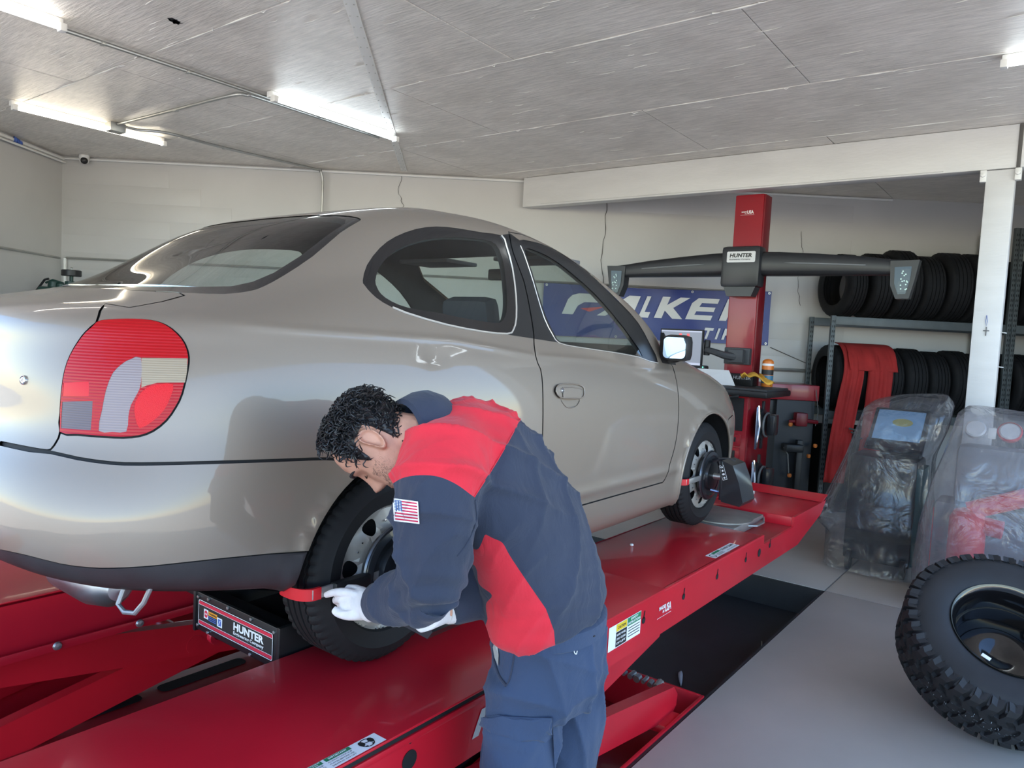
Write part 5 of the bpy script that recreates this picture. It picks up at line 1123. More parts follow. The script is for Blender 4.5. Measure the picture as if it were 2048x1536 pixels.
# eyes half closed, brows, stubble
eb = MB()
for s in (-1,1):
    P = [HM_ @ Vector((s*x,y,z)) for x, y, z in ((.014,.088,.022),(.022,.0935,.029),(.034,.090,.031),(.046,.080,.028),(.053,.070,.022))]
    eb.tube(P, [.0025,.0042,.0045,.0035,.0015], 6)
    eb.tube([HM_ @ Vector((s*x,y,z)) for x, y, z in ((.020,.079,-.001),(.028,.083,-.005),(.036,.081,-.006),(.045,.074,-.003))], [.0008,.0014,.0014,.0008], 5)
eb.build('brow', M_HAIR, man, kind='stuff')
rs_ = random.Random(9); sbm = MB()
for i in range(1500):
    z = rs_.uniform(-.118,-.02); t = rs_.uniform(-.25,1.45) if rs_.random() < .9 else rs_.uniform(1.2,1.57)
    if z > -.055 and t > .75: continue
    x, y, zz = head_pt(z, t); x = -x
    P = HM_ @ Vector((x,y,zz)); o = (P-HM_ @ Vector((0,0,z))).normalized(); q = o.orthogonal().normalized()*.0006
    dn = (HM_.to_3x3() @ Vector((0,.3,-1))).normalized(); sbm.add([P+q, P-q, P+o*.002+dn*.004], [(0,1,2)])
sbm.build('stubble', mat('grey stubble', (.10,.085,.08), .7), man, kind='stuff')
# ---- hair: cap plus curls
def hairline(t):
    """lowest z of the hair at angle t (0 = side, pi/2 = front, -pi/2 = back)"""
    a = math.degrees(math.atan2(math.sin(t), abs(math.cos(t))))
    return np.interp(a, [-90,-60,-42,-32,-24,2,8,13,18,24,31,60,90], [-.080,-.075,-.065,-.04,.030,.036,.010,-.016,-.012,.045,.084,.097,.100])
def hair_thick(z, t):
    a = math.degrees(math.atan2(math.sin(t), abs(math.cos(t)))); return np.interp(a, [-90,-20,0,30,60,90], [.012,.006,.005,.010,.017,.018])*np.interp(z, [-.08,0,.06,.117], [.35,.6,1.15,1.3])
hm = MB(); na, nz_ = 96, 30; vs = []
rn_ = np.random.RandomState(5); ph = rn_.rand(8)*6.28
for i in range(nz_+1):
    for j in range(na):
        t = 2*PI*j/na; z0 = hairline(t); z = z0+(.1165-z0)*(i/nz_)**.85
        x, y, zz = head_pt(z, t); th = hair_thick(z, t)*(.25 if i == 0 else 1.)
        th += .0045*math.sin(t*13+z*160+ph[0])*math.sin(t*7-z*210+ph[1])*(i > 0)
        n_ = Vector((x, y*(.35 if y > 0 else .9), z*.95+.02)).normalized(); vs.append(HM_ @ (Vector((x,y,zz))+n_*th))
hm.add(vs, [(i*na+j, i*na+(j+1) % na, (i+1)*na+(j+1) % na, (i+1)*na+j) for i in range(nz_) for j in range(na)]+[tuple(range(nz_*na,(nz_+1)*na))])
hair = hm.build('hair', M_HAIR, man, ang=80)
cm = MB(); rs_ = random.Random(11)
for i in range(2600):
    t = rs_.uniform(0,2*PI); z0 = hairline(t)+(.010 if math.sin(t) > .4 else 0); z = z0+(.116-z0)*rs_.random()**.8
    x, y, zz = head_pt(z, t); n_ = Vector((x, y*(.35 if y > 0 else .9), z*.95+.02)).normalized(); th = hair_thick(z, t)
    front = max(0, math.sin(t)); L = rs_.uniform(.018,.034)*(1+.15*front)*np.interp(z, [-.08,.0,.06], [.35,.6,1.])
    # strands run forward and down from the crown and curl
    dr_ = Vector((x*.4+rs_.uniform(-.03,.03), .012+rs_.uniform(-.05,.04), -.05*abs(z)/.1*(1-front*.8)+rs_.uniform(-.04,.03))); dr_ = (dr_-n_*dr_.dot(n_)); dr_ = dr_.normalized() if dr_.length > 1e-6 else Vector((0,1,0)); sd_ = n_.cross(dr_)
    cu_ = rs_.uniform(-1,1); P = []
    base = Vector((x,y,zz))+n_*th*.75
    for k in range(5):
        u = k/4; a = u*2.6*cu_; P.append(HM_ @ (base+dr_*(L*math.sin(a)/(abs(a)+.35) if abs(a) > .2 else L*u)+dr_*L*u*.35+sd_*L*.5*(1-math.cos(a))*math.copysign(1,cu_)+n_*(.008*math.sin(PI*u)+.003*rs_.random())))
    cm.tube(P, [.0012,.0016,.0015,.0011,.0004], 4, caps=False)
cm.build('curls', M_HAIR, hair, kind='stuff')
# ---- gloves
def glove(W, tip_dir, back, palm_w, fingers, thumb, name, cuff_dir):
    """W wrist; fingers: list of point chains in world space"""
    g = MB(); f = tip_dir.normalized(); b = (back-f*back.dot(f)).normalized(); s = f.cross(b)
    rings(g, [(W-f*.015, s*.036, b*.028),(W+f*.02, s*.040, b*.026),(W+f*.055, s*.045, b*.023),(W+f*.085, s*.044, b*.018),(W+f*.095, s*.036, b*.012)], 18)
    for ch, r in fingers: limb(g, ch, [r*1.1,r*1.05,r,r*.85][:len(ch)] if len(ch) <= 4 else [r]*len(ch), n=12)
    limb(g, thumb, [.0155,.0145,.0125,.0105], n=12)
    V, N, T = fuse(g, .0026, 4); V = folds(V, N, 5, .0012, [((1,.3,.6),30,1.),((.3,.8,-.4),24,.8)]); o = nmesh(name, V, vnorm(V, T), T, M_GLOVE, man)
    cf_ = MB(); rings(cf_, [(W-f*.024, s*.041, b*.033),(W-f*.012, s*.0435, b*.0345),(W+f*.002, s*.041, b*.031)], 20); cf_.build('cuff', M_GLOVE, o)
    return o
HB = cat_(664,1197,1.975)       # handle of the clamp arm under the left hand
W_ = WRL+(cat_(735,1208,1.87)-WRL)*.9; tipd = (cat_(668,1200,1.945)-W_); back = (Vector(CAM_C)-W_)
def pc(px, py, d): return cat_(px, py, d)
lf = [([pc(716,1190,1.88), pc(692,1184,1.895), pc(668,1185,1.92), pc(652,1190,1.945)], .0105),
      ([pc(706,1199,1.885), pc(682,1198,1.92), pc(672,1201,1.97), pc(688,1206,1.995)], .0105),
      ([pc(708,1210,1.885), pc(688,1210,1.93), pc(682,1212,1.98), pc(696,1214,1.995)], .0100),
      ([pc(716,1220,1.885), pc(700,1221,1.93), pc(696,1221,1.975), pc(706,1221,1.985)], .0095)]
glove(W_, tipd, back, .04, lf, [pc(722,1226,1.865), pc(700,1230,1.875), pc(682,1226,1.89), pc(668,1219,1.90)], 'left_glove', None)
W2 = WRR; td2 = cat_(862,1222,1.83)-W2
rf = [([pc(872,1214+k*9,1.85), pc(860,1216+k*8,1.86), pc(852,1219+k*7,1.885), pc(858,1222+k*6,1.90)], .011) for k in range(4)]
glove(W2, td2, Vector(CAM_C)-W2, .04, rf, [pc(878,1205,1.83), pc(866,1200,1.82), pc(856,1203,1.82), pc(850,1208,1.83)], 'right_glove', None)
gt = MB()
# ================================================================ wheel clamps with alignment targets
M_CLAMP = mat('clamp black', (.016,.017,.020), .32, coat=.3); M_REDT = mat('red grip', (.55,.012,.02), .4); M_ALU = mat('bare aluminium', (.60,.60,.58), .35, .85)
def wheel_clamp(x, label, left_grip):
    t = thing('wheel_clamp', (x,-.86,.29), label, 'wheel clamp', 'alignment clamps on the wheels')
    c = Vector((x,-.83,.29)); O = frame(c, (1,0,0), (0,0,1), (0,-1,0))     # local z points out of the wheel
    MB().lathe([(.098,-.015),(.128,-.012),(.136,.004),(.132,.016),(.112,.020),(.106,.012),(.085,.010),(.080,.028),(.045,.032),(0,.034)], 40, O).build('hub_plate', M_CLAMP, t)
    MB().lathe([(.132,.002),(.139,.006),(.136,.012)], 40, O).build('hub_ring', mat('satin ring', (.10,.11,.13), .3, .7), t)
    for s in (-1,1):
        # arm along the wheel's middle, hooked over the tread
        a = MB(); a.bbox((min(s*.05,s*.318),-.014,.004),(max(s*.05,s*.318),.014,.012),.002,O); ar = a.build('arm', M_ALU, t)
        P = [(s*.290,0,.009),(s*.318,0,.006),(s*.338,0,-.012),(s*.348,0,-.045),(s*.347,.003,-.080),(s*.336,.010,-.098),(s*.314,.018,-.104)]
        h = MB(); q = crom(P, 4); h.add([O @ Vector((p[0], dz, p[2]+dd)) for p in q for dz, dd in ((-.016,-.005),(.016,-.005),(.016,.005),(-.016,.005))], [(i*4+j, i*4+(j+1) % 4, (i+1)*4+(j+1) % 4, (i+1)*4+j) for i in range(len(q)-1) for j in range(4)]+[(0,1,2,3),tuple(range(len(q)*4-4,len(q)*4))]); h.build('tread_hook', M_REDT, ar, ang=25)
        if s == -1 and left_grip: MB().bbox((-.250,-.019,-.001),(-.125,.019,.028),.008,O).build('grip', M_BLACK, ar); MB().lathe([(0,.030),(.004,.029),(.005,.026)],8,O @ Matrix.Translation((-.238,0,0))).build('grip_screw', M_CHROME, ar)
    MB().tube([O @ Vector(p) for p in ((-.02,.085,.03),(-.02,.100,.06),(.01,.100,.10),(.03,.095,.135))], .011, 10).build('upper_rod', M_CLAMP, t)
    MB().tube([O @ Vector(p) for p in ((-.03,-.075,.03),(-.02,-.080,.07),(.02,-.080,.13))], .010, 10).build('lower_rod', mat('blued steel', (.20,.26,.38), .25, .9), t)
    MB().cyl(O @ Vector((0,0,.03)), O @ Vector((.01,0,.13)), .018, 14).build('spindle', M_ALU, t)
    k = MB()
    for i in range(4): k.lathe([(.006,-.006),(.014,-.005),(.014,.005),(.006,.006)], 10, O @ Matrix.Translation((-.03,.015-.022*i,.095+.01*(i % 2))))
    k.build('lock_knob', M_ALU, t, kind='stuff')
    # target housing: a folded plate box, higher at the wheel, raked at the outer lower edge
    side = [(.105,.105),(.165,.085),(.205,-.005),(.232,-.105),(.215,-.128),(.115,-.118),(.10,-.075),(.105,-.01)]
    bx = MB().prism([O @ Vector((-.085, h, o)) for o, h in side], O.to_3x3() @ Vector((.185,0,0)))
    hs = bx.build('target_housing', M_CLAMP, t, ang=30)
    MB().bbox((-.088,-.11,.100),(-.070,.100,.112),.004,O).build('housing_edge', M_CLAMP, hs)
    LM_ = frame(O @ Vector((-.0865,.005,.128)), O.to_3x3() @ Vector((0,0,1)), O.to_3x3() @ Vector((0,1,0)), O.to_3x3() @ Vector((-1,0,0))) @ Matrix.Rotation(.35, 4, 'Z')
    sm = MB(); sm.m = 0; quad(sm, LM_, -.012,-.002,.014,.078,.0005); sm.m = 1; quad(sm, LM_, -.010,.0,.012,.076,.001); sm.m = 0
    for i in range(4):
        sm.add([LM_ @ Vector((.001+.006*math.cos(a)*(1+.4*(i % 2)), .010+.019*i+.006*math.sin(a), .0015)) for a in np.linspace(0,2*PI,7)[:-1]], [tuple(range(6))])
    sm.build('sticker', [M_WHITE, M_BLK], hs, smooth=False)
    return t
wheel_clamp(2.37, 'black wheel clamp and target on the front wheel', False)
wheel_clamp(0.0, 'black wheel clamp held by the mechanic on the rear wheel', True)
# ================================================================ alignment console with camera boom
M_REDC = red_paint('console red', (.27,.010,.018))
tw = thing('alignment_console', (5.05,0,ZF), 'red alignment console with tall column and black camera boom', 'alignment machine')
MB().bbox((5.02,-.108,.10),(5.20,.150,2.375),.012).build('column', M_REDC, tw)
MB().bbox((5.03,-.122,.10),(5.19,-.105,2.37),.004).build('column_cover', mat('dark red paint', (.16,.006,.012), .35), tw)
CM_ = frame((5.0185,0,0), (0,-1,0), (0,0,1), (-1,0,0))
q = MB(); text(q, 'MADE', .02, CM_ @ Matrix.Translation((-.085,2.215,.001)), width=.045, height=.012, bold=.0005); text(q, 'IN', .02, CM_ @ Matrix.Translation((-.055,2.20,.001)), width=.014, height=.011); text(q, 'USA', .03, CM_ @ Matrix.Translation((-.035,2.203,.001)), width=.06, height=.030, bold=.001); quad(q, CM_, -.095,2.193,.03,2.1945,.001); q.build('origin_mark', M_WHITE, tw)
# boom
bm_ = MB(); M_BOOM = mat('boom black', (.020,.021,.024), .33)
def boom_half(s):
    # sections from the middle to the tip: (y, z centre, half height, half depth)
    S_ = [(.12,1.75,.105,.085),(.30,1.745,.105,.08),(.60,1.735,.094,.07),(.95,1.72,.078,.06),(1.18,1.705,.064,.052),(1.30,1.70,.058,.048),(1.37,1.70,.054,.046)]
    R = [((4.985, s*y+.0, z), (d,0,0), (0,0,h)) for y, z, h, d in S_]
    vs = []; n = 20; k = len(R)
    for c, a, b in R:
        for j in range(n):
            t = 2*PI*j/n; ca = math.copysign(abs(math.cos(t))**.55, math.cos(t)); sa = math.copysign(abs(math.sin(t))**.55, math.sin(t)); vs.append(Vector(c)+Vector(a)*ca+Vector(b)*sa)
    m = MB().add(vs, [(i*n+j, i*n+(j+1) % n, (i+1)*n+(j+1) % n, (i+1)*n+j) for i in range(k-1) for j in range(n)]+[tuple(range((k-1)*n, k*n))]); m.build('boom_arm', M_BOOM, tw, ang=45)
    # camera pod hanging from the tip
    m = MB().prism([(4.925,s*1.18,1.75),(4.925,s*1.385,1.755),(4.925,s*1.36,1.60),(4.925,s*1.33,1.455),(4.925,s*1.235,1.452),(4.925,s*1.19,1.56)], (.10,0,0)); pod = m.build('camera_pod', M_BOOM, tw)
    w_ = MB().prism([(4.924,s*1.215,1.70),(4.924,s*1.335,1.705),(4.924,s*1.33,1.60),(4.924,s*1.305,1.49),(4.924,s*1.25,1.488),(4.924,s*1.22,1.57)], (-.004,0,0)); w_.build('pod_window', mat('pod glass', (.01,.012,.013), .08), pod)
    l_ = MB(); l_.m = 0
    for z0, z1, y0, y1 in ((1.60,1.685,1.262,1.325),(1.505,1.59,1.245,1.305)): 
        quad(l_, frame((4.9195,0,0),(0,s,0),(0,0,1),(-1,0,0)), y0, z0, y1, z1)
    l_.m = 1
    rl = random.Random(1)
    for i in range(14): 
        y, z = rl.uniform(1.265,1.315), rl.uniform(1.525,1.675); l_.add([(4.918, s*(y+.006*math.cos(a)), z+.006*math.sin(a)) for a in np.linspace(0,2*PI,7)[:-1]], [tuple(range(6))])
    l_.build('camera_lens', [mat('lens panel', (.03,.035,.035), .1), mat('lens dot', (.35,.45,.42), .3, .6)], pod, smooth=False)
    MB().tube([(4.918,s*.16,1.735),(4.912,s*.22,1.755),(4.915,s*.6,1.74),(4.925,s*1.0,1.72)], .006, 8).build('boom_crease', mat('boom grey edge', (.20,.21,.22), .3), tw)
for s in (1,-1): boom_half(s)
MB().bbox((4.86,-.165,1.54),(5.03,.185,1.90),.035).build('boom_head', M_BOOM, tw); MB().prism([(4.88,.16,1.56),(4.88,-.14,1.56),(4.88,-.10,1.46),(4.88,.12,1.46)],(.13,0,0)).build('boom_chin', M_BOOM, tw)
q = MB(); HMt = frame((4.858,.13,1.755),(0,-1,0),(0,0,1),(-1,0,0)); q.m = 0; q.add([HMt @ Vector((*a,.001)) for a in rrect(0,0,.255,.095,.012)], [tuple(range(24))]); q.m = 1
text(q, 'HUNTER', .05, HMt @ Matrix.Translation((.025,.042,.002)), width=.20, height=.036, bold=.002, shear=.15); text(q, 'Engineering Company', .02, HMt @ Matrix.Translation((.025,.017,.002)), width=.19, height=.016, bold=.0004, shear=.1); q.build('name_plate', [mat('plate silver', (.62,.62,.62), .35), M_BLK], tw, smooth=False)
# monitor arm bracket
br = MB().bbox((4.96,-.10,.855),(5.02,.135,1.005),.01).build('arm_bracket', mat('bracket grey', (.045,.046,.05), .45), tw)
MB().tube([(4.93,.02,.92),(4.88,.10,.93),(4.86,.20,.96),(4.88,.27,.97)], [.04,.035,.03,.03], 10).build('monitor_arm', MATS['bracket grey'], tw); MB().bbox((4.90,-.06,.87),(4.965,.08,.99),.01).build('arm_clamp', MATS['bracket grey'], tw); MB().bbox((4.88,.25,.92),(4.92,.30,1.06),.008).build('arm_head', M_BLACK, tw)
# cabinet
MB().bbox((4.62,-.24,ZF+.08),(5.20,.40,.60),.012).build('cabinet', M_REDC, tw); MB().bbox((4.60,.04,.30),(4.625,.38,.58),.006).build('open_bay', M_DARK, tw); MB().bbox((4.605,-.205,.30),(4.622,.03,.58),.006).build('open_bay', M_DARK, tw)
for i, (z0, z1) in enumerate(((.17,.27),(.03,.155),(-.34,.015))):
    d = MB().bbox((4.600,-.195,z0),(4.625,.37,z1),.006).build('drawer', M_REDC, tw)
    if i < 2: MB().bbox((4.592,-.16,z0+.035),(4.602,-.03,z1-.025),.006).build('drawer_recess', M_BLACK, d); MB().bbox((4.586,-.13,z0+.04),(4.596,-.05,z1-.035),.003).build('drawer_pull', mat('bright steel', (.62,.62,.62), .25, .9), d)
q = MB(); KM = frame((4.5985,-.01,-.16),(0,-1,0),(0,0,1),(-1,0,0))
for i, tt in enumerate(('SAFETY','TEAM','EQUIPMENT')): text(q, tt, .03, KM @ Matrix.Translation((0,.06-.032*i,.001)), width=.11+.03*(i == 2), height=.020, bold=.0006)
q.build('cabinet_lettering', M_WHITE, tw)
MB().bbox((4.50,-.43,.60),(5.15,.42,.655),.02).build('worktop', M_BLACK, tw); MB().bbox((4.52,-.42,.65),(5.10,.40,.672),.01).build('worktop_tray', mat('tray grey', (.03,.031,.034), .5), tw)
MB().tube([(4.49,.30,.60),(4.465,.22,.585),(4.46,0,.575),(4.465,-.12,.585),(4.49,-.2,.60)], .012, 8).build('worktop_handle', M_BLACK, tw)
MB().bbox((4.92,-.16,.66),(5.05,.20,.775),.02).build('column_foot', M_BLACK, tw)
q = MB(); text(q, 'HUNTER', .05, frame((4.918,.02,.725),(0,-1,0),(0,0,1),(-1,0,0)), width=.16, height=.03, bold=.001, shear=.15); q.build('foot_lettering', M_LGREY, tw)
# spare clamps hung on the cabinet's side
for k, (z, x) in enumerate(((.36,4.80),(-.10,4.78))):
    t = thing('hanging_clamp', (x,-.26,z), ('upper' if k == 0 else 'lower')+' black spare wheel clamp hung on the console side', 'wheel clamp', 'spare clamps on the console')
    O = frame((x,-.30,z),(1,0,0),(0,0,1),(0,-1,0))
    MB().lathe([(.11,-.02),(.14,0),(.13,.02),(.07,.03),(0,.04)], 24, O).build('hub_plate', M_CLAMP, t); MB().bbox((-.02,-.21,.0),(.02,.20,.02),.004,O).build('arm', M_CLAMP, t)
    MB().bbox((-.20,-.20,.02),(-.17,.16,.035),.006,O).build('guide_bar', mat('blued steel', (.2,.26,.38), .25, .9), t); MB().tube([O @ Vector(p) for p in ((-.18,.17,.03),(-.185,.0,.05),(-.18,-.18,.03))], .012, 8).build('handle', M_CHROME, t)
    MB().lathe([(.10+.010*math.cos(a), .05+.010*math.sin(a)) for a in np.linspace(0,2*PI,7)[:-1]], 24, O, closed=True).build('strap_ring', mat('grey cable', (.12,.12,.12), .5), t); MB().bbox((-.02,-.09,.05),(.10,.09,.12),.02,O).build('target_housing', M_CLAMP, t)
# monitor
mo = thing('monitor', (4.86,.50,.82), 'flat computer monitor showing red bars, left of the column', 'monitor')
MB().bbox((4.845,.295,.79),(4.875,.72,1.15),.008).build('casing', M_BLACK, mo)
sm = MB(); SMm = frame((4.8435,.708,.825),(0,-1,0),(0,0,1),(-1,0,0)); sm.m = 0; quad(sm, SMm, 0,.02,.40,.30); sm.m = 1; quad(sm, SMm, 0,0,.40,.022); quad(sm, SMm, 0,.30,.40,.312); sm.m = 2
for x in (.19,.265):
    for i in range(5): quad(sm, SMm, x-.010+.003*(i % 2),.07+.045*i,x+.016,.105+.045*i,.001)
sm.build('screen', [mat('screen blue grey', (.06,.065,.08), .3, emit=(.20,.23,.30), estr=.45), mat('screen light', (.1,.1,.12), .3, emit=(.4,.45,.6), estr=.5), mat('screen red', (.3,.02,.02), .3, emit=(.55,.05,.06), estr=.8)], mo, smooth=False)
# small things on the worktop
pp = MB(); pp.add([(4.55,.30,.676),(4.70,.30,.80),(4.76,.0,.80),(4.66,-.10,.676),(4.548,.30,.679),(4.698,.30,.803),(4.758,.0,.803),(4.658,-.10,.679)], [(0,1,2,3),(7,6,5,4),(0,4,5,1),(1,5,6,2),(2,6,7,3),(3,7,4,0)]); tag(pp.build('work_order', mat('paper', (.66,.66,.66), .8), smooth=False), 'white sheet of paper lying on the console worktop', 'paper')
rg2 = MB(); rc = random.Random(6); n = 18; vs = []
for i in range(n+1):
    for j in range(7):
        u, v = i/n, j/6; vs.append((4.72+.16*v+.02*math.sin(u*7), -.13-.24*u+.03*math.sin(v*4+u*5), .722+.07*math.sin(u*3.1+.5)*(1-u*.7)+.02*math.sin(v*9+u*13)))
rg2.add(vs, [(i*7+j,(i+1)*7+j,(i+1)*7+j+1,i*7+j+1) for i in range(n) for j in range(6)]); o = rg2.build('cloth_rag', mat('yellow cloth', (.70,.38,.05), .9, bump=.3, bscale=90), ang=80); sol = o.modifiers.new('s','SOLIDIFY'); sol.thickness = .006; tag(o, 'crumpled yellow cloth on the console worktop', 'cloth')
bo_ = thing('spray_bottle', (5.02,-.25,.675), 'orange cleaner bottle standing behind the yellow cloth', 'bottle')
MB().lathe([(0,.0),(.048,0),(.05,.01),(.05,.20),(.046,.225),(.03,.24),(0,.245)], 20, Matrix.Translation((5.02,-.25,.675))).build('bottle_body', mat('bottle orange', (.62,.17,.02), .35), bo_); MB().lathe([(.0505,.03),(.0505,.10)],20,Matrix.Translation((5.02,-.25,.675))).build('label', mat('bottle blue', (.05,.16,.26), .4), bo_); MB().lathe([(.0505,.105),(.0505,.15)],20,Matrix.Translation((5.02,-.25,.675))).build('dark_label', M_BLK, bo_); MB().lathe([(.0505,.185),(.051,.20),(.047,.21)],20,Matrix.Translation((5.02,-.25,.675))).build('band', M_WHITE, bo_)
sc_ = thing('barcode_scanner', (4.80,.25,.672), 'black handheld scanner with green light beside the paper', 'scanner')
MB().tube([(4.80,.25,.675),(4.80,.25,.74),(4.79,.24,.79)], [.03,.018,.022], 10).build('handle', M_BLACK, sc_); MB().bbox((4.74,.21,.785),(4.82,.27,.83),.015).build('head', M_BLACK, sc_); MB().lathe([(0,.004),(.006,.002)],8,frame((4.739,.235,.815),(0,1,0),(0,0,1),(-1,0,0))).build('indicator', mat('green led', (.0,.3,.1), .3, emit=(.1,1,.45), estr=2.), sc_)
# ================================================================ tyre changer behind the console
tc = thing('tyre_changer', WP(8.05,.45,ZF), 'dark tyre changing machine with red top between console and tyre rack', 'tyre changer')
def wbox(s0, t0, z0, s1, t1, z1, b=.01): return MB().bbox((s0,z0,t0),(s1,z1,t1),b,WM)
wbox(7.73,.12,ZF,8.12,.55,.50).build('cabinet', mat('machine dark', (.020,.022,.026), .5), tc); wbox(7.60,.10,.50,8.145,.58,.66).build('top_box', M_REDC, tc); wbox(7.62,.10,.30,7.74,.50,.49).build('side_box', M_BLACK, tc)
wbox(7.93,.60,ZF,7.99,.66,.10,.006).build('column', M_BLACK, tc); MB().tube([WM @ Vector(p) for p in ((7.85,.28,.60),(8.0,.30,.64),(8.13,.29,.62))], .02, 8).build('red_arm', MATS['dark red paint'], tc)
MB().bbox((7.90,.24,.56),(8.02,.38,.66),.02,WM).build('tool_head', MATS['dark red paint'], tc)
for s_, z_, t_ in ((7.86,.25,.62),(8.06,-.06,.64),(8.11,.05,.66),(7.88,-.27,.64)):
    MB().lathe([(0,.025),(.018,.02),(.022,0),(.015,-.015),(0,-.018)],10,Matrix.Translation(WP(s_,t_,z_))).build('orange_knob', mat('orange plastic', (.60,.17,.03), .4), tc)
MB().tube([WM @ Vector(p) for p in ((7.87,-.24,.64),(7.84,-.05,.66),(7.80,.02,.64))], .006, 6).build('lever_rod', M_GALV, tc); wbox(7.80,.56,-.02,7.98,.72,.06,.02).build('bead_tool', M_BLACK, tc)
MB().tube([WM @ Vector(p) for p in ((8.10,.62,.60),(8.13,.40,.62),(8.12,.25,.60))], .004, 6).build('cable', MATS['grey cable'], tc)
# ================================================================ banner
bn_ = thing('banner', WP(6.5,.058,1.05), 'blue vinyl tyre banner with white lettering on the back wall', 'banner')
def btop(s): return 1.600+.016*(s-5.29)/2.47*2-.02*math.sin(PI*(s-5.29)/2.47)
def bbot(s): return 1.035+.012*(s-5.29)/2.47
vs = []; n = 24; m = MB()
for i in range(n+1):
    s_ = 5.29+2.47*i/n
    for j in range(9): v = j/8; vs.append(WP(s_, .058+.006*math.sin(i*1.1+j*.7)+.004*math.sin(i*.5), bbot(s_)+(btop(s_)-bbot(s_))*v))
m.add(vs, [(i*9+j,(i+1)*9+j,(i+1)*9+j+1,i*9+j+1) for i in range(n) for j in range(8)]); o = m.build('sheet', mat('banner blue', (.010,.030,.20), .35), bn_, ang=80)
def letter(polys, s0, s1, z0, z1, m, name, slant=.085, t=.071):
    q = MB(); w_ = s1-s0-slant; h = z1-z0
    for P in polys: q.prism([WP(s0+x*w_+slant*y, t, z0+y*h) for x, y in P], WP(0,.002,0)-WP(0,0,0))
    q.build(name, m, bn_, smooth=False)
M_BW = mat('banner white', (.68,.68,.68), .4)
letter([[(0,0),(.27,0),(.30,.42),(.42,.60),(1.08,.62),(1.08,.66),(.95,1),(.20,1),(.06,.90),(.0,.70)]], 5.50,6.03,1.275,1.505,M_BW,'letter_f')
letter([[(.36,.30),(.98,.45),(.62,.16)]], 5.52,6.03,1.275,1.505,mat('banner red', (.55,.03,.04), .4),'letter_accent')
letter([[(-.30,0),(.0,0),(.62,.66),(.62,0),(.95,0),(.95,1),(.55,1)]], 5.97,6.36,1.277,1.508,M_BW,'letter_a')
letter([[(0,0),(1,0),(1,.26),(.42,.26),(.42,1),(0,1)]], 6.33,6.52,1.280,1.512,M_BW,'letter_l')
letter([[(0,0),(.30,0),(.30,.36),(.72,0),(1.12,0),(.58,.5),(1.08,1),(.70,1),(.30,.62),(.30,1),(0,1)]], 6.50,6.86,1.283,1.516,M_BW,'letter_k')
letter([[(0,0),(1,0),(1,.22),(.28,.22),(.30,.39),(.98,.39),(.98,.60),(.34,.60),(.38,.78),(1,.78),(1,1),(.18,1),(.0,.75)]], 6.84,7.20,1.286,1.52,M_BW,'letter_e')
letter([[(0,0),(.27,0),(.27,.62),(.70,0),(1,0),(1,1),(.73,1),(.73,.38),(.30,1),(0,1)]], 7.205,7.58,1.289,1.524,M_BW,'letter_n')
TI = {'T':[[(.35,0),(.62,0),(.62,.75),(1,.75),(1,1),(0,1),(0,.75),(.35,.75)]], 'I':[[(.2,0),(.8,0),(.8,1),(.2,1)]], 'R':[[(0,0),(.28,0),(.28,.38),(.45,.38),(.72,0),(1.05,0),(.74,.42),(.98,.58),(.98,.85),(.8,1),(0,1)]], 'E':[[(0,0),(1,0),(1,.22),(.28,.22),(.28,.39),(.9,.39),(.9,.6),(.28,.6),(.28,.78),(1,.78),(1,1),(0,1)]], 'S':[[(0,0),(.8,0),(1,.2),(1,.45),(.8,.6),(.3,.62),(.3,.78),(1,.78),(.95,1),(.2,1),(0,.8),(0,.55),(.2,.4),(.7,.38),(.7,.22),(0,.22)]]}
x = 7.03
for ch, wd2 in zip('TIRES', (.13,.075,.13,.12,.13)): letter(TI[ch], x, x+wd2, 1.085,1.205, M_BW, 'letter_'+ch.lower(), .035); x += wd2+.005
letter([[(0,0),(.35,.05),(.9,.8),(1,1),(.5,.7),(.2,.3)]], 7.60,7.70,1.09,1.30,mat('banner grey', (.40,.42,.5), .4),'swoosh')
for s_ in (5.32,6.1,6.9,7.73):
    for zz in (btop(s_)-.02, bbot(s_)+.02): MB().lathe([(.006,.004),(.013,.004),(.013,.0),(.006,.0)],12,WM @ Matrix.Translation((s_,zz,.070)),closed=True).build('eyelet', M_GALV, bn_)
# ================================================================ steel rack with tyres
M_RACK = mat('rack grey steel', (.10,.115,.12), .5, .3, noise=.12); M_RACKD = mat('rack slot', (.008,.008,.009), .7)
def rack(s0, s1, label, levels=(.33,1.29), tops=(1.38,2.34)):
    t = thing('tyre_rack', WP(s0,.3,ZF), label, 'rack', 'steel tyre racks')
    for s_, zt in ((s0,tops[0]), (s1,tops[1])):
        for tt in (.10,.64):
            p = MB().bbox((s_-.022,ZF,tt-.02),(s_+.022,zt,tt+.02),.003,WM).build('upright', M_RACK, t)
            sl = MB(); z = ZF+.1
            while z < zt-.05:
                for dx in (-.009,.009): sl.add([WM @ Vector((s_+dx+a,z+b,tt+.0206)) for a, b in ((-.004,-.014),(.004,-.010),(.004,.014),(-.004,.010))], [(0,1,2,3)])
                z += .05
            sl.build('slot', M_RACKD, p, smooth=False, kind='stuff')
    for z in levels:
        for tt in (.10,.62): MB().bbox((s0,z,tt-.018),(s1,z+.085,tt+.018),.006,WM).build('beam', M_RACK, t)
    return t
rack(8.20,9.96,'grey slotted steel rack of tyres left of the white post'); rack(10.01,10.85,'grey slotted steel rack of tyres right of the white post', tops=(2.34,2.34))
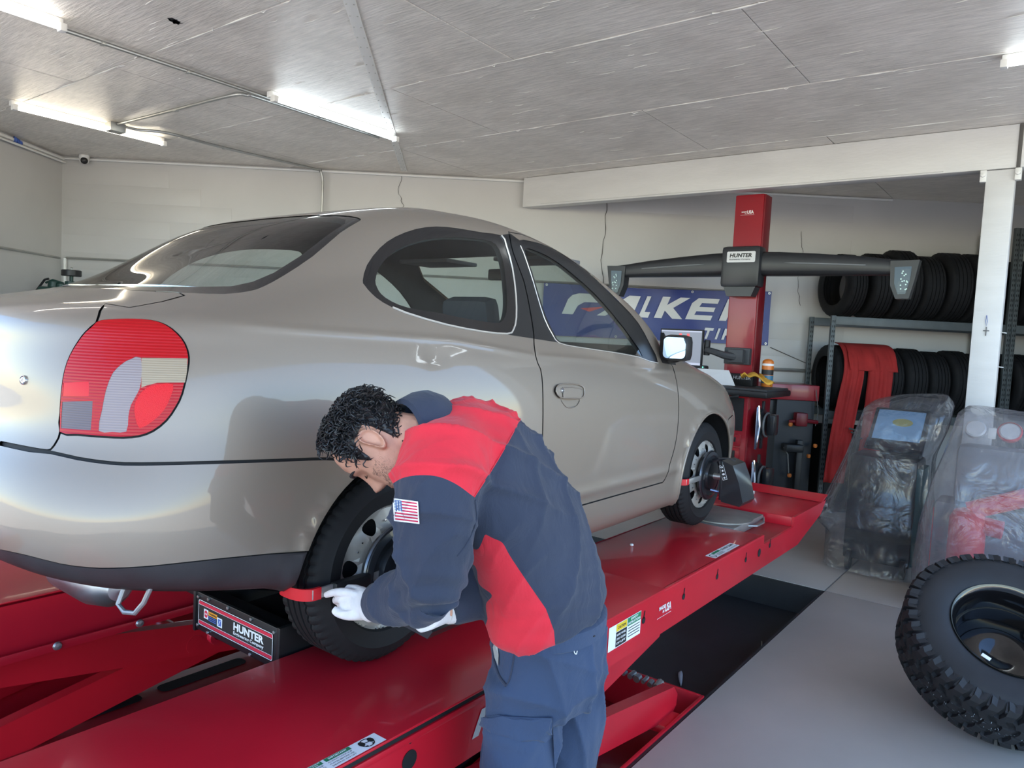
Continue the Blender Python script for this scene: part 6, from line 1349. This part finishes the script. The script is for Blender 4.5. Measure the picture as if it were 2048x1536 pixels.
def tyre_data(R, Rr, Wd, name, n=90):
    v, f = tyre_mesh(R, Rr, Wd, n, 4, 60, .009); me = bpy.data.meshes.new(name); me.from_pydata(v, [], f); me.materials.append(M_TYRE); me.shade_smooth()
    bm = bmesh.new(); bm.from_mesh(me)
    # inner liner so that the hollow carcass has thickness
    bmesh.ops.recalc_face_normals(bm, faces=bm.faces[:]); bm.to_mesh(me); bm.free()
    try: me.set_sharp_from_angle(angle=math.radians(28))
    except Exception: pass
    return me
TY = [tyre_data(.325,.205,.205,'tyre_a'), tyre_data(.335,.215,.225,'tyre_b'), tyre_data(.315,.20,.195,'tyre_c'), tyre_data(.358,.215,.235,'tyre_d')]
TR = (.325,.335,.315,.358); TW = (.226,.246,.216,.256)
ordi = ['first','second','third','fourth','fifth','sixth','seventh','eighth','ninth']
def tyre_row(s, z, n, kinds, where, grp, yaw0=0., tt=.385, gap0=.0):
    for i in range(n):
        k = kinds[i % len(kinds)]; s += TW[k]/2
        o = bpy.data.objects.new('tyre', TY[k]); COL.objects.link(o)
        a = yaw0 if i == 0 else random.Random(i).uniform(-.012,.012)
        ax = Vector((WD[0],WD[1],0)); ax = Matrix.Rotation(a, 3, 'Z') @ ax; upv = Vector((0,0,1))
        o.matrix_world = frame(WP(s,tt,z+TR[k]), ax.cross(upv)*-1, upv, ax)
        tag(o, ('leftmost' if i == 0 else ordi[i])+(' black tyre ' if i == 0 else ' black tyre from the left ')+where, 'tyre', grp)
        s += TW[k]/2+(gap0 if i == 0 else .002)
tyre_row(8.262,1.376,6,(0,1,3,1,3,3,3),'on the upper level of the left rack','tyres on the upper rack level',.14,.385,.055)
tyre_row(8.235,.418,7,(1,0,1,1,0,1,0),'on the lower level of the left rack','tyres on the lower rack level',0.)
tyre_row(10.07,1.378,3,(1,0,1),'on the upper level of the right rack','tyres on the right rack',0.); tyre_row(10.07,.418,3,(1,1,0),'on the lower level of the right rack','tyres on the right rack',0.)
tyre_row(10.07,-.30,3,(1,0,1),'on the bottom level of the right rack','tyres on the right rack',0.)
# small cross hanging on the post, ties
cr_ = thing('cross_pendant', (4.866,-1.866,1.24), 'small dark cross pendant hanging on the white post', 'cross')
MB().tube([(4.866,-1.86,1.335),(4.864,-1.856,1.29),(4.866,-1.863,1.255),(4.865,-1.869,1.29),(4.866,-1.861,1.335)], .0015, 5).build('cord', M_BLUP, cr_); c = MB(); c.bbox((4.862,-1.868,1.185),(4.868,-1.862,1.25),.002); c.bbox((4.862,-1.884,1.218),(4.868,-1.846,1.226),.002); c.build('cross', mat('dark silver', (.10,.10,.11), .4, .7), cr_)
for k, z in enumerate((1.215,.965)): tag(MB().tube([(4.90,-1.95,z),(4.88,-1.972,z-.003),(4.93,-1.985,z-.004)], .004, 6).build('zip_tie', M_WPL), ('upper' if k == 0 else 'lower')+' white zip tie on the side of the post', 'zip tie', 'zip ties on the post')
# ================================================================ red work garment over the tyres
vg = MB()
def garment(s0, s1, z0, z1, lean, seed, nm, part):
    n, k = 16, 26; vs = []; rg_ = random.Random(seed)
    for j in range(k+1):
        v = j/k
        for i in range(n+1):
            u = i/n; s_ = s0+(s1-s0)*u; z = z1+(z0-z1)*v
            L = v*(z1-z0+.45); Rg = .364; th = min(L/Rg, PI/2)      # over the round top of the tyres, then straight down
            tt = .385+Rg*math.sin(th)+.012*(1+math.sin(u*11+v*3+seed))*min(1,v*3)+.010*(1+math.sin(u*23-v*5))*min(1,v*3)+.004; z = .752+Rg*math.cos(th)-max(0, L-Rg*PI/2)
            vs.append(WP(s_+lean*v+.015*math.sin(v*5+seed), tt, z))
    q = MB().add(vs, [(j*(n+1)+i, j*(n+1)+i+1, (j+1)*(n+1)+i+1, (j+1)*(n+1)+i) for j in range(k) for i in range(n)])
    o = q.build(nm, mat('red work cloth', (.36,.022,.020), .85, noise=.15, nscale=6, bump=.2, bscale=200), part, ang=80); m_ = o.modifiers.new('s','SOLIDIFY'); m_.thickness = .008; return o
gv_ = thing('work_overalls', WP(8.5,.55,-.2), 'red work overalls hung over the lower rack tyres', 'overalls')
garment(8.33,8.53,-.10,1.07,-.15,1,'trouser_leg',gv_); garment(8.60,8.84,-.16,1.06,-.15,4,'trouser_leg',gv_); garment(8.37,8.84,1.05,1.08,0,7,'waist',gv_)
pq = MB(); GM = WM @ Matrix.Translation((8.34,.16,.815)) @ Matrix.Rotation(-.25, 4, 'Z')
for i in range(3): quad(pq, GM, .0+.03*i,.10-.03*i,.10+.03*i,.118-.03*i)
text(pq, 'L', .1, GM @ Matrix.Translation((.20,-.03,0)), width=.04, height=.11, bold=.003); pq.build('print', M_BLK, gv_)
tag(MB().bbox((8.25,ZF,.14),(8.80,.24,.60),.02,WM).build('added_bin', mat('bin black', (.010,.010,.011), .6)), 'black bin added on the floor under the rack to fill the dark low area', 'bin')  # invented dark box, covers the pale wall where the low area is dark
# ================================================================ covered service machines
def film(name, tint, mixd, rough=.18):
    """thin creased polythene: part see-through, part hazy, part shiny"""
    m = bpy.data.materials.new(name); m.use_nodes = True; n = m.node_tree.nodes; l = m.node_tree.links; n.clear()
    o = n.new('ShaderNodeOutputMaterial'); tr = n.new('ShaderNodeBsdfTransparent'); df = n.new('ShaderNodeBsdfDiffuse'); tl2 = n.new('ShaderNodeBsdfTranslucent'); gl = n.new('ShaderNodeBsdfGlossy'); lw = n.new('ShaderNodeLayerWeight')
    tr.inputs[0].default_value = (.9,.9,.92,1); df.inputs[0].default_value = (*tint,1); tl2.inputs[0].default_value = (*tint,1); gl.inputs['Roughness'].default_value = rough
    g = n.new('ShaderNodeTexCoord'); t = n.new('ShaderNodeTexNoise'); t.inputs['Scale'].default_value = 5; t.inputs['Detail'].default_value = 4; t.inputs['Distortion'].default_value = 1.5; l.new(g.outputs['Object'], t.inputs[0])
    bp = n.new('ShaderNodeBump'); bp.inputs['Strength'].default_value = .7; bp.inputs['Distance'].default_value = .03; l.new(t.outputs[0], bp.inputs['Height'])
    for s_ in (df, gl, tl2): l.new(bp.outputs[0], s_.inputs['Normal'])
    a = n.new('ShaderNodeMixShader'); a.inputs[0].default_value = .4; l.new(df.outputs[0], a.inputs[1]); l.new(tl2.outputs[0], a.inputs[2])
    mr = n.new('ShaderNodeMapRange'); mr.inputs[3].default_value = mixd*.6; mr.inputs[4].default_value = mixd*1.5; l.new(t.outputs[0], mr.inputs[0])
    b = n.new('ShaderNodeMixShader'); l.new(mr.outputs[0], b.inputs[0]); l.new(tr.outputs[0], b.inputs[1]); l.new(a.outputs[0], b.inputs[2])
    pw_ = n.new('ShaderNodeMath'); pw_.operation = 'MULTIPLY_ADD'; pw_.inputs[1].default_value = .5; pw_.inputs[2].default_value = .06; l.new(lw.outputs['Facing'], pw_.inputs[0])
    pp2 = n.new('ShaderNodeMath'); pp2.operation = 'MULTIPLY'; l.new(pw_.outputs[0], pp2.inputs[0]); l.new(lw.outputs['Facing'], pp2.inputs[1]); ad = n.new('ShaderNodeMath'); ad.operation = 'ADD'; ad.inputs[1].default_value = .05; l.new(pp2.outputs[0], ad.inputs[0])
    c = n.new('ShaderNodeMixShader'); l.new(ad.outputs[0], c.inputs[0]); l.new(b.outputs[0], c.inputs[1]); l.new(gl.outputs[0], c.inputs[2]); l.new(c.outputs[0], o.inputs[0]); return m
def bag(name, secs, m, label, seed, amp=.02):
    """secs: (cx, cy, z, half x, half y, tilt of z along y)"""
    n = 64; vs = []; rg_ = np.random.RandomState(seed); ph = rg_.rand(10)*6.28; K = 40
    A = np.array(secs, float); tt = np.linspace(0, len(A)-1, K)
    for q in tt:
        c = [np.interp(q, range(len(A)), A[:,k]) for k in range(A.shape[1])]; fr_ = q/(len(A)-1)
        for j in range(n):
            a = 2*PI*j/n; ca = math.copysign(abs(math.cos(a))**.55, math.cos(a)); sa = math.copysign(abs(math.sin(a))**.55, math.sin(a))
            w_ = 1+amp*(1-fr_*.4)*(math.sin(a*9+ph[0]+4*fr_)+.7*math.sin(a*17+ph[1]-6*fr_)+.5*math.sin(a*5+9*fr_+ph[2])+.4*math.sin(a*29+ph[3]+11*fr_))
            vs.append((c[0]+c[3]*ca*w_, c[1]+c[4]*sa*w_, c[2]+c[5]*sa+c[6]*ca))
    q = MB().add(vs, [(i*n+j, i*n+(j+1) % n, (i+1)*n+(j+1) % n, (i+1)*n+j) for i in range(K-1) for j in range(n)]+[tuple(range((K-1)*n, K*n))])
    return tag(q.build(name, m, ang=70), label, 'cover', 'plastic covers')
M_FILM1 = film('grey polythene', (.36,.38,.42), .16); M_FILM2 = film('milky polythene', (.50,.51,.55), .29)
m1 = thing('service_machine', (4.62,-1.32,ZF), 'dark service machine with slanted blue screen under the left plastic cover', 'machine', 'covered service machines')
M_MD = mat('machine graphite', (.012,.014,.016), .45); M_TEAL = mat('machine teal', (.02,.09,.10), .4)
MB().bbox((4.45,-1.56,ZF+.08),(4.85,-1.10,.25),.03).build('cabinet', M_MD, m1); MB().bbox((4.47,-1.60,ZF+.10),(4.75,-1.55,.20),.01).build('side_panel', M_TEAL, m1)
SL_ = frame((4.60,-1.40,.47),(0,-1,0),(.72,0,.69),(-.69,0,.72)); MB().bbox((-.20,-.20,-.06),(.18,.20,.0),.02,SL_).build('screen_housing', M_MD, m1)
q = MB(); quad(q, SL_, -.17,-.13,.15,.17,.002); q.build('screen', mat('idle blue screen', (.08,.16,.26), .2, emit=(.10,.20,.34), estr=.25), m1, smooth=False); q = MB(); q.add([SL_ @ Vector((.01+.07*math.cos(a),.05+.04*math.sin(a),.003)) for a in np.linspace(0,2*PI,13)[:-1]],[tuple(range(12))]); q.build('screen_logo', mat('logo yellow', (.35,.33,.10), .4), m1, smooth=False)
MB().bbox((4.66,-1.54,.20),(4.80,-1.26,.50),.03).build('back_column', M_MD, m1)
for y in (-1.15,-1.52): MB().lathe([(.02,-.015),(.07,-.015),(.07,.015),(.02,.015)],18,frame((4.45,y,ZF+.075),(1,0,0),(0,0,1),(0,1,0)),closed=True).build('castor', M_BLACK, m1)
q = MB()
for i in range(4): q.bbox((4.444,-1.30+.03*i,-.12+.02*i),(4.452,-1.285+.03*i,-.03+.02*i),.002)
q.build('vent_slit', M_DARK, m1, kind='stuff')
bag('plastic_cover', [(4.66,-1.30,ZF+.02,.36,.34,0,0),(4.65,-1.29,-.35,.33,.33,0,0),(4.64,-1.29,-.28,.36,.41,0,0),(4.64,-1.31,.0,.30,.33,0,0),(4.64,-1.345,.25,.28,.29,-.02,.0),(4.64,-1.40,.45,.29,.30,-.02,.06),(4.66,-1.43,.62,.27,.29,-.02,.07),(4.68,-1.50,.70,.10,.18,-.02,.03),(4.69,-1.50,.71,.02,.04,0,0)], M_FILM1, 'clear grey plastic cover over the machine with the blue screen', 3)
m2 = thing('refrigerant_machine', (4.15,-2.0,ZF), 'red and grey refrigerant machine with tank and gauges under the right plastic cover', 'machine', 'covered service machines')
MB().bbox((4.12,-2.32,ZF+.12),(4.42,-1.72,.05),.03).build('cabinet', mat('machine grey', (.16,.17,.19), .5), m2); MB().bbox((4.14,-1.745,ZF+.12),(4.40,-1.715,.0),.01).build('red_side', M_REDT, m2); MB().bbox((4.14,-2.28,.05),(4.36,-1.82,.44),.05).build('upper_body', mat('machine grey', (.16,.17,.19), .5), m2)
MB().lathe([(0,-.50),(.09,-.50),(.105,-.47),(.105,-.02),(.08,.03),(.03,.05),(0,.05)], 24, Matrix.Translation((4.02,-1.93,0))).build('tank', mat('tank red', (.62,.015,.03), .35), m2)
for a, b in (((4.03,-1.93,.03),(4.06,-2.26,.18)),((4.03,-1.99,-.05),(4.02,-2.12,-.06))): MB().cyl(a, b, .058, 14).build('red_hose', MATS['tank red'], m2)
for y in (-1.91,-2.10):
    g = MB().lathe([(0,.02),(.052,.02),(.062,.012),(.062,-.02),(0,-.02)], 24, frame((4.23,y,.545),(0,-1,0),(.5,0,.86),(-.86,0,.5))).build('gauge', mat('gauge face', (.66,.66,.66), .3), m2)
MB().lathe([(.062,.022),(.070,.012),(.066,-.02)], 24, frame((4.23,-2.10,.545),(0,-1,0),(.5,0,.86),(-.86,0,.5))).build('gauge_rim', MATS['tank red'], m2); MB().bbox((4.21,-2.03,.49),(4.25,-1.98,.565),.012).build('valve_block', M_WPL, m2)
for y, s_ in ((-1.70,1),(-2.3,-1)): MB().lathe([(.02,-.02),(.075,-.02),(.08,0),(.075,.02),(.02,.02)],20,frame((4.16,y,ZF+.08),(1,0,0),(0,0,1),(0,1,0)),closed=True).build('castor', M_BLACK, m2)
bag('plastic_cover', [(4.14,-2.06,ZF+.05,.36,.40,0,0),(4.13,-2.05,-.40,.35,.405,0,0),(4.14,-2.05,-.10,.34,.40,0,0),(4.15,-2.07,.20,.31,.37,0,0),(4.16,-2.09,.42,.27,.33,0,.03),(4.20,-2.08,.60,.20,.28,.02,.06),(4.22,-2.09,.66,.12,.24,.02,.03),(4.22,-2.09,.665,.02,.04,.0,0)], M_FILM2, 'milky plastic cover over the machine with the red tank', 8)
tag(MB().tube([Vector(p) for p in crom([(3.70,-2.33,.33),(3.72,-2.30,.12),(3.74,-2.27,-.08),(3.76,-2.24,-.25)],5)], .006, 8).build('copper_hose', mat('copper red', (.35,.10,.05), .4)), 'thin copper-red hose hanging before the milky cover', 'hose')
# ================================================================ off-road tyres
def mud_tyre():
    R, Rr, Wd = .415,.222,.275; h = Wd/2; v, f = [], []
    prof = [(Rr-.01,h-.045),(Rr-.004,h-.03),(Rr+.004,h-.012),(Rr+.02,h-.002),(Rr+.06,h+.008),((R+Rr)/2+.01,h+.010),(R-.07,h+.006),(R-.045,h-.002),(R-.030,h-.012),(R-.022,h-.030),(R-.016,h*.5),(R-.014,0)]
    prof = prof+[(a,-b) for a, b in prof[:-1][::-1]]
    m = MB(); m.lathe(prof, 96); 
    lug = MB(); rg_ = random.Random(5)
    def block(a, z, la, lz, r0, r1, sk=0., zz=None):
        """lug on the tread at angle a and height z"""
        c = []
        P = [(-.5,-.5),(.0,-.62),(.5,-.45),(.42,.1),(.55,.5),(.05,.42),(-.5,.55),(-.40,.05)]
        for r, sc in ((r0,1.),(r1,.86)):
            for x, y in P:
                an = a+(x*la*sc+y*sk*.02)/R; zz_ = z+y*lz*sc; rr_ = r-max(0, abs(zz_)-h*.80)*.55; c.append((rr_*math.cos(an), rr_*math.sin(an), zz_))
        n = len(P); lug.add(c, [(i,(i+1) % n,n+(i+1) % n,n+i) for i in range(n)]+[tuple(range(n,2*n))])
    N_ = 40
    for i in range(N_):
        a = 2*PI*i/N_
        for s_ in (-1,1):
            block(a+(.5 if s_ > 0 else 0)*2*PI/N_, s_*h*.80, .050, .070, R-.03, R+.002, s_); block(a+.2*2*PI/N_, s_*h*.42, .046, .048, R-.02, R, -s_)
        block(a+.6*2*PI/N_, 0, .050, .050, R-.02, R, .6)
    sh = MB()
    for i in range(N_):          # shoulder lugs reach down the side wall
        for s_ in (-1,1):
            a = 2*PI*(i+(.5 if s_ > 0 else 0))/N_; w0 = .023/R; L = .075 if i % 2 else .055; c = []
            for zoff in (.0,.010):
                for x, r in ((-w0,R-.008),(w0,R-.008),(w0*.8,R-L*.7),(.2*w0,R-L),(-w0*.9,R-L*.8)): c.append((r*math.cos(a+x), r*math.sin(a+x), s_*(h-.006+zoff-max(0, r-(R-.03))*.6)))
            n = 5; sh.add(c, [(k,(k+1) % n,n+(k+1) % n,n+k) for k in range(n)]+[tuple(range(n,2*n))])
    return m, lug, sh
def place(mb, M): return MB().add([M @ Vector(p) for p in mb.v], mb.f)
MT = mud_tyre(); M_MUD = mat('off-road rubber', (.017,.017,.019), .65, noise=.25, nscale=6, bump=.12, bscale=150)
def big_tyre(M, label, rim):
    t = thing('off_road_tyre', M @ Vector((0,0,-.14)), label, 'tyre', 'off-road tyres on the floor')
    place(MT[0], M).build('carcass', M_MUD, t, ang=40); place(MT[1], M).build('tread_lug', M_MUD, t, smooth=False, kind='stuff'); place(MT[2], M).build('shoulder_lug', M_MUD, t, smooth=False, kind='stuff')
    if rim:
        MB().lathe([(.222,.128),(.230,.136),(.218,.126),(.205,.10),(.200,.03),(.19,-.05),(.19,-.12),(.222,-.13)], 48, M).build('rim_barrel', mat('gloss black rim', (.006,.006,.007), .10, coat=.6), t)
        MB().lathe([(.19,-.075),(.12,-.055),(.07,-.06),(.05,-.07),(0,-.07)], 40, M).build('rim_centre', MATS['gloss black rim'], t)
        MB().lathe([(.226,.133),(.231,.1375),(.2305,.133)], 48, M).build('rim_edge', mat('worn rim edge', (.10,.09,.07), .35, .8), t); MB().lathe([(.192,.005),(.199,.004),(.196,-.004)], 48, M).build('rim_step', mat('worn rim edge', (.10,.09,.07), .35, .8), t)
    return t
al = math.radians(35); c5, s5 = math.cos(al), math.sin(al)
zx = Vector((-s5,-.20,c5)).normalized(); xx = Vector((c5,.02,s5)); xx = (xx-zx*xx.dot(zx)).normalized(); yx = zx.cross(xx)
TF = Vector((2.30,-2.27,-.150)); TMx = frame(TF-zx*.14, xx, yx, zx)
bt1 = big_tyre(TMx, 'knobbly off-road tyre on a black rim leaning in the lower right corner', True)
big_tyre(frame((3.10,-2.54,ZF+.148),(1,0,0),(0,1,0),(0,0,1)), 'off-road tyre lying flat under the leaning one', False)
# tyre label and valve tag, paint marks on the tread
def on_tread(a, z, r=.418): return TMx @ Vector((r*math.cos(a), r*math.sin(a), z))
def tread_patch(a0, a1, z0, z1, m, name, r=.4185):
    n = 6; return MB().add([on_tread(a0+(a1-a0)*i/n, z, r) for i in range(n+1) for z in (z0, z1)], [(2*i,2*i+2,2*i+3,2*i+1) for i in range(n)]).build(name, m, bt1)
tread_patch(3.62,3.78,-.075,.03,mat('tyre label', (.66,.68,.72), .5),'paper_label')
tp_ = MB(); n = 0
for i in range(12):
    a = 3.60+.0086*i; tp_.add([on_tread(a,-.05,.4192), on_tread(a+.004,-.05,.4192), on_tread(a+.004,-.01,.4192), on_tread(a,-.01,.4192)], [(0,1,2,3)])
MB().bbox((-.018,-.008,-.001),(.018,.008,.002),.001,TMx @ Matrix.Translation((.21*math.cos(2.75),.21*math.sin(2.75),.146)) @ Matrix.Rotation(1.2,4,'Z')).build('balance_tag', M_WHITE, bt1)
ch = MB(); rk = random.Random(12)
for i in range(46):
    a = rk.uniform(2.45,3.5); z = rk.uniform(-.03,.025)+.01*math.sin(a*9); L = rk.uniform(.004,.014); th = rk.choice((0,1)); w_ = .002
    P = [(a,z),(a+(L if th else w_)/.41,z+(w_ if th else 0)),(a+(L if th else w_)/.41,z+(w_ if th else L)),(a,z+(w_ if th else L))]
    ch.add([on_tread(x, y, .4165) for x, y in P], [(0,1,2,3)])
ch.build('paint_mark', mat('pale paint', (.35,.40,.44), .6), bt1, smooth=False, kind='stuff')
# ================================================================ small things
def scrap(P, name, label, cat, m): return tag(MB().tube([Vector(p) for p in crom(P, 4)], [.004]*(4*(len(P)-1)+1), 5).build(name, m), label, cat)
def strip(P, w_, name, label):
    Q = crom(P, 4); q = MB(); n = len(Q)
    for i, p in enumerate(Q): d = math.sin(PI*i/(n-1))*w_+.002; q.add([(p[0],p[1]-d,p[2]),(p[0],p[1]+d,p[2])], [])
    q.f = [(2*i,2*i+2,2*i+3,2*i+1) for i in range(n-1)]; q.mi = [0]*len(q.f); o = q.build(name, mat('torn paper', (.50,.50,.50), .8), ang=80); s = o.modifiers.new('s','SOLIDIFY'); s.thickness = .002; return tag(o, label, 'scrap')
z = PITZ+.006
strip([(2.30,-.78,z),(2.22,-.81,z+.015),(2.13,-.855,z)], .012, 'paper_scrap', 'curled torn paper strip lying in the middle of the pit')
strip([(2.62,-1.03,z),(2.66,-1.06,z+.02),(2.60,-1.10,z+.012)], .015, 'paper_scrap', 'crumpled paper scrap by the edge of the pit')
tag(MB().cyl((3.05,-.98,z+.002),(2.93,-1.02,z+.002),.004,6).build('steel_pin', M_GALV), 'thin bright steel pin lying in the pit', 'pin')
tag(MB().lathe([(0,.012),(.008,.010),(.010,.004),(.006,0),(0,0)],10,Matrix.Translation((1.74,-.71,-.012))).build('valve_cap', M_WPL), 'tiny white cap lying on the red runway before the front wheel', 'cap')
# pump machine in the far left corner
cp3 = WP(.42,.6,1.2); pm_ = thing('air_compressor', WP(.42,.6,ZF), 'green air compressor with black filter rising behind the trunk', 'compressor')
M_GRN = mat('compressor green', (.012,.040,.032), .4)
MB().lathe([(0,0),(.26,.02),(.28,.08),(.28,1.30),(.24,1.40),(0,1.42)], 28, Matrix.Translation((cp3.x,cp3.y,ZF+.15))).build('tank', M_GRN, pm_)
for a in range(3): MB().cyl((cp3.x+.2*math.cos(a*2.1),cp3.y+.2*math.sin(a*2.1),ZF),(cp3.x+.2*math.cos(a*2.1),cp3.y+.2*math.sin(a*2.1),ZF+.25),.03,10).build('tank_leg', M_GRN, pm_)
wb_ = lambda s_, t_, z_: WP(s_, t_, z_)
MB().bbox((.20,1.10,.50),(.62,1.26,.72),.03,WM).build('crankcase', M_GRN, pm_)
for s_, z_ in ((.30,1.27),(.38,1.25),(.47,1.28)): MB().lathe([(.0,.05),(.05,.045),(.055,0),(.05,-.06),(0,-.06)],14,Matrix.Translation(WP(s_,.6,z_))).build('cylinder_head', M_GRN, pm_)
MB().tube([WM @ Vector(p) for p in ((.22,1.30,.6),(.30,1.33,.62),(.40,1.30,.6))], .012, 8).build('outlet_pipe', M_GRN, pm_)
MB().cyl(WP(.478,.6,1.28), WP(.478,.6,1.40), .018, 10).build('filter_stem', M_GRN, pm_)
MB().lathe([(0,.032),(.085,.032),(.092,.026),(.092,-.024),(.085,-.03),(0,-.03)],24,Matrix.Translation(WP(.478,.6,1.408))).build('air_filter', M_BLACK, pm_); MB().lathe([(.004,0),(.004,.02),(.016,.024),(0,.03)],10,Matrix.Translation(WP(.478,.6,1.44))).build('filter_nut', M_GALV, pm_)
MB().tube([WM @ Vector(p) for p in ((.12,1.05,.62),(.14,1.22,.62),(.22,1.33,.62),(.26,1.34,.62))], .012, 8).build('belt_guard', M_BLACK, pm_)
